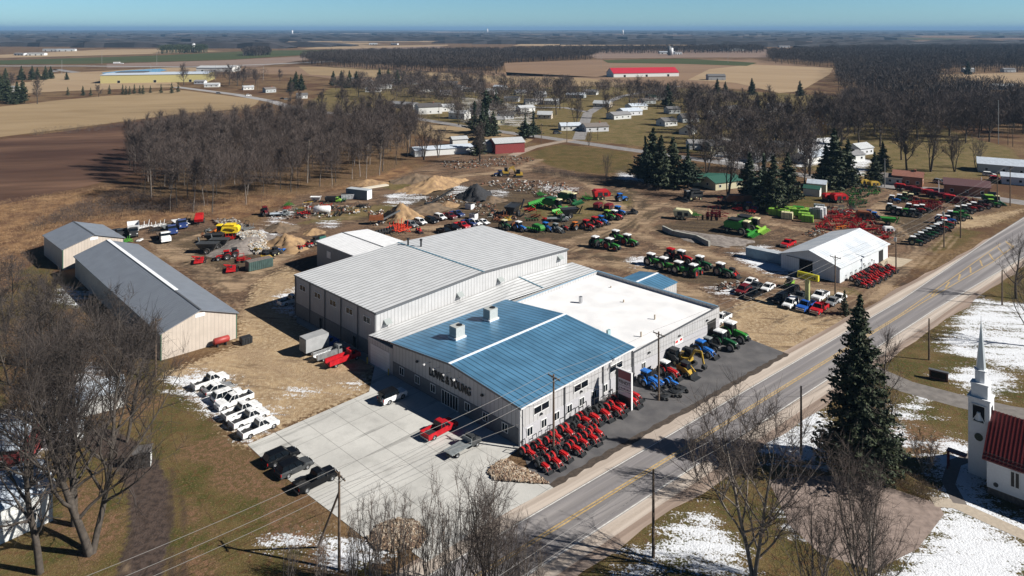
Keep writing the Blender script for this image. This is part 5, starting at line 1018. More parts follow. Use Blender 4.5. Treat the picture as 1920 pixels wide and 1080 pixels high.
def car(kind):
    S={'pickup':(5.8,2.0,1.88),'suv':(4.9,1.9,1.75),'sedan':(4.7,1.82,1.45),'jeep':(4.7,1.9,1.9)}[kind]; Lc,wd,ht=S; hx=Lc/2; w=wd/2
    o=D.objects.new({'pickup':'pickup_truck','suv':'suv','sedan':'car','jeep':'off_road_car'}[kind],None); COL.objects.link(o); o['category']={'pickup':'pickup','suv':'suv','sedan':'car','jeep':'off-road car'}[kind]
    wr={'pickup':.4,'suv':.37,'sedan':.33,'jeep':.42}[kind]; fx,rx=hx-.95,-hx+1.15; belt={'pickup':1.15,'suv':1.02,'sedan':.9,'jeep':1.15}[kind]; lo=.36
    def arch(x): return [(x+wr*1.15,lo),(x+wr*.85,lo+wr*.75),(x,lo+wr*1.05),(x-wr*.85,lo+wr*.75),(x-wr*1.15,lo)]
    if kind=='pickup': top=[(-hx,belt),(-.45,belt),(-.45,belt+.02),(1.25,belt+.02),(hx-.25,belt-.08),(hx,belt-.35)]
    elif kind=='suv': top=[(-hx,belt-.05),(-hx+.1,belt+.02),(1.0,belt+.02),(hx-.35,belt-.12),(hx,belt-.4)]
    elif kind=='sedan': top=[(-hx,belt-.1),(-hx+.15,belt),(-1.3,belt+.02),(.95,belt+.02),(hx-.3,belt-.16),(hx,belt-.38)]
    else: top=[(-hx+.2,belt),(.6,belt),(hx-.15,belt-.05),(hx-.1,belt-.4)]
    prof=[(-hx+.02,lo)]+top+[(hx-.05,lo)]+arch(fx)+arch(rx)
    m=MB(); n=len(prof)
    if kind=='pickup':          # open bed between side walls
        m.prism(prof,-w,-w+.09); m.prism(prof,w-.09,w); m.prism([(-.45,lo),(-.45,belt+.02),(1.25,belt+.02),(hx-.25,belt-.08),(hx,belt-.35),(hx-.05,lo)],-w+.091,w-.091); m.box(-hx,-hx+.08,-w+.091,w-.091,lo+.1,belt)
    else: m.prism(prof,-w,w,.10,belt-.2)
    part(m,'body',PW,o,'paint')
    if kind=='pickup': m=MB(); m.box(-hx+.081,-.451,-w+.095,w-.095,.62,.70); m.box(-.56,-.452,-w+.095,w-.095,.705,belt-.02); m.build('bed',bedm,o)
    # greenhouse
    if kind=='pickup': xs=(-.4,1.35,-.2,.65)
    elif kind=='suv': xs=(-hx+.12,1.15,-hx+.45,.35)
    elif kind=='sedan': xs=(-1.75,1.1,-1.0,.25)
    else: xs=(-hx+.25,.65,-hx+.28,.45)
    b0,b1,t0,t1=xs; zt=ht-.06; iw=w-.08; it=w-.22 if kind!='jeep' else w-.12
    m=MB(); m.poly([(b0,-iw,belt),(b1,-iw,belt),(b1,iw,belt),(b0,iw,belt),(t0,-it,zt),(t1,-it,zt),(t1,it,zt),(t0,it,zt)],[(0,1,5,4),(1,2,6,5),(2,3,7,6),(3,0,4,7),(4,5,6,7)]); m.build('windows',glass,o)
    m=MB(); m.poly([(t0-.03,-it-.03,zt+.003),(t1+.05,-it-.03,zt+.003),(t1+.05,it+.03,zt+.003),(t0-.03,it+.03,zt+.003),(t0+.08,-it+.08,ht),(t1-.08,-it+.08,ht),(t1-.08,it-.08,ht),(t0+.08,it-.08,ht)],[(3,2,1,0),(4,5,6,7),(0,1,5,4),(1,2,6,5),(2,3,7,6),(3,0,4,7)])
    for s in (-1,1):
        for k in ([0,.47,1] if kind!='suv' else [0,.33,.66,1]):
            bx=b0+(b1-b0)*k; tx=t0+(t1-t0)*k; m.bar((bx,s*(iw+.008),belt),(tx,s*(it+.008),zt),.09,.05)
    part(m,'roof',PW,o,'roof')
    for s in (-1,1):
        for x in (fx,rx): wheel(o,x,s*(w-.13),wr,.25)
    for s in (-1,1):
        m=MB(); y0=s*(w-.28); m.box(hx-.06,hx+.012,min(y0-.17,y0+.17),max(y0-.17,y0+.17),belt-.42,belt-.24); m.build('headlight',lampw,o)
        m=MB(); y0=s*(w-.1); m.box(-hx-.012,-hx+.08,y0-.09,y0+.09,belt-.38,belt-.06); m.build('taillight',lampr,o)
        m=MB(); m.box(b1-.35,b1-.2,min(s*w,s*(w+.2)),max(s*w,s*(w+.2)),belt-.02,belt+.16); m.build('mirror',plast,o)
    m=MB(); m.box(hx-.1,hx+.07,-w+.08,w-.08,lo+.02,lo+.2); m.box(hx-.03,hx+.008,-.45,.45,belt-.45,belt-.26); part(m,'front_bumper',plast if kind!='pickup' else chrome,o)
    m=MB(); m.box(-hx-.08,-hx+.05,-w+.1,w-.1,lo+.02,lo+.2); part(m,'rear_bumper',plast if kind!='pickup' else chrome,o)
    if kind=='jeep': m=MB(); m.lathe([(.01,0),(.2,0),(.38,.02),(.4,.2),(.2,.22)],(0,0,0),'y',14); k=MB(); k.poly([(y-hx-.25+.0,x,z+1.05) for x,y,z in m.v],m.f); k.build('spare_wheel',rubber,o)
    return template(o)
CAR={k:car(k) for k in ('pickup','suv','sedan','jeep')}
def tractor(kind):
    o=D.objects.new({'big':'tractor','compact':'compact_tractor','loader':'loader_tractor','old':'tractor'}[kind],None); COL.objects.link(o); o['category']='tractor'
    big=kind in('big','old'); k=1.0 if big else .59 if kind=='compact' else .85
    R_,rf=(.98*k,.68*k); tr=.98*k; bw=.42*k; fx=1.55*k; rx=-1.05*k
    m=MB(); m.prism([(.1*k,.75*k),(.1*k,1.72*k),(1.3*k,1.62*k),(2.15*k,1.42*k),(2.3*k,1.25*k),(2.3*k,.8*k)],-bw,bw,.09*k,1.3*k); part(m,'hood',TG,o,'paint')
    m=MB(); m.box(2.301*k,2.34*k,-bw*.8,bw*.8,.85*k,1.25*k); m.build('grille',plast,o)
    m=MB(); m.box(rx-.4*k,fx+.6*k,-.22*k,.22*k,.5*k,.8*k); m.bar((fx,-tr+.15,rf),(fx,tr-.15,rf),.18*k); m.bar((rx,-tr+.1,R_),(rx,tr-.1,R_),.26*k); m.box(rx-.7*k,rx-.2*k,-.35*k,.35*k,.5*k,1.1*k); m.build('chassis',DK,o)
    if kind!='compact':
        m=MB(); a,b=-1.45*k,.12*k; w=.72*k; z0,z1=1.15*k,2.62*k; m.poly([(a,-w,z0),(b,-w,z0),(b,w,z0),(a,w,z0),(a+.1*k,-w*.92,z1),(b-.15*k,-w*.92,z1),(b-.15*k,w*.92,z1),(a+.1*k,w*.92,z1)],[(0,1,5,4),(1,2,6,5),(2,3,7,6),(3,0,4,7)]); m.build('cab_glass',glass,o)
        m=MB()
        for s in (-1,1):
            for x0,x1 in ((a,a+.1*k),(b,b-.15*k),(-.8*k,-.75*k)): m.bar((x0,s*w*1.01,z0),(x1,s*w*.93,z1),.07*k)
        m.box(a,b,-w*1.01,w*1.01,z0-.12*k,z0); m.build('cab_frame',DK,o)
        m=MB(); m.box(a-.08*k,b+.1*k,-w*1.08,w*1.08,z1,z1+.14*k); m.box(a,b,-w,w,z1+.14*k,z1+.22*k,.12*k); part(m,'cab_roof',PW,o,'roof')
    else:
        m=MB()
        for s in (-1,1): m.bar((rx-.1,s*.42,.7),(rx-.3,s*.40,1.95),.07)
        m.bar((rx-.3,-.43,1.95),(rx-.3,.43,1.95),.07); m.build('roll_bar',DK,o)
        m=MB(); m.box(-.75,-.3,-.24,.24,.72,.84); m.box(-.85,-.72,-.24,.24,.84,1.2); m.build('seat',plast,o); m=MB(); m.bar((0.05,0,.95),(-.2,0,1.2),.05); m.lathe([(.16,-.015),(.19,0),(.16,.015)],(-.2,0,1.2),'z',10); m.build('steering_wheel',plast,o)
    for s in (-1,1):
        m=MB(); y0,y1=sorted((s*(tr-.42*k),s*(tr+.05*k))); pts=[(rx+math.cos(a)*R_*1.12,R_+math.sin(a)*R_*1.1) for a in [rad(d) for d in (10,40,70,100,130,155)]]
        for p,q in zip(pts,pts[1:]): m.poly([(p[0],y0,p[1]),(q[0],y0,q[1]),(q[0],y1,q[1]),(p[0],y1,p[1]),(p[0],y0,p[1]+.05),(q[0],y0,q[1]+.05),(q[0],y1,q[1]+.05),(p[0],y1,p[1]+.05)],[(0,1,2,3),(7,6,5,4),(0,4,5,1),(2,6,7,3)])
        part(m,'fender',TG,o,'paint' if kind!='compact' else 'fender')
        wheel(o,rx,s*(tr-.06*k),R_,.52*k,CR if kind=='old' else chrome,16,'rear_wheel',1); wheel(o,fx,s*(tr-.14*k),rf,.38*k,chrome,14,'front_wheel')
    m=MB(); m.cyl((.5*k,-.3*k,1.6*k),(.5*k,-.3*k,2.45*k),.05*k+.01); m.build('exhaust',dark_metal,o)
    for s in (-1,1): m=MB(); m.box(2.25*k,2.33*k,s*.25*k-.09*k,s*.25*k+.09*k,1.18*k,1.32*k); m.build('headlight',lampw,o)
    if kind in('compact','loader'):
        m=MB()
        for s in (-1,1): y=s*(bw+.16*k); m.path([(.2*k,y,1.1*k),(.25*k,y,1.55*k),(1.7*k,y,1.35*k),(2.7*k,y,.45*k)],.10*k,.12*k)
        m.bar((1.75*k,-bw-.2,1.3*k),(1.75*k,bw+.2,1.3*k),.1*k); part(m,'loader_arm',TG,o,'paint')
        m=MB(); w=1.02*k; m.prism([(2.7*k,.12),(3.35*k,.08),(3.35*k,.12),(2.8*k,.2),(2.78*k,.62*k),(2.95*k,.72*k),(2.9*k,.76*k),(2.68*k,.66*k)],-w,w); 
        for s in (-1,1): m.poly([(2.7*k,s*w,.12),(3.3*k,s*w,.1),(2.95*k,s*w,.7*k),(2.7*k,s*w,.64*k)],[(0,1,2,3)])
        m.build('bucket',DK,o)
    elif kind=='big': m=MB(); m.box(2.36*k,2.75*k,-.4*k,.4*k,.6*k,1.0*k); m.build('front_weight',DK,o)
    return template(o)
TRC={k:tractor(k) for k in('big','compact','loader','old')}
def combine():
    o=D.objects.new('combine_harvester',None); COL.objects.link(o); o['category']='combine harvester'
    m=MB(); m.prism([(-3.6,1.4),(-3.8,2.6),(-3.2,3.2),(1.0,3.3),(1.4,1.8),(1.2,1.2)],-1.45,1.45,.15,3.0); part(m,'body',TG,o,'paint')
    m=MB(); m.box(-2.4,.3,-1.2,1.2,3.3,3.75,-.25); part(m,'grain_tank',DK,o,'tank')
    m=MB(); m.box(1.42,2.7,-.95,.95,1.9,3.45,.08); m.build('cab_glass',glass,o); m=MB(); m.box(1.3,2.9,-1.05,1.05,3.46,3.66,.1); part(m,'cab_roof',CR,o,'roof')
    m=MB(); m.bar((1.2,0,1.5),(3.4,0,.7),1.2,.6); part(m,'feeder_house',TG,o,'paint')
    m=MB(); m.bar((-.2,1.6,2.9),(-3.9,1.9,3.1),.3); part(m,'unloading_auger',TG,o,'paint')
    for s in (-1,1): wheel(o,1.3,s*1.6,.95,.65,CR,16,'front_wheel',1); wheel(o,-2.8,s*1.3,.6,.4,CR,12,'rear_wheel')
    m=MB(); m.prism([(3.3,.25),(4.6,.15),(4.6,.25),(3.7,.5),(3.6,1.1),(3.3,1.1)],-3,3)
    for i in range(8): m.prism([(4.0,.25),(5.1,.2),(4.0,.7)],-2.9+i*.75,-2.6+i*.75)
    part(m,'header',TG,o,'paint'); return template(o)
COMB=combine()
def wagon():                    # pulled hopper or baler body on two wheels
    o=D.objects.new('farm_wagon',None); COL.objects.link(o); o['category']='farm wagon'
    m=MB(); m.prism([(-2.4,.9),(-2.7,2.2),(-2.0,2.6),(1.2,2.5),(2.0,1.6),(1.6,.8)],-1.1,1.1,.15,2.2); part(m,'body',TR,o,'paint')
    m=MB(); m.bar((1.7,-.6,.8),(3.4,0,.6),.12); m.bar((1.7,.6,.8),(3.4,0,.6),.12); m.bar((-2.3,-.9,.8),(1.8,-.9,.8),.14); m.bar((-2.3,.9,.8),(1.8,.9,.8),.14); m.bar((3.2,0,0),(3.2,0,.6),.1); m.build('drawbar',DK,o)
    m=MB(); m.box(-1.6,-.4,-1.16,-1.105,1.1,2.0); m.box(.1,1.0,-1.16,-1.105,1.1,1.9); m.build('side_panel',DK,o)
    for s in (-1,1): wheel(o,-.4,s*1.25,.55,.4,CR,12); wheel(o,-1.6,s*1.25,.55,.4,CR,12)
    return template(o)
WAG=wagon()
def cart():                     # high sloped grain cart
    o=D.objects.new('grain_cart',None); COL.objects.link(o); o['category']='grain cart'
    m=MB(); m.poly([(-1.8,-.6,1.0),(1.8,-.6,1.0),(1.8,.6,1.0),(-1.8,.6,1.0),(-3,-1.6,2.9),(3,-1.6,2.9),(3,1.6,2.9),(-3,1.6,2.9),(-2.8,-1.45,2.7),(2.8,-1.45,2.7),(2.8,1.45,2.7),(-2.8,1.45,2.7)],[(3,2,1,0),(0,1,5,4),(1,2,6,5),(2,3,7,6),(3,0,4,7),(4,5,9,8),(5,6,10,9),(6,7,11,10),(7,4,8,11),(8,9,10,11)]); part(m,'hopper',TGy,o,'paint')
    m=MB(); m.bar((1.6,0,.9),(4.3,0,.7),.2); m.bar((-1.4,-1.3,.9),(-1.4,1.3,.9),.2); m.build('drawbar',DK,o)
    m=MB(); m.bar((2.6,-1.3,1.2),(3.6,-1.9,3.8),.35); part(m,'auger',TGy,o,'paint')
    for s in (-1,1): wheel(o,-.3,s*1.5,.85,.6,chrome,16,'wheel',1)
    return template(o)
CART=cart()
def imp(kind):
    nm_={'disc':'disc_harrow','till':'field_cultivator','plow':'plough','plant':'planter','mow':'mower','head':'harvester_header','rake':'hay_rake'}[kind]
    o=D.objects.new(nm_,None); COL.objects.link(o); o['category']='farm implement'; m=MB()
    if kind=='disc':
        for x in (-.9,.9): m.bar((x,-2.2,.8),(x,2.2,.8),.16)
        for y in (-1.6,0,1.6): m.bar((-1.4,y,.85),(1.6,y,.85),.14)
        m.bar((1.6,-1,.8),(3,0,.6),.12); m.bar((1.6,1,.8),(3,0,.6),.12); m.path([(-.9,-2.2,.8),(-.9,-2.6,1.8),(.9,-2.6,1.8),(.9,-2.2,.8)],.12); m.path([(-.9,2.2,.8),(-.9,2.6,1.8),(.9,2.6,1.8),(.9,2.2,.8)],.12); part(m,'frame',TR,o,'paint')
        m=MB()
        for x in (-1,.8):
            for i in range(14): m.cyl((x,-2.1+i*.32,.35),(x,-2.07+i*.32,.35),.33,n=8)
        m.build('disc_gang',dark_metal,o)
    elif kind=='till':
        for x in (-1.2,-.4,.4,1.2): m.bar((x,-2.4,.9),(x,2.4,.9),.12)
        for y in (-2.2,-1.1,0,1.1,2.2): m.bar((-1.2,y,.96),(1.2,y,.96),.12)
        m.bar((1.2,-.9,.9),(2.8,0,.6),.12); m.bar((1.2,.9,.9),(2.8,0,.6),.12)
        m.bar((0,-.9,1),(0,-.9,2.3),.12); m.bar((0,.9,1),(0,.9,2.3),.12); m.bar((0,-2.2,1),(0,-2.5,2.4),.12); m.bar((0,2.2,1),(0,2.5,2.4),.12); fr0=m; m=MB()
        for x in (-1.2,-.4,.4,1.2):
            for i in range(8): y=-2.2+i*.6+(.2 if x>0 else 0); m.path([(x,y,.9),(x-.25,y,.5),(x,y,.1)],.07)
        q=multi('frame',[(fr0,TR),(m,DK)],o); q['_p']='paint'
    elif kind=='plow':
        m.bar((-2.4,-.9,1.0),(2.4,.9,1.0),.22); m.bar((2.4,.9,1),(2.7,0,1.6),.14); m.bar((2.4,-.4,1),(2.7,0,1.6),.14); m.bar((2.7,0,.5),(2.7,0,1.6),.14)
        for i in range(5): x=-2.1+i*1.0; y=-.8+i*.37; m.bar((x,y,1),(x,y,.4),.14); m.poly([(x-.5,y-.15,.1),(x+.35,y+.15,.15),(x+.2,y+.25,.75),(x-.55,y+.2,.8)],[(0,1,2,3),(3,2,1,0)])
        part(m,'frame',TR,o,'paint')
    elif kind=='plant':
        m.bar((0,-2.8,.9),(0,2.8,.9),.2); m.bar((0,0,.9),(2.6,0,.6),.16); part(m,'frame',TG,o,'paint'); m=MB()
        for i in range(8): y=-2.6+i*.74; m.box(-.9,-.35,y-.22,y+.22,.9,1.45,.05)
        part(m,'seed_boxes',TG,o,'paint2'); m=MB()
        for i in range(8): y=-2.6+i*.74; m.cyl((-.7,y-.06,.35),(-.7,y+.06,.35),.33,n=9); m.bar((-.2,y,.8),(-.8,y,.35),.09)
        m.build('row_units',DK,o)
    elif kind=='mow':
        m.box(-.7,.7,-1.3,1.3,.25,.55,.08); m.bar((0,-1.0,.6),(1.1,0,1.1),.09); m.bar((0,1.0,.6),(1.1,0,1.1),.09); m.bar((-.6,0,.6),(1.1,0,1.1),.09); part(m,'deck',TR,o,'paint')
        m=MB(); m.box(-.2,.2,-.25,.25,.55,.8); m.bar((0,0,.75),(1.2,0,.75),.07); m.build('gearbox',DK,o)
        for s in (-1,1): m=MB(); m.lathe([(.1,-.07),(.26,-.07),(.26,.07),(.1,.07)],(-.9,s*.8,.27),'y',10); m.build('wheel',rubber,o)
    elif kind=='head':
        m.prism([(-.5,.2),(.9,.1),(.9,.2),(0,.45),(-.3,1.1),(-.5,1.1)],-3,3)
        for i in range(8): m.prism([(.2,.25),(1.5,.15),(.2,.75)],-2.9+i*.75,-2.6+i*.75)
        part(m,'header_frame',TG,o,'paint'); m=MB(); m.cyl((.1,-2.8,.45),(.1,2.8,.45),.22,n=8); m.build('auger',DK,o)
    else:
        m.bar((-2,-1.6,1),(2,0,.8),.14); m.bar((-2,1.6,1),(2,0,.8),.14); m.bar((2,0,.8),(3,0,.6),.12); part(m,'frame',TR,o,'paint')
        for s in (-1,1):
            for x in (-1.6,-.3):
                m=MB(); y=s*(.8-.45*(x+.3)/1.3+.5)
                for i in range(10): a=i*math.pi/5; m.bar((x,y,.7),(x+math.cos(a)*.68,y,.7+math.sin(a)*.68),.05)
                m.build('rake_wheel',TGy,o)
    return template(o)
IMP={k:imp(k) for k in('disc','till','plow','plant','mow','head','rake')}
def skid():
    o=D.objects.new('skid_loader',None); COL.objects.link(o); o['category']='skid loader'
    m=MB(); m.prism([(-1.4,.5),(-1.5,1.3),(-1.1,1.5),(-.5,1.4),(.6,.9),(.8,.45)],-.6,.6); part(m,'body',TY,o,'paint')
    m=MB(); m.box(-.75,.45,-.5,.5,1.0,2.05,.08); m.build('cab',glass,o); m=MB(); m.box(-.8,.5,-.56,.56,2.05,2.14); 
    for s in (-1,1):
        for x in (-.72,.42): m.bar((x,s*.52,1),(x*.9,s*.46,2.05),.08)
    m.build('cab_frame',DK,o)
    m=MB()
    for s in (-1,1): m.path([(-1.35,s*.75,1.5),(.3,s*.75,1.35),(1.25,s*.75,.6)],.14,.2)
    part(m,'loader_arm',TY,o,'paint'); m=MB(); m.prism([(1.3,.08),(2.1,.05),(2.1,.1),(1.42,.2),(1.38,.8),(1.28,.8)],-.95,.95); m.build('bucket',DK,o)
    for s in (-1,1):
        for x in (-.85,.45): wheel(o,x,s*.75,.42,.3,CR,12)
    return template(o)
SKID=skid()
def excav():
    o=D.objects.new('excavator',None); COL.objects.link(o); o['category']='excavator'
    for s in (-1,1): m=MB(); m.prism([(-1.3,.1),(-1.5,.35),(-1.3,.62),(1.3,.62),(1.5,.35),(1.3,.1)],s*.85-.2,s*.85+.2); m.build('track',rubber,o)
    m=MB(); m.box(-1.4,.9,-.85,.85,.7,1.25,.05); m.box(-1.4,-.5,-.8,.8,1.25,1.65,.1); part(m,'body',TY,o,'paint')
    m=MB(); m.box(-.45,.85,0,.82,1.26,2.55,.07); m.build('cab',glass,o); m=MB(); m.box(-.5,.9,-.03,.86,2.55,2.64); m.build('cab_roof',DK,o)
    m=MB(); m.path([(.8,-.35,1.1),(1.8,-.35,2.9),(3.1,-.35,3.1)],.28,.34); m.bar((3.05,-.35,3.15),(3.5,-.35,1.2),.22,.28); part(m,'boom',TY,o,'paint')
    m=MB(); m.prism([(3.2,.5),(3.9,.4),(4.0,.9),(3.5,1.25),(3.3,1.1)],-.75,.05); m.build('bucket',DK,o); m=MB(); m.box(1.5,1.6,-.95,.95,.1,.55); m.build('blade',DK,o); return template(o)
EXC=excav()
def wtruck(kind):
    o=D.objects.new({'box':'box_truck','dump':'dump_truck','flat':'flatbed_truck','service':'service_truck'}[kind],None); COL.objects.link(o); o['category']='truck'
    m=MB(); m.prism([(1.2,.5),(1.2,2.1),(1.9,2.15),(2.4,1.45),(3.3,1.25),(3.4,.5)],-.95,.95,.12,1.4); part(m,'cab',PBL,o,'paint')
    m=MB(); m.poly([(1.93,-.86,2.08),(2.42,-.88,1.5),(2.42,.88,1.5),(1.93,.86,2.08)],[(0,1,2,3)]); m.box(1.4,2.1,-.965,-.9,1.4,1.95,0,.08); m.box(1.4,2.1,.9,.965,1.4,1.95,0,.08); m.build('windows',glass,o)
    m=MB(); m.box(-3.4,3.2,-.4,.4,.5,.75); m.build('chassis',DK,o)
    if kind=='box': m=MB(); m.box(-3.4,1.1,-1.2,1.2,.85,3.2,.04); part(m,'cargo_box',chrome,o,'box'); m=MB(); m.box(-3.46,-3.405,-1.05,1.05,.95,3.05); m.build('rear_door',TGy,o)
    elif kind=='dump': m=MB(); m.poly([(-3.3,-1.1,1),(1,-1.1,1),(1,1.1,1),(-3.3,1.1,1),(-3.5,-1.25,2.4),(1.1,-1.25,2.4),(1.1,1.25,2.4),(-3.5,1.25,2.4),(-3.2,-1.05,1.6),(.9,-1.05,1.6),(.9,1.05,1.6),(-3.2,1.05,1.6)],[(3,2,1,0),(0,1,5,4),(1,2,6,5),(2,3,7,6),(3,0,4,7),(4,5,9,8),(5,6,10,9),(6,7,11,10),(7,4,8,11),(8,9,10,11)]); part(m,'dump_bed',TGy,o,'box')
    elif kind=='flat': m=MB(); m.box(-3.4,1.0,-1.1,1.1,.95,1.08); m.box(.9,1.0,-1.1,1.1,1.08,1.9); part(m,'flat_deck',TGy,o,'box')
    else: m=MB(); m.box(-3.4,1.0,-1.0,-.55,.6,1.5,.02); m.box(-3.4,1.0,.55,1.0,.6,1.5,.02); m.box(-3.4,1.0,-.549,.549,.75,.9); part(m,'service_body',PR,o,'box')
    for s in (-1,1): wheel(o,2.5,s*.82,.42,.28,chrome,12); wheel(o,-2.0,s*.82,.42,.34,chrome,12)
    for s in (-1,1): m=MB(); m.box(3.38,3.43,s*.7-.14,s*.7+.14,.9,1.1); m.build('headlight',lampw,o)
    return template(o)
WT={k:wtruck(k) for k in('box','dump','flat','service')}
def crate():
    o=D.objects.new('wrapped_crate',None); COL.objects.link(o); o['category']='crate'
    m=MB(); m.box(-1.6,1.6,-1.0,1.0,.14,2.0,.03); part(m,'wrapped_load',LG,o,'paint'); m=MB()
    for y in (-.85,0,.85): m.box(-1.6,1.6,y-.08,y+.08,0,.135)
    m.build('pallet',wood_pole,o); m=MB()
    for x in (-.8,.8): m.box(x-.03,x+.03,-1.02,1.02,.12,2.02)
    m.build('strap',DK,o); return template(o)
CRT=crate()
def hd(a): return {'a':AANG,'-a':AANG+math.pi,'b':BANG,'-b':BANG-math.pi}[a] if isinstance(a,str) else rad(a)
RV=random.Random(31)
def V(t_,px,py,a,label,group=None,p=None,sc=1,cat=None,name=None,xy=None,jit=.03,z=0.0):
    return dup(t_,xy or G(px,py),hd(a)+RV.uniform(-jit,jit),label,group,cat,z,sc,p,name)
def cp(c,roof=None): return {'paint':c,'roof':roof or c,'fender':RV.choice([c,c,DK])}
C_=CAR; g1='white vehicles in the row beside the gravel lot'
V(C_['pickup'],394,721,'a','white pickup with dark bed, farthest of the row beside the gravel lot',g1,cp(PW)); V(C_['sedan'],409,734,'a','pale silver sedan, second from the far end of the white row',g1,cp(PS,PW)); V(C_['suv'],427,748,'a','white suv, third from the far end of the white row',g1,cp(PW))
V(C_['pickup'],439,758,'-a','white pickup parked the other way round, bed towards the lot',g1,cp(PW)); V(C_['pickup'],453,777,'a','white pickup, third from the concrete lot',g1,cp(PW)); V(C_['pickup'],467,791,'a','white pickup, second from the concrete lot',g1,cp(PW)); V(C_['pickup'],485,809,'a','white pickup with sunroof, nearest the concrete lot',g1,cp(PW))
V(C_['suv'],527,864,'a','black suv with pale roof rail, first of three dark vehicles on the concrete lot',None,cp(PB)); V(C_['suv'],552,884,'a','brown grey crossover between the black suv and the black pickup',None,cp(PG,PB)); V(C_['pickup'],592,908,'a','black crew pickup nearest the bottom on the concrete lot',None,cp(PB))
V(C_['jeep'],736,750,'a','white off-road car with black roof panel near the shaded front wall',None,cp(PW,PB)); V(C_['pickup'],824,812,'a','dark red pickup on the concrete lot by the front wall',None,cp(PR)); V(WT['flat'],868,845,'a','grey flatbed pickup nearest the rock bed on the concrete lot',None,{'paint':PG,'box':TGy},sc=.86)
V(WT['box'],600,657,'a','box truck with silver cargo box and blue cab beside the tall hall',None,{'paint':PBL,'box':M('box_alu',(.34,.35,.36),.5,n=.08)},sc=1.05); V(WT['service'],620,669,'a','silver utility truck between the box truck and the red service truck',None,{'paint':PS,'box':PS},sc=.95); V(WT['service'],643,680,'a','bright red service truck parked in the row by the tall hall',None,{'paint':PR,'box':PR},sc=.95)
V(C_['pickup'],546,568,'a','white pickup in the shade at the far corner of the tall hall',None,cp(PW))
V(C_['pickup'],1352,603,'-a','white pickup just past the corner of the flat roofed wing',None,cp(PW))
for (k,px,py,c,lb) in (('suv',771,425,PS,'silver grey suv, leftmost of the back row behind the tall hall'),('suv',788,420,PW,'white suv, second from left in the back row'),('suv',809,417,PB,'black suv, third from left in the back row'),('suv',825,411,PW,'white suv, fourth from left in the back row'),('pickup',842,409,PMR,'maroon pickup, fifth in the back row'),('pickup',857,405,PNV,'navy pickup, last of the back row'),('pickup',834,438,PB,'black pickup half hidden by the white roof'),('pickup',849,431,PB,'second black pickup half hidden by the white roof'),('pickup',866,427,PR,'red pickup partly hidden behind the white roof'),('pickup',880,422,PNV,'purple blue pickup partly hidden behind the white roof'),('suv',891,422,PW,'white suv behind the peak of the white roof'),('sedan',906,420,PW,'white car rightmost behind the white roof')):
    V(C_[k],px,py,'-b',lb,None,cp(c))
for (k,px,py,c,lb) in (('suv',1393,549,PMR,'maroon suv, leftmost in the used vehicle lot'),('sedan',1417,541,PG,'dark grey sedan second row of the used lot'),('sedan',1407,533,PW,'white car mostly hidden at the back of the used lot'),('pickup',1413,557,PB,'black and silver pickup in front of the maroon suv'),('sedan',1440,543,PW,'white sedan beside the black pickup in the used lot'),('suv',1463,565,PB,'black suv between the two white cars of the used lot'),('suv',1485,551,PB,'glossy black suv behind the white crossover'),('suv',1482,574,PW,'white crossover at the front edge of the used lot'),('pickup',1502,562,PG,'dark grey pickup behind the blue pickup'),('pickup',1511,579,PBL,'blue pickup left of the red pickup in the used lot'),('pickup',1538,560,PW,'white pickup behind the red one in the used lot'),('pickup',1536,584,PR,'bright red pickup at the front corner of the used lot'),('sedan',1561,570,PS,'silver car near the tip of the spruce'),('sedan',1574,563,PW,'white car rightmost in the used lot'),('pickup',1478,461,PR,'red pickup behind the white shed')):
    V(C_[k],px,py,'-a',lb,None,cp(c))
for (k,px,py,a,c,lb) in (('suv',1763,344,-60,PS,'white car beside the brick building'),('sedan',1782,348,-60,PNV,'blue car beside the brick building'),('suv',1045,251,20,PG,'dark car on the snowy drive near the junction'),('suv',466,180,40,PW,'white van driving on the country road'),('sedan',530,186,30,PB,'dark car parked by the small white house'),('sedan',538,187,30,PS,'silver car parked by the small white house'),('suv',1855,330,-30,PW,'white car in the lot of the brick building'),('suv',1868,338,-30,PR,'red car in the lot by the right edge'),('suv',410,176,0,PS,'car parked beside the low white house')):
    V(C_[k],px,py,a,lb,None,cp(c))
# forklift-like lime machine
V(SKID,1480,539,'-a','lime green and yellow forklift at the back of the used lot',None,{'paint':LG},name='forklift',cat='forklift')
# tractors along the road front
def onA(s,off): return UV(s,-off)
n=0
gR='red compact tractors along the pale front wall'
row1=[-1.2,1.1,3.0,5.0,7.0,9.0,11.0,12.8,14.6,16.6,18.6,20.6,22.4]; row2=[-1.6,.3,2.2,4.6,6.4,8.3,10.2]
for i,s in enumerate(row1): V(TRC['compact'],0,0,'-b','red compact tractor with loader, %s from the corner in the row against the pale wall'%ORD[i],gR,cp(TR),xy=onA(s+RV.uniform(-.3,.3),(2.3+(i%3)*.4) if i<8 else 3.2+(i%2)*.6),sc=RV.uniform(.92,1.08) if i<7 else RV.uniform(1.15,1.3),jit=.16)
for i,s in enumerate(row2): V(TRC['compact'],0,0,'-b','red compact tractor with loader, %s from the corner in the outer row'%ORD[i],gR,cp(TR),xy=onA(s+RV.uniform(-.3,.3),5.7+(i%2)*.4),sc=RV.uniform(.9,1.08),jit=.18)
V(TRC['compact'],0,0,'-b','small blue tractor right behind the tall brand sign','blue compact tractors',cp(TB),xy=onA(27.6,3.2)); V(TRC['compact'],0,0,'-b','small blue tractor, second from the tall brand sign','blue compact tractors',cp(TB),xy=onA(29.4,3.6)); V(TRC['compact'],0,0,'-b','small blue tractor in front of the blue cab tractor','blue compact tractors',cp(TB),xy=onA(30.6,5.6))
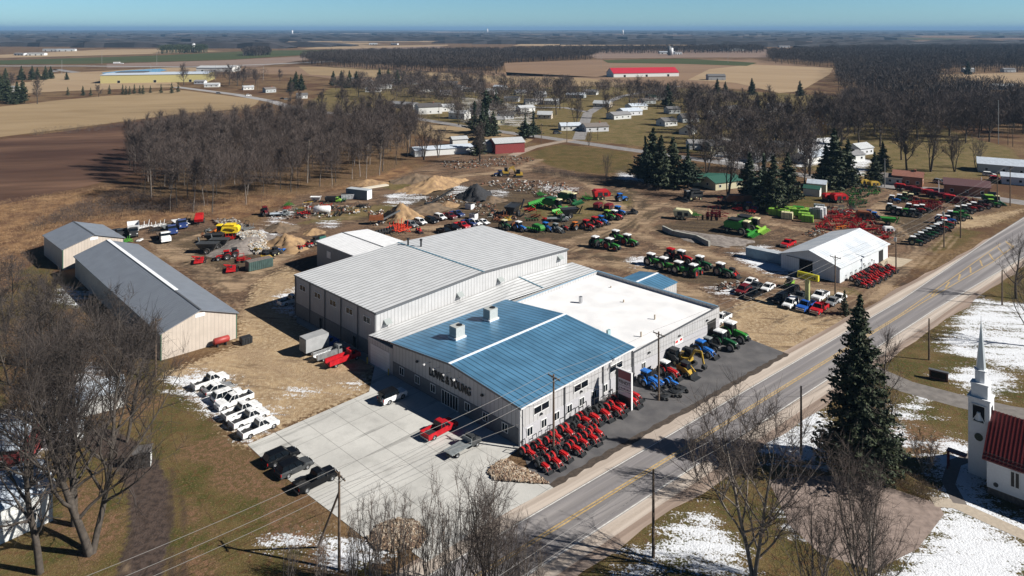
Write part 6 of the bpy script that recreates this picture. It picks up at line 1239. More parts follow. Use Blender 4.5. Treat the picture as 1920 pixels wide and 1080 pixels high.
V(TRC['loader'],1216,722,'-b','blue cab tractor with loader next to the wooden pole',None,cp(TB,TB)); V(TRC['loader'],1252,704,'-b','red cab tractor with white roof in front of the small double window',None,cp(TR,PW)); V(TRC['loader'],1319,665,'-b','blue cab tractor with big bucket near the dark garage door',None,cp(TB,TB),sc=1.05)
V(SKID,1266,680,'-b','yellow and black skid loader against the wall left of the excavator',None,{'paint':DK},sc=1.2); V(SKID,1287,704,'-b','yellow skid loader with dark brush cutter head out front',None,{'paint':TY},sc=1.1); V(EXC,1287,682,'-b','yellow mini excavator with raised boom by the wall',None,None,sc=1.05)
V(TRC['old'],1332,656,'-b','dark grey cab tractor between the blue and the green tractors',None,cp(DK,TGy),sc=.8); V(TRC['big'],1357,652,'-b','big dark green tractor with white roof, nearer of the pair by the garage door',None,cp(TGd,PW),sc=1.12); V(TRC['big'],1376,637,'-b','big green tractor with white roof at the end of the wall',None,cp(TG,PW),sc=1.2)
V(IMP['mow'],1270,737,'b','low black mower attachment lying on the apron beyond the blue tractor',None,{'paint':DK},sc=1.3); V(IMP['mow'],1247,745,'b','black and white deck attachment by the wooden pole',None,{'paint':DK})
# red row at the white shed
for i in range(11):
    s=1.5+i*1.75; off=4.2+.4*(i%2); V(TRC['compact'],0,0,0,'red compact tractor, %s from the near corner along the white shed'%ORD[i],'red tractors beside the white shed',cp(TR),xy=(WS[0]+e[0]*s+e[1]*off,WS[1]+e[1]*s-e[0]*off),jit=.05).rotation_euler[2]=wa-math.pi/2+RV.uniform(-.06,.06)
for i in range(6): s=4+i*2.6; off=1.9; V(TRC['compact'],0,0,0,'red tractor in the inner row along the white shed, %s from the near end'%ORD[i],'red tractors beside the white shed',cp(TR),xy=(WS[0]+e[0]*s+e[1]*off,WS[1]+e[1]*s-e[0]*off)).rotation_euler[2]=wa-math.pi/2
# green tractor groups
GT=[('big',1119,462,'a',TGd,PW,'dark green tractor, left rear of the first group of four'),('big',1147,468,'-b',TG,PW,'green tractor with red wheels, front of the first group of four'),('big',1158,452,'-b',TG,PW,'green tractor with white roof, rear of the first group of four'),('big',1180,460,'-b',TG,PW,'green tractor with red wheels, rightmost of the first group of four'),
('big',1225,498,'-b',TG,PW,'green tractor, leftmost of the second group'),('big',1249,506,'-b',TG,PW,'green tractor, second from left of the second group'),('old',1262,488,'-b',TR,TR,'red tractor with red roof at the back of the second group'),('big',1282,492,'-b',TR,PW,'red tractor with white roof at the back of the second group'),('big',1277,514,'-b',TG,PW,'green tractor at the front middle of the second group'),('big',1303,517,'a',TG,PW,'green tractor with red wheels, front right of the second group'),('big',1317,503,'-b',TGd,PW,'green tractor, rear right of the second group'),('big',1356,517,'-b',TGd,PW,'dark green tractor standing apart right of the second group')]
for k,px,py,a,c,r_,lb in GT: V(TRC[k],px,py,a,lb,'green tractors in the machinery yard',{'paint':c,'roof':r_,'rim':paint('rim_red',(.42,.04,.03)) if 'red wheels' in lb else chrome},sc=1.08)
V(SKID,1374,519,'-b','small red loader beside the lone dark green tractor',None,{'paint':TR})
MT=[('old',948,430,'-b',TGd,CR,'old green tractor with yellow hood behind the tall hall'),('big',975,433,'-b',TB,PW,'blue tractor with white roof behind the tall hall'),('loader',1025,432,'-b',TB,TB,'blue tractor with blue roof right of the green baler'),('loader',1044,434,'-b',TGy,TGy,'brown grey tractor in the middle machinery row'),('compact',1059,430,'-b',TR,TR,'small red tractor in the middle machinery row'),('loader',1080,430,'a',TO,TO,'orange loader tractor in the middle machinery row'),('big',1102,430,'-b',TR,TR,'red cab tractor in the middle machinery row'),('old',1118,424,'-b',TR,TR,'older red tractor behind the red cab tractor'),('loader',1129,419,'-b',TB,TB,'blue tractor right of the older red one'),('old',1142,411,'-b',TG,LG,'green tractor with yellow wheels in the middle row'),('old',1155,411,'-b',TR,PW,'red tractor with white wheels near the end of the middle row'),('big',1161,403,'-b',TB,TB,'blue tractor at the right end of the middle row'),('big',1165,377,20,TB,TB,'blue tractor pulling the red wagon'),
('old',497,404,-60,PMR,PMR,'old red brown tractor with cab at the edge of the wood'),('old',404,460,0,DK,DK,'x'),
('loader',435,482,200,TR,DK,'red cab tractor beside the grain carts'),('loader',420,487,200,TR,TR,'red tractor with folded roof beside the grain carts'),('compact',484,473,60,TY,TY,'small yellow tractor by the rubble heap'),('compact',500,476,60,DK,DK,'small black tractor by the heap'),('compact',528,474,60,TB,TB,'small blue tractor near the sandy mound'),('compact',565,468,60,TR,DK,'small red and black tractor near the dark back wing'),('compact',580,463,60,TR,TR,'small red tractor beside the dark back wing'),('compact',786,436,-60,TR,TR,'small red tractor alone behind the tall hall')]
for k,px,py,a,c,r_,lb in MT:
    if lb!='x': V(TRC[k],px,py,a,lb,None,cp(c,r_))
# roadside rows at the right
for i in range(9): V(TRC[('old','big')[i%2]],1716+i*7.4,459-i*4.0,-22,'dark tractor with pale roof, %s from the near end of the diagonal roadside row'%ORD[i],'tractors in the diagonal roadside row',cp([TGd,DK,DK,TGd][i%4],[PW,TGy][i%2]),sc=.85)
RR=[(1765,432,TR,PW),(1774,425,TR,TR),(1766,419,TB,PW),(1780,418,TB,PW),(1786,411,DK,PW),(1796,413,TGd,TG),(1806,409,TG,TG),(1800,402,TGd,PW),(1812,400,DK,PW),(1820,395,TR,PW),(1830,394,PMR,PW),(1843,391,PMR,DK),(1852,387,TGd,DK),(1862,388,TG,LG)]
for i,(px,py,c,r_) in enumerate(RR): V(TRC['big' if i%3 else 'loader'],px,py,-25,'%s tractor with %s roof, %s from the near end of the far roadside row'%({TR:'red',TB:'blue',DK:'black',TGd:'dark green',TG:'green',PMR:'maroon'}[c],{PW:'white',TR:'red',TG:'green',DK:'black',LG:'lime'}[r_],ORD[i]),'tractors in the far roadside row',cp(c,r_),sc=.95)
RI=[(1672,396,TGd,PW),(1681,401,TGd,TGy),(1690,404,DK,PW),(1702,406,TG,TG),(1715,407,DK,TGy),(1708,396,PMR,PW),(1722,399,TR,PW),(1733,398,DK,PW),(1690,378,TGd,PW),(1700,374,TGd,CR),(1712,377,PMR,CR),(1676,380,TB,PW)]
for i,(px,py,c,r_) in enumerate(RI): V(TRC['big' if i%2 else 'old'],px,py,-30,'%s tractor in the block behind the roadside rows, %s of the block'%({TR:'red',TB:'blue',DK:'black',TGd:'dark green',TG:'green',PMR:'maroon'}[c],ORD[i]),'tractors in the block behind the roadside rows',cp(c,r_),sc=.9)
for i in range(8): V(WAG,1690+i*15.5,356+i*3.6,[-30,150][i%2],'dark red wagon or baler along the side road, %s from the left'%ORD[i],'red wagons along the side road',cp(PMR if i%3 else TR),sc=.9,jit=.2)
V(COMB,1860,382,-20,'green forage harvester with yellow spout at the end of the roadside rows',None,{'paint':TGd,'tank':LG,'roof':CR},sc=.8); V(IMP['head'],1742,378,60,'tall yellow header standing between the red machines',None,{'paint':TY})
# middle machinery
V(COMB,1038,392,-40,'green combine harvester with cream roof, middle of the yard',None,{'paint':TG,'tank':TGd,'roof':CR}); V(COMB,1066,380,-40,'dark green combine harvester with cream top right of the other green one',None,{'paint':TGd,'tank':CR,'roof':CR}); V(IMP['head'],1008,385,-35,'long green harvester header left of the green combine',None,{'paint':TG},sc=1.6); V(IMP['head'],1050,398,-50,'bright green header lying in front of the combine',None,{'paint':paint('lime_green',(.08,.36,.05))},sc=1.1)
V(IMP['till'],1101,375,10,'green tillage implement right of the combines',None,{'paint':TG}); V(IMP['till'],1013,368,10,'green implement in the weeds behind the combines',None,{'paint':TG},sc=.9)
V(WAG,1130,373,15,'large red forage wagon behind the blue tractor',None,cp(TR),sc=1.35); V(WAG,1122,392,60,'dark red round baler, left of the pair',None,cp(PMR),sc=.9); V(WAG,1142,394,60,'dark red round baler, right of the pair',None,cp(PMR),sc=.9); V(CART,1068,407,20,'black hopper wagon with red end in the middle of the yard',None,cp(DK)); V(WT['flat'],1046,415,0,'grey flat trailer truck beside the black hopper wagon',None,{'paint':TGy,'box':TGy}); V(WT['flat'],1181,402,20,'dark trailer at the right end of the middle row',None,{'paint':DK,'box':DK},sc=.8)
V(WAG,1011,435,-50,'green round baler with yellow trim behind the tall hall',None,cp(TG),sc=.85); V(IMP['plant'],995,434,60,'green planter left of the green baler',None,{'paint':TG,'paint2':TG}); V(IMP['till'],941,408,40,'rusty red implement beside the tilted dark hopper',None,{'paint':PBRN}); V(CART,962,404,70,'big dark tilted hopper cart behind the tall hall',None,cp(DK),sc=1.2); V(IMP['mow'],952,413,20,'small yellow machine below the dark hopper',None,{'paint':TY},sc=1.2)
V(WAG,1283,411,-20,'cream and green harvest wagon in the open yard',None,cp(CR),sc=1.25); V(IMP['till'],1303,406,0,'small green implement right of the cream wagon',None,{'paint':TG},sc=.8); V(IMP['disc'],1336,409,-15,'large dark red disc machine in the open yard',None,{'paint':PMR},sc=1.5); V(IMP['disc'],1343,404,-15,'second dark red disc machine folded against the first',None,{'paint':PMR},sc=1.3)
V(COMB,1386,437,-40,'cream and green sprayer harvester, left of the pair in the open yard',None,{'paint':TG,'tank':DK,'roof':CR},sc=1.1); V(COMB,1404,431,-40,'cream and green sprayer harvester, right of the pair in the open yard',None,{'paint':LG,'tank':DK,'roof':CR},sc=1.1)
V(COMB,1297,375,200,'black combine harvester by the pines',None,{'paint':DK,'tank':DK,'roof':PG})
V(IMP['disc'],1353,380,0,'pinkish red machine left of the brown wagons',None,{'paint':TR},sc=.8); V(WAG,1375,383,170,'rusty brown spreader wagon, left of the two by the pines',None,cp(PBRN),sc=1.3); V(WAG,1392,383,170,'rusty brown spreader wagon, right of the two by the pines',None,cp(PBRN),sc=1.3); V(COMB,1434,388,160,'cream coloured combine harvester behind the green crates',None,{'paint':CR,'tank':LG,'roof':CR}); V(TRC['old'],1408,395,-20,'dark blue tractor left of the cream combine',None,cp(PNV,PNV))
V(WAG,1556,376,10,'pinkish red wagon, left of the pair behind the crates',None,cp(TR),sc=1.0); V(WAG,1576,379,10,'pinkish red wagon, right of the pair behind the crates',None,cp(TR),sc=1.2); V(WAG,1622,411,-20,'brown wagon among the red implements',None,cp(PBRN)); V(TRC['loader'],1633,408,-30,'dark blue tractor among the red implements',None,cp(PNV,PNV)); V(TRC['loader'],1643,412,-30,'second dark blue tractor among the red implements',None,cp(PNV,TB)); V(CART,1666,421,-20,'green covered hopper cart at the end of the red implements',None,cp(TG),sc=.75); V(WAG,1668,436,0,'white and red spreader by the wooden pole',None,cp(PW),sc=.7)
V(WAG,1640,351,10,'yellow topped wagon beside the side road',None,cp(TY),sc=.9); V(WAG,1622,348,10,'second yellow wagon beside the side road, half behind the pine',None,cp(TY),sc=.9)
# crates
CP=[(1452,403,LG),(1462,404,LG),(1470,406,LG),(1476,410,CR),(1482,400,LG),(1490,403,LG),(1497,399,TG),(1505,404,LG),(1508,411,LG),(1514,416,LG),(1520,403,LG),(1528,409,TGy),(1533,409,PW),(1539,406,PW),(1536,401,TGy),(1447,398,LG)]
for i,(px,py,c) in enumerate(CP): V(CRT,px,py,-28,'%s wrapped crate, number %d from the left in the row of crates'%({LG:'light green',CR:'cream',TG:'green',TGy:'dark grey',PW:'tall white'}[c],1+sorted(x[0] for x in CP).index(px)),'wrapped crates in the yard',{'paint':c},sc=(1,1,1.55) if c in(PW,TGy) else 1.05)
# fields of implements, each one a machine of its own
def fieldof(poly,n,kinds,cols,lab,grp,seed,mind=3.0,sc=.62):
    r_=random.Random(seed)
    for i,p in enumerate(scatter(W_(poly),n,mind,r_)):
        k=r_.choice(kinds); c=r_.choice(cols); V(IMP[k],0,0,r_.choice([-25,65,155])+r_.uniform(-12,12),lab,grp,{'paint':c,'paint2':c},xy=p,sc=sc*r_.uniform(.85,1.25))
fieldof([(1529,432),(1545,416),(1560,398),(1600,396),(1625,412),(1650,425),(1672,440),(1655,455),(1625,445),(1590,425),(1560,432)],76,['till','disc','plow','mow','plow'],[TR,TR,TR,PR,PMR],'bright red tillage implement packed in the red block behind the white shed','red implements packed behind the white shed',1,2.1)
fieldof([(1566,366),(1600,355),(1640,352),(1650,362),(1620,372),(1622,388),(1600,394),(1585,380)],52,['till','plant','disc','plow'],[TGd,TG,TGd],'green implement packed in the green block between the crates and the side road','green implements packed beside the side road',2,2.5)
fieldof([(1540,398),(1550,388),(1600,390),(1612,398),(1580,402)],14,['mow','disc','rake'],[DK,CR,CY,TGy,PW],'small mixed implement between the red and the green block','mixed small implements between the blocks',3,2.2)
fieldof([(1712,385),(1722,378),(1765,382),(1757,395),(1735,397)],16,['disc','till','plow'],[PMR,PMR,TR],'dark red implement in the block behind the roadside tractors','dark red implements behind the roadside tractors',4,2.5,.8)
fieldof([(1770,368),(1800,372),(1830,380),(1800,384),(1770,378)],9,['disc','till'],[PMR,DK,TGd],'dark implement near the road corner','dark implements near the road corner',5,3,.8)
fieldof([(360,428),(460,425),(478,445),(440,470),(390,452)],10,['disc','till','mow','plow'],[DK,TR,TGy,PBRN],'small dark or rusty implement among the carts of the left yard','small implements in the left yard',6,4,.75)
fieldof([(530,392),(620,376),(690,382),(660,400),(560,412)],16,['disc','till','mow','rake','plow'],[TR,TGd,DK,PBRN,TY],'weathered implement lying in the weeds by the grove','weathered implements by the grove',7,4.5,.7)
fieldof([(905,400),(990,385),(1060,405),(1060,420),(960,428)],14,['disc','till','mow','plow'],[DK,PBRN,TGd,TR],'worn implement between the tractors and the combines','worn implements between tractors and combines',8,4,.75)
fieldof([(1360,385),(1440,378),(1500,386),(1490,396),(1400,402)],10,['disc','mow','rake','till'],[DK,TR,TGd],'small implement between the crates and the brown wagons','small implements near the crates',9,4,.8)
fieldof([(215,432),(300,425),(350,410),(360,420),(300,440)],9,['mow','disc','till'],[DK,TGy,PW],'dark implement beside the trucks behind the short barn','implements beside the trucks',10,4.5,.9)
V(IMP['plow'],1578,429,0,'orange implement among the red ones',None,{'paint':TO},sc=.8)
V(IMP['plant'],722,442,-45,'black folded planter behind the white back wing',None,{'paint':DK,'paint2':DK},sc=1.3); V(IMP['till'],752,436,-30,'bright red cultivator behind the white back wing',None,{'paint':paint('vermilion',(.65,.06,.03))},sc=1.25); V(IMP['till'],742,431,-30,'second bright red cultivator behind the first',None,{'paint':paint('vermilion')},sc=1.2)
# left yard
V(WT['dump'],250,440,-62,'dark dump truck with pale raised bed behind the short barn',None,{'paint':DK,'box':M('pale_bed',(.55,.56,.58),.5)},sc=1.25,cat='truck'); V(WT['flat'],307,450,-55,'white nosed flatbed truck, nearest of the three flatbeds',None,{'paint':PW,'box':wood_pole},sc=1.35); V(WT['flat'],318,436,-50,'blue flatbed truck behind the white nosed one',None,{'paint':PNV,'box':TGy},sc=1.3); V(WT['flat'],337,425,-50,'pale flatbed trailer truck, farthest of the three flatbeds',None,{'paint':PNV,'box':PW},sc=1.3)
V(IMP['till'],237,455,0,'bright green implement behind the short barn',None,{'paint':paint('lime_green')},sc=.7); V(WT['flat'],222,440,-50,'old dark trailer truck left of the dump truck',None,{'paint':DK,'box':DK}); V(WAG,373,419,-70,'red feed wagon standing at the wood edge',None,cp(TR),sc=1.1); V(IMP['mow'],262,452,0,'small white tank on a stand behind the barn',None,{'paint':PW},sc=.8,name='fertiliser_box')
V(COMB,425,443,185,'bright yellow forage harvester in the left yard',None,{'paint':CY,'tank':CY,'roof':CY},sc=.95); V(IMP['head'],398,441,185,'orange and yellow header left of the yellow harvester',None,{'paint':TO}); V(CART,402,455,185,'dark grain cart below the yellow harvester',None,cp(DK),sc=.85); V(CART,412,464,180,'pale grey grain cart with long auger',None,cp(PG),sc=.85); V(CART,390,474,180,'grey grain cart with red stripe, nearest of the three',None,cp(PG),sc=.95)
V(IMP['mow'],373,492,200,'red seed drill alone on the bare ground, left of the two',None,{'paint':TR},sc=1.6); V(IMP['mow'],433,508,200,'red seed drill alone on the bare ground, right of the two',None,{'paint':TR},sc=1.6); V(IMP['disc'],452,490,20,'red implement frame behind the green skip',None,{'paint':TR},sc=.8)
V(SKID,500,488,60,'yellow skid loader behind the green skip',None,{'paint':TY}); V(SKID,516,478,60,'black skid loader by the sandy mound',None,{'paint':DK}); V(SKID,592,458,60,'dark loader beside the dark back wing',None,{'paint':DK})
V(WT['dump'],625,379,0,'lime green sprayer machine by the grey container',None,{'paint':LG,'box':DK},sc=.8,name='sprayer',cat='sprayer'); V(IMP['till'],540,387,0,'green implement at the edge of the wood',None,{'paint':TG},sc=.8); V(IMP['disc'],570,402,-30,'bright red machine left of the white tank',None,{'paint':TR},sc=.9); V(IMP['rake'],560,393,0,'yellow rake in the weeds',None,{'paint':TY},sc=.8); V(CART,592,378,0,'white tank cart at the wood edge',None,cp(PW),sc=.6); V(IMP['disc'],618,393,0,'black implement left of the tan box',None,{'paint':DK},sc=.9); V(IMP['disc'],640,393,0,'second black implement in the weeds',None,{'paint':DK},sc=.7); V(IMP['disc'],635,403,0,'dark frame right of the white tank',None,{'paint':DK},sc=.9); V(WT['flat'],525,405,10,'pale blue low trailer by the old red brown tractor',None,{'paint':TGy,'box':paint('pale_blue',(.45,.52,.6))},sc=.9)
V(EXC,948,328,10,'yellow excavator with raised arm beyond the dirt yard',None,None,sc=1.1); V(EXC,972,332,190,'yellow excavator with red bucket beyond the dirt yard',None,None,sc=1.2); V(TRC['loader'],935,330,200,'blue tractor beside the yellow excavators',None,cp(PNV,PNV))
V(WT['box'],222,120,5,'white lorry with long box on the far highway',None,{'paint':PW,'box':PW},sc=(2.4,1.1,1.1),name='lorry',cat='lorry')
# ---------------- poles, wires, signs, mounds, debris ----------------
wire_m=M('wire_grey',(.16,.155,.15),.6); steel=M('pole_steel',(.33,.34,.34),.6,.3)
POLES={}
def upole(key,px,py,pt,arm,label,ang=40.5,xy=None,hh=None,mat=None,lean=0,cat='utility pole',name='utility_pole',trans=0):
    x,y=xy or G(px,py); h=hh or (py-pt)*H/(py-HY); o=thing(name,(x,y),rad(ang),label,cat); m=MB(); m.cyl((0,0,-.3),(lean,0,h),.19,.12,8); m.build('pole',mat or wood_pole,o)
    POLES[key]=(x,y,h,ang,arm)
    if arm: 
        m=MB(); m.bar((0.1,-arm/2,h-.45),(.1,arm/2,h-.45),.12,.14); m.bar((.1,-arm*.3,h-.5),(.1,0,h-1.2),.05); m.bar((.1,arm*.3,h-.5),(.1,0,h-1.2),.05); m.build('crossarm',wood_pole,o)
        for k in (-.46,-.2,.46): m=MB(); m.cyl((.1,arm*k,h-.38),(.1,arm*k,h-.18),.05,n=6); m.build('insulator',steel,o)
    if trans: m=MB(); m.cyl((-.45,.0,h-2.6),(-.45,0,h-1.6),.3); m.build('transformer',steel,o)
    return o
upole('A0',0,0,0,2.4,'x',xy=(-46,60),hh=10.2)['label']='wooden pole beyond the lower left edge carrying the near power lines'
upole('A1',636,1068,885,2.4,'wooden pole with crossarm and brace on the lawn at the bottom of the concrete lot'); upole('A2',1038,852,702,2.4,'wooden pole with crossarm among the red tractors by the pale wall'); upole('A3',1235,751,622,2.4,'wooden pole with crossarm beside the blue cab tractor')
upole('A4',1566,562,479,2.4,'wooden pole with crossarm between the yellow sign and the white shed'); upole('A5',1680,514,432,0,'wooden pole with transformers past the white shed',trans=1); upole('A6',1770,464,386,1.6,'wooden pole on the grass near the start of the roadside tractors',trans=1); upole('A7',1801,446,368,1.6,'wooden pole on the grass behind the far roadside tractors'); upole('A8',1894,386,311,1.8,'wooden pole standing on the grass corner at the side road'); upole('A9',1870,385,322,0,'slim pole beside the corner pole at the side road')
upole('B0',0,0,0,0,'x',xy=(-10,60),hh=9.5)['label']='pole beyond the bottom edge on the church side of the highway'
upole('B1',1225,1045,880,0,'bare wooden pole standing in the snow patch on the highway verge'); upole('B2',1502,852,724,0,'bare wooden pole left of the tall spruce'); upole('B3',1742,675,597,0,'bare wooden pole on the grass right of the spruce'); upole('B4',1879,572,506,0,'bare wooden pole on the verge near the right edge')
upole('L1',292,706,597,2.4,'wooden pole with white transformers in front of the long barn',ang=-20,trans=1); upole('S1',1659,351,297,1.2,'light pole with lamps at the edge of the side road',mat=steel,cat='light pole',name='light_pole'); upole('S2',1872,270,188,.6,'very tall steel light mast behind the right hand buildings',mat=steel,cat='light mast',name='light_mast')
upole('S3',1015,270,232,1.6,'pole beside the road near the red barn'); upole('S4',1063,268,228,1.6,'pole at the junction by the mown meadow'); upole('S5',1121,262,238,1.6,'pole beside the side street'); upole('S6',823,225,195,1.6,'pole in front of the dark roofed hall'); upole('S7',1794,290,236,2,'pole of the small substation behind the bare trees'); upole('S8',1785,292,240,2,'second pole of the small substation'); upole('S9',1890,272,232,2,'pole at the right end of the substation'); upole('S10',1899,275,232,2,'last pole of the substation at the right edge')
upole('S11',560,195,165,1.6,'pole beside the country road bend'); upole('S12',456,176,150,1.6,'pole left along the country road'); upole('S13',483,176,128,1.6,'taller pole behind the grey gabled house'); upole('S14',1760,365,338,0,'short white post by the side road',mat=trim_w,name='post',cat='post'); upole('S15',1840,357,332,0,'white post in front of the brick building',mat=trim_w,name='post',cat='post')
for k,(px,py,pt) in enumerate(((191,120,97),(294,122,98),(116,140,112),(283,150,122),(1127,127,102),(1365,118,80),(404,150,120),(494,150,122))): upole('T%d'%k,px,py,pt,3,'tall thin power mast standing in the far fields',mat=steel,name='power_mast',cat='power mast')['group']='thin masts in the far fields'
x,y=G(596,1026); X1,Y1,h1,_,_=POLES['A1']; o=thing('brace_pole',(x,y),0,'leaning brace pole propped against the pole at the bottom of the lot','pole'); m=MB(); m.cyl((0,0,0),(X1-x,Y1-y,h1-2.2),.14,.12,8); m.build('pole',wood_pole,o)
def wire(a,b,off,dz,sag,label,grp,r=.022):
    X0,Y0,h0,an,_=POLES[a] if isinstance(a,str) else a; X2,Y2,h2,_,_=POLES[b] if isinstance(b,str) else b; n=14; P=[]
    ox,oy=-math.sin(rad(an))*off,math.cos(rad(an))*off
    for i in range(n+1): t_=i/n; P.append(((X0+(X2-X0)*t_)+ox,(Y0+(Y2-Y0)*t_)+oy,(h0+(h2-h0)*t_)+dz-4*sag*t_*(1-t_)))
    m=MB()
    for p,q in zip(P,P[1:]): m.cyl(p,q,r,n=4)
    tag(m.build('power_line',wire_m),label,'power line',grp)
ch_=['A0','A1','A2','A3','A4','A5','A6','A7','A8']
for a,b in zip(ch_,ch_[1:]):
    for off,dz,w_ in ((-1.1,-.15,'outer'),(1.1,-.15,'inner'),(0,-2.0,'low')): wire(a,b,off,dz,.5,'%s overhead wire on the building side of the highway, %s span from the left'%(w_,ORD[ch_.index(a)]),'overhead wires on the building side',.025 if a in('A0','A1') else .02)
cb=['B0','B1','B2','B3','B4']
for a,b in zip(cb,cb[1:]):
    for dz in (-.1,-1.6): wire(a,b,0,dz,.4,'%s wire on the church side of the highway, %s span from the left'%('upper' if dz>-1 else 'lower',ORD[cb.index(a)]),'overhead wires on the church side',.018)
wire('A1',(UV(0,.2)[0],UV(0,.2)[1],4.6,0,0),0,-1.4,.3,'service wire from the braced pole to the corner of the front hall','service wires'); wire('A2','B2',0,-1.5,.5,'wire crossing the highway towards the bare pole by the spruce','service wires',.016); wire('L1','A1',0,-1.0,1.0,'long wire from the barn pole to the braced pole','service wires',.018)
# brand sign
x,y=G(1172,764); o=thing('brand_sign',(x,y),AANG,'tall white framed brand sign with maroon top panel at the hall wall','sign'); w2=1.2
m=MB(); m.box(-.18,.18,-w2-.14,-w2,0,5.9); m.box(-.18,.18,w2,w2+.5,0,5.9); m.box(-.18,.18,-w2,w2,5.8,5.9); m.build('frame',trim_w,o)
m=MB(); m.box(-.16,.16,-w2,w2,4.5,5.8); m.build('top_panel',M('maroon_panel',(.22,.02,.035),.4),o); m=MB(); m.box(-.15,.15,-w2,w2,1.9,4.5); m.build('white_panel',M('sign_white',(.60,.60,.64),.4),o); m=MB(); m.box(-.14,.14,-w2,w2,.05,1.9); m.box(-.2,-.181,w2+.02,w2+.48,.1,5.8); m.build('base_panel',M('sign_dark',(.02,.028,.03),.4),o)
me=textmesh('FENDT',.72,.01); me.transform(Matrix(((0,0,-1,-.165),(-1,0,0,0),(0,1,0,3.72),(0,0,0,1)))); link('lettering',me,letters,o)
m=MB(); m.box(-.165,-.151,-w2,w2,3.42,3.47); m.box(-.165,-.151,-w2,w2,2.6,2.65); m.build('divider',letters,o); m=MB()
for i,q_ in enumerate((.95,.6,.3,.02,-.3,-.62,-.9)): m.box(-.165,-.151,q_-.11,q_+.1,2.88,3.02+.06*(i%2))
m.build('small_script',M('script_navy',(.03,.03,.07),.5),o)
# wall sign strokes
u=ufx(1272); m=MB()
for a,b in ((-1.2,-.35),(.3,1.1)): m.box(u+a,u+b,-.14,-.121,2.35,2.72)
m.build('wall_sign_text',red,rw_)
# yellow pylon sign
x,y=G(1514,574); o=thing('yellow_pylon_sign',(x,y),AANG,'yellow pylon sign with long rounded head above the used vehicle lot','sign'); hh=(574-523)*H/(574-HY)
yl=M('sign_yellow',(.50,.45,.02),.4); ylp=M('sign_post_olive',(.36,.38,.16),.5); m=MB(); m.box(-.35,.35,-.42,.42,0,hh); m.build('post',ylp,o)
m=MB(); m.prism([(-.4,hh),(-.4,hh+1.15),(-.25,hh+1.3),(.25,hh+1.3),(.4,hh+1.15),(.4,hh)],-2.4,2.1); m.build('cabinet',yl,o); m=MB(); m.box(-.43,-.401,-1.9,1.8,hh+.3,hh+.8); m.build('face_band',M('sign_band',(.05,.045,.01),.5),o)
m=MB()
for i in range(9): m.box(-.445,-.431,1.5-i*.36-.2,1.5-i*.36,hh+.4,hh+.7)
m.build('band_lettering',yl,o)
# other signs
x,y=G(1860,378); o=thing('roadside_board',(x,y),rad(-20),'dark blue board on two white posts at the side road','sign'); m=MB(); m.box(-1.3,1.3,-.05,.05,2.2,3.4); m.build('board',M('board_navy',(.04,.07,.11),.5),o)
for s in (-1.1,1.1): m=MB(); m.box(s-.07,s+.07,-.1,.1,0,2.2); m.build('post',trim_w,o)
x,y=G(1760,712); o=thing('church_notice_board',(x,y),rad(-35),'low dark brick notice board on the grass beside the church drive','sign'); m=MB(); m.box(-1.4,1.4,-.25,.25,0,1.5); m.build('brick_frame',M('brick_dark',(.10,.045,.03),.9,n=.3,s=6),o); m=MB(); m.box(-1.1,1.1,-.29,-.252,.4,1.3); m.build('panel',glass,o); m=MB(); m.box(-1.5,1.5,-.35,.35,1.503,1.6); m.build('cap',trim_d,o)
# tanks, skips, small boxes
def tank(px,py,L_,r_,mat,label,ang,legs=1):
    o=thing('storage_tank',G(px,py),rad(ang),label,'tank'); m=MB(); z=r_+.45; m.lathe([(.02,-L_/2-.25),(r_*.6,-L_/2-.2),(r_,-L_/2),(r_,L_/2),(r_*.6,L_/2+.2),(.02,L_/2+.25)],(0,0,z),'y',16); q=MB(); q.poly([(b,-a,c) for a,b,c in m.v],m.f); q.build('shell',mat,o,True)
    for s in (-1,1): m=MB(); m.box(s*L_*.3-.1,s*L_*.3+.1,-r_*.7,r_*.7,0,.6); m.build('cradle',DK,o)
tank(415,648,2.6,.62,M('tank_red',(.30,.035,.03),.5,n=.1),'red fuel tank lying beside the gable of the long barn',42); tank(604,401,5.0,1.1,PW,'big white propane tank lying in the scrap yard',0)
def skip(px,py,L_,Wd_,Hh,mat,label,ang,lid=1,name='dumpster'):
    o=thing(name,G(px,py),rad(ang),label,name.replace('_',' ')); m=MB(); m.box(-L_/2,L_/2,-Wd_/2,Wd_/2,.12,Hh); m.build('bin',mat,o); m=MB()
    for i in range(int(L_/.5)): x_=-L_/2+.15+i*.5; m.box(x_,x_+.12,-Wd_/2-.08,-Wd_/2-.002,.2,Hh-.05); m.box(x_,x_+.12,Wd_/2+.002,Wd_/2+.08,.2,Hh-.05)
    m.build('side_ribs',mat,o)
    m=MB(); m.box(-L_/2+.08,L_/2-.08,-Wd_/2+.08,Wd_/2-.08,Hh+.003,Hh+.05); m.build('lid' if lid else 'contents',plast if lid else M('scrap_mix',(.25,.2,.17),.9,c2=(.08,.07,.07),s=3),o)
skip(461,644,2.0,1.5,1.3,DK,'black wheeled dumpster beside the red tank',42); skip(486,503,6.2,2.4,2.3,M('skip_green',(.05,.09,.085),.5,n=.2),'large dark green roll off skip full of scrap in the left yard',42,0,'roll_off_skip'); skip(603,452,2,1.4,1.5,M('skip_teal',(.03,.14,.12),.5),'small teal dumpster behind the dark back wing',42)
skip(881,392,2.6,1.8,1.8,cw,'small white box trailer alone in the dirt yard',-40,name='box_trailer'); skip(888,410,2.4,1.6,1.7,cw,'small white box with dark front near the parked cars',-40,name='white_cabin'); skip(652,373,4.5,2.2,1.8,M('tarp_white',(.6,.62,.64),.6,c2=(.35,.38,.4),s=2),'white covered stack beside the grey container',10,name='covered_stack'); skip(669,398,1.4,1.0,1.2,M('box_tan',(.5,.33,.16),.7),'tan wooden box in the scrap yard',20,name='wooden_box')
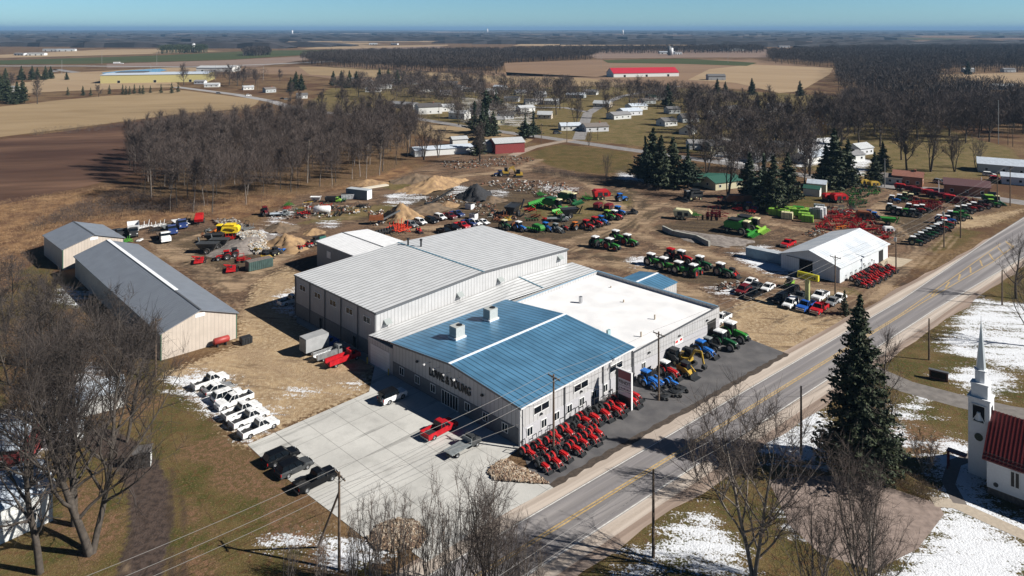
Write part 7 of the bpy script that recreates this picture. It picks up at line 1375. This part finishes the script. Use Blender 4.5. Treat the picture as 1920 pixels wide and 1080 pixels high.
o=thing('pallet_stack',G(700,352),rad(40),'long bundle of pale timber lying at the edge of the wood','timber'); m=MB()
for i in range(4): m.box(-6,6,-1.2+i*.6,-.7+i*.6,.1,.5)
m.build('beams',M('timber_pale',(.60,.55,.46),.8),o)
# retaining wall of concrete blocks
P=W_([(1243,432),(1262,441),(1285,446),(1306,450),(1330,462)]); o=thing('retaining_wall',P[0],0,'low concrete block wall holding the gravel in the open yard','wall'); m=MB()
for a,b in zip(P,P[1:]): m.bar((a[0]-P[0][0],a[1]-P[0][1],.7),(b[0]-P[0][0],b[1]-P[0][1],.7),.6,1.4)
m.build('blocks',M('concrete_old',(.33,.33,.30),.9,n=.2,s=1),o)
# mounds
def mound(px,py,w,d,h,mat,label,sharp=1.6,seed=0,name='dirt_mound'):
    rs=np.random.RandomState(seed); n=22; V=[];Fc=[]; ph=rs.uniform(0,6,6)
    for i in range(n+1):
        for j in range(n+1):
            x_=-1+2*i/n; y_=-1+2*j/n; r_=math.hypot(x_,y_); a=math.atan2(y_,x_); rr=r_*(1+.14*math.sin(3*a+ph[0])+.08*math.sin(7*a+ph[1])); z_=max(0,1-rr)**sharp if sharp<1.01 else max(0,1-rr**1.0)*(1-.25*rr); z_=z_*(1+.12*math.sin(9*a+ph[2]))
            V.append((x_*w/2+rs.normal(0,.06),y_*d/2+rs.normal(0,.06),z_*h+(rs.normal(0,.05*h) if z_>.03 else -.1)))
    for i in range(n):
        for j in range(n): k=i*(n+1)+j; Fc.append((k,k+n+1,k+n+2,k+1))
    me=nmesh(name,V,Fc,4); o=link(name,me,mat); o.location=(*G(px,py),0); o.rotation_euler[2]=rad(seed*37); tag(o,label,'mound')
sand=M('sand_tan',(.38,.25,.13),.95,c2=(.22,.14,.08),s=.6,bump=.5); soil=M('soil_brown',(.20,.14,.09),.95,c2=(.11,.08,.055),s=.6,bump=.5); black=M('black_cinder',(.025,.026,.03),.9,n=.3,s=2); gravm=M('gravel_grey',(.26,.23,.21),.95,c2=(.15,.13,.12),s=1,bump=.5)
for a in ((536,462,15,12,3.6,sand,'largest tan sandy mound beside the white rubble heap'),(527,430,11,9,2.3,soil,'brown mound with a snow edge up the track'),(752,412,15,11,5.6,sand,'steep tan mound behind the row of parked cars'),(892,371,15,13,5.2,black,'pointed black heap with snow at its foot'),(815,350,34,14,4.2,sand,'broad tan earth bank at the back of the yard'),(780,340,20,12,3.2,soil,'darker earth bank left of the broad tan one'),(588,437,7,6,1.6,sand,'small tan hump in the snow spots'),(805,392,18,11,1.8,soil,'low earth hump in the yard middle'),(922,376,10,8,1.8,soil,'small dark hump right of the black heap'),(1330,448,24,12,1.3,gravm,'flat grey gravel pile behind the block wall'),(840,385,10,8,1.4,sand,'little tan hump by the tipped conveyor'),(690,345,16,9,2.0,sand,'tan hump at the edge of the wood')):
    mound(*a,seed=int(a[0])%17)
def rubble(name,poly,n,s0,s1,cols,label,seed,pile=0):
    P=npscatter(W_(poly),n,seed); rs=np.random.RandomState(seed); c=np.mean(np.array(P),0); R_=np.max(np.hypot(*(np.array(P)-c).T)); L_=[MB() for _ in cols]
    for p in P:
        m=L_[rs.randint(len(cols))]; s=rs.uniform(s0,s1); z=pile*max(0,1-math.hypot(p[0]-c[0],p[1]-c[1])/R_); d=rs.normal(0,1,3); d/=np.linalg.norm(d); d[2]*=.5
        m.bar(Vector((p[0],p[1],z+s*.3))-Vector(d)*s*.6,Vector((p[0],p[1],z+s*.3))+Vector(d)*s*.6,s*rs.uniform(.2,.7),s*rs.uniform(.15,.6))
    tag(multi(name,list(zip(L_,cols)),None),label,kind='stuff')
k1=[M('rub_white',(.55,.54,.52),.9),M('rub_grey',(.30,.29,.27),.9),M('rub_tan',(.36,.28,.20),.9)]; k2=[M('scr_dark',(.05,.045,.04),.9),M('scr_brown',(.16,.10,.07),.9),M('rub_grey'),M('scr_rust',(.22,.09,.05),.9)]; k3=[M('rk_tan',(.34,.25,.17),.9),M('rk_brown',(.20,.13,.09),.9),M('rk_pale',(.45,.38,.30),.9)]
mound(473,460,17,26,2.6,gravm,'long mound of broken white rubble in the left yard',seed=4)
rubble('rubble',[(440,440),(470,436),(498,452),(502,470),(480,478),(455,462)],1500,.3,.9,k1,'pale broken concrete rubble covering the long heap',31,2.3)
rubble('rubble',[(395,413),(440,412),(462,430),(440,442)],500,.3,.8,[k1[1],k2[0],k2[1]],'grey rubble strip behind the yellow harvester',32,.8)
rubble('rock_bed',[(914,888),(922,878),(945,863),(956,868),(975,880),(1008,894),(1028,907),(1000,907),(930,902)],1500,.18,.5,k3,'tan rock bed at the corner of the concrete lot',33,.25)
rubble('rock_bed',[(690,1010),(712,985),(745,975),(780,980),(800,1000),(790,1025),(750,1035),(700,1030)],1500,.18,.5,k3,'tan rock bed around the bottom lot edge',34,.25)
for i,(pl,n,lb) in enumerate((([(900,345),(950,335),(1060,345),(1090,365),(1040,372),(980,362)],420,'dark scrap and brush heaps at the back of the yard'),([(820,305),(960,292),(1010,300),(960,312),(840,318)],420,'scrap and timber lying behind the red barn'),([(500,400),(600,385),(700,388),(690,398),(600,410),(510,412)],260,'small scrap scattered in the weeds by the wood'),([(860,378),(930,385),(930,415),(900,405)],110,'scrap near the parked cars'),([(690,400),(720,395),(735,415),(700,425)],120,'scrap beside the tan mound'),([(1345,545),(1385,540),(1390,530),(1350,533)],60,'pale scrap by the used vehicles'),([(1455,260),(1480,255),(1500,300),(1440,320),(1420,300)],80,'clutter around the village gardens'),([(920,400),(960,395),(970,412),(925,418)],140,'tyres and scrap beside the rusty implement'),([(560,455),(600,452),(600,462),(560,470)],40,'clutter beside the back wing'),([(1500,440),(1530,430),(1560,440),(1520,445)],60,'small parts at the edge of the red implements'),([(790,372),(850,365),(860,385),(800,390)],160,'timber scraps in the yard middle'))):
    rubble('scrap',pl,n,.2,.95,k2+[k1[0]] if i%2==0 else k2,lb,40+i,.3)
o=thing('conveyor',G(812,385),rad(35),'dark tipped conveyor boom in the middle of the dirt yard','conveyor'); m=MB(); m.bar((-2,0,.6),(8,0,4.6),.5,.5); m.build('boom',DK,o); m=MB(); m.box(-3,0,-.8,.8,0,1.2); m.build('base',DK,o)
o=thing('screening_plant',G(707,420),rad(10),'brown screening machine with inclined belt left of the tan mound','machine'); m=MB(); m.bar((1,0,1),(7,0,3.9),.7,.4); m.build('belt',TGy,o); m=MB(); m.box(-2.5,2,-1.2,1.2,1.4,2.6,.2); m.build('hopper',PBRN,o); m=MB()
for sx in (-2,1.5):
    for sy in (-1,1): m.bar((sx,sy,0),(sx,sy,1.4),.2)
m.build('legs',DK,o)
# houses of the lower left
house(-2,985,9,8,4.2,50,0,8,'white house with snow covered roof at the lower left edge',nw=2); house(-15,868,10,7,3.6,10,6,8,'red house with snowy roof behind the trees at the left edge',nw=2); shed(183,762,7,5,2.8,35,0,8,'small white shed with snowy roof behind the left foreground trees'); shed(268,872,2,1.6,2.2,20,9,3,'dark little shed at the top of the curved drive'); shed(120,830,4,3,2.4,0,5,8,'grey shed between the left foreground trees')
# ---------------- masters are only sources for their copies ----------------
def _rm(o):
    for c in TREE.get(o.name,()): _rm(c)
    D.objects.remove(o)
for t_ in TEMPL:
    kk=[t_]; i=0
    while i<len(kk): kk+=TREE.get(kk[i].name,[]); i+=1
    for o in kk[::-1]: D.objects.remove(o)
for o in list(D.objects):       # tidy helper marks
    if '_p' in o.keys(): del o['_p']

for o in list(D.objects):
    if o.get('label')=='x': print('X LABEL',o.name)
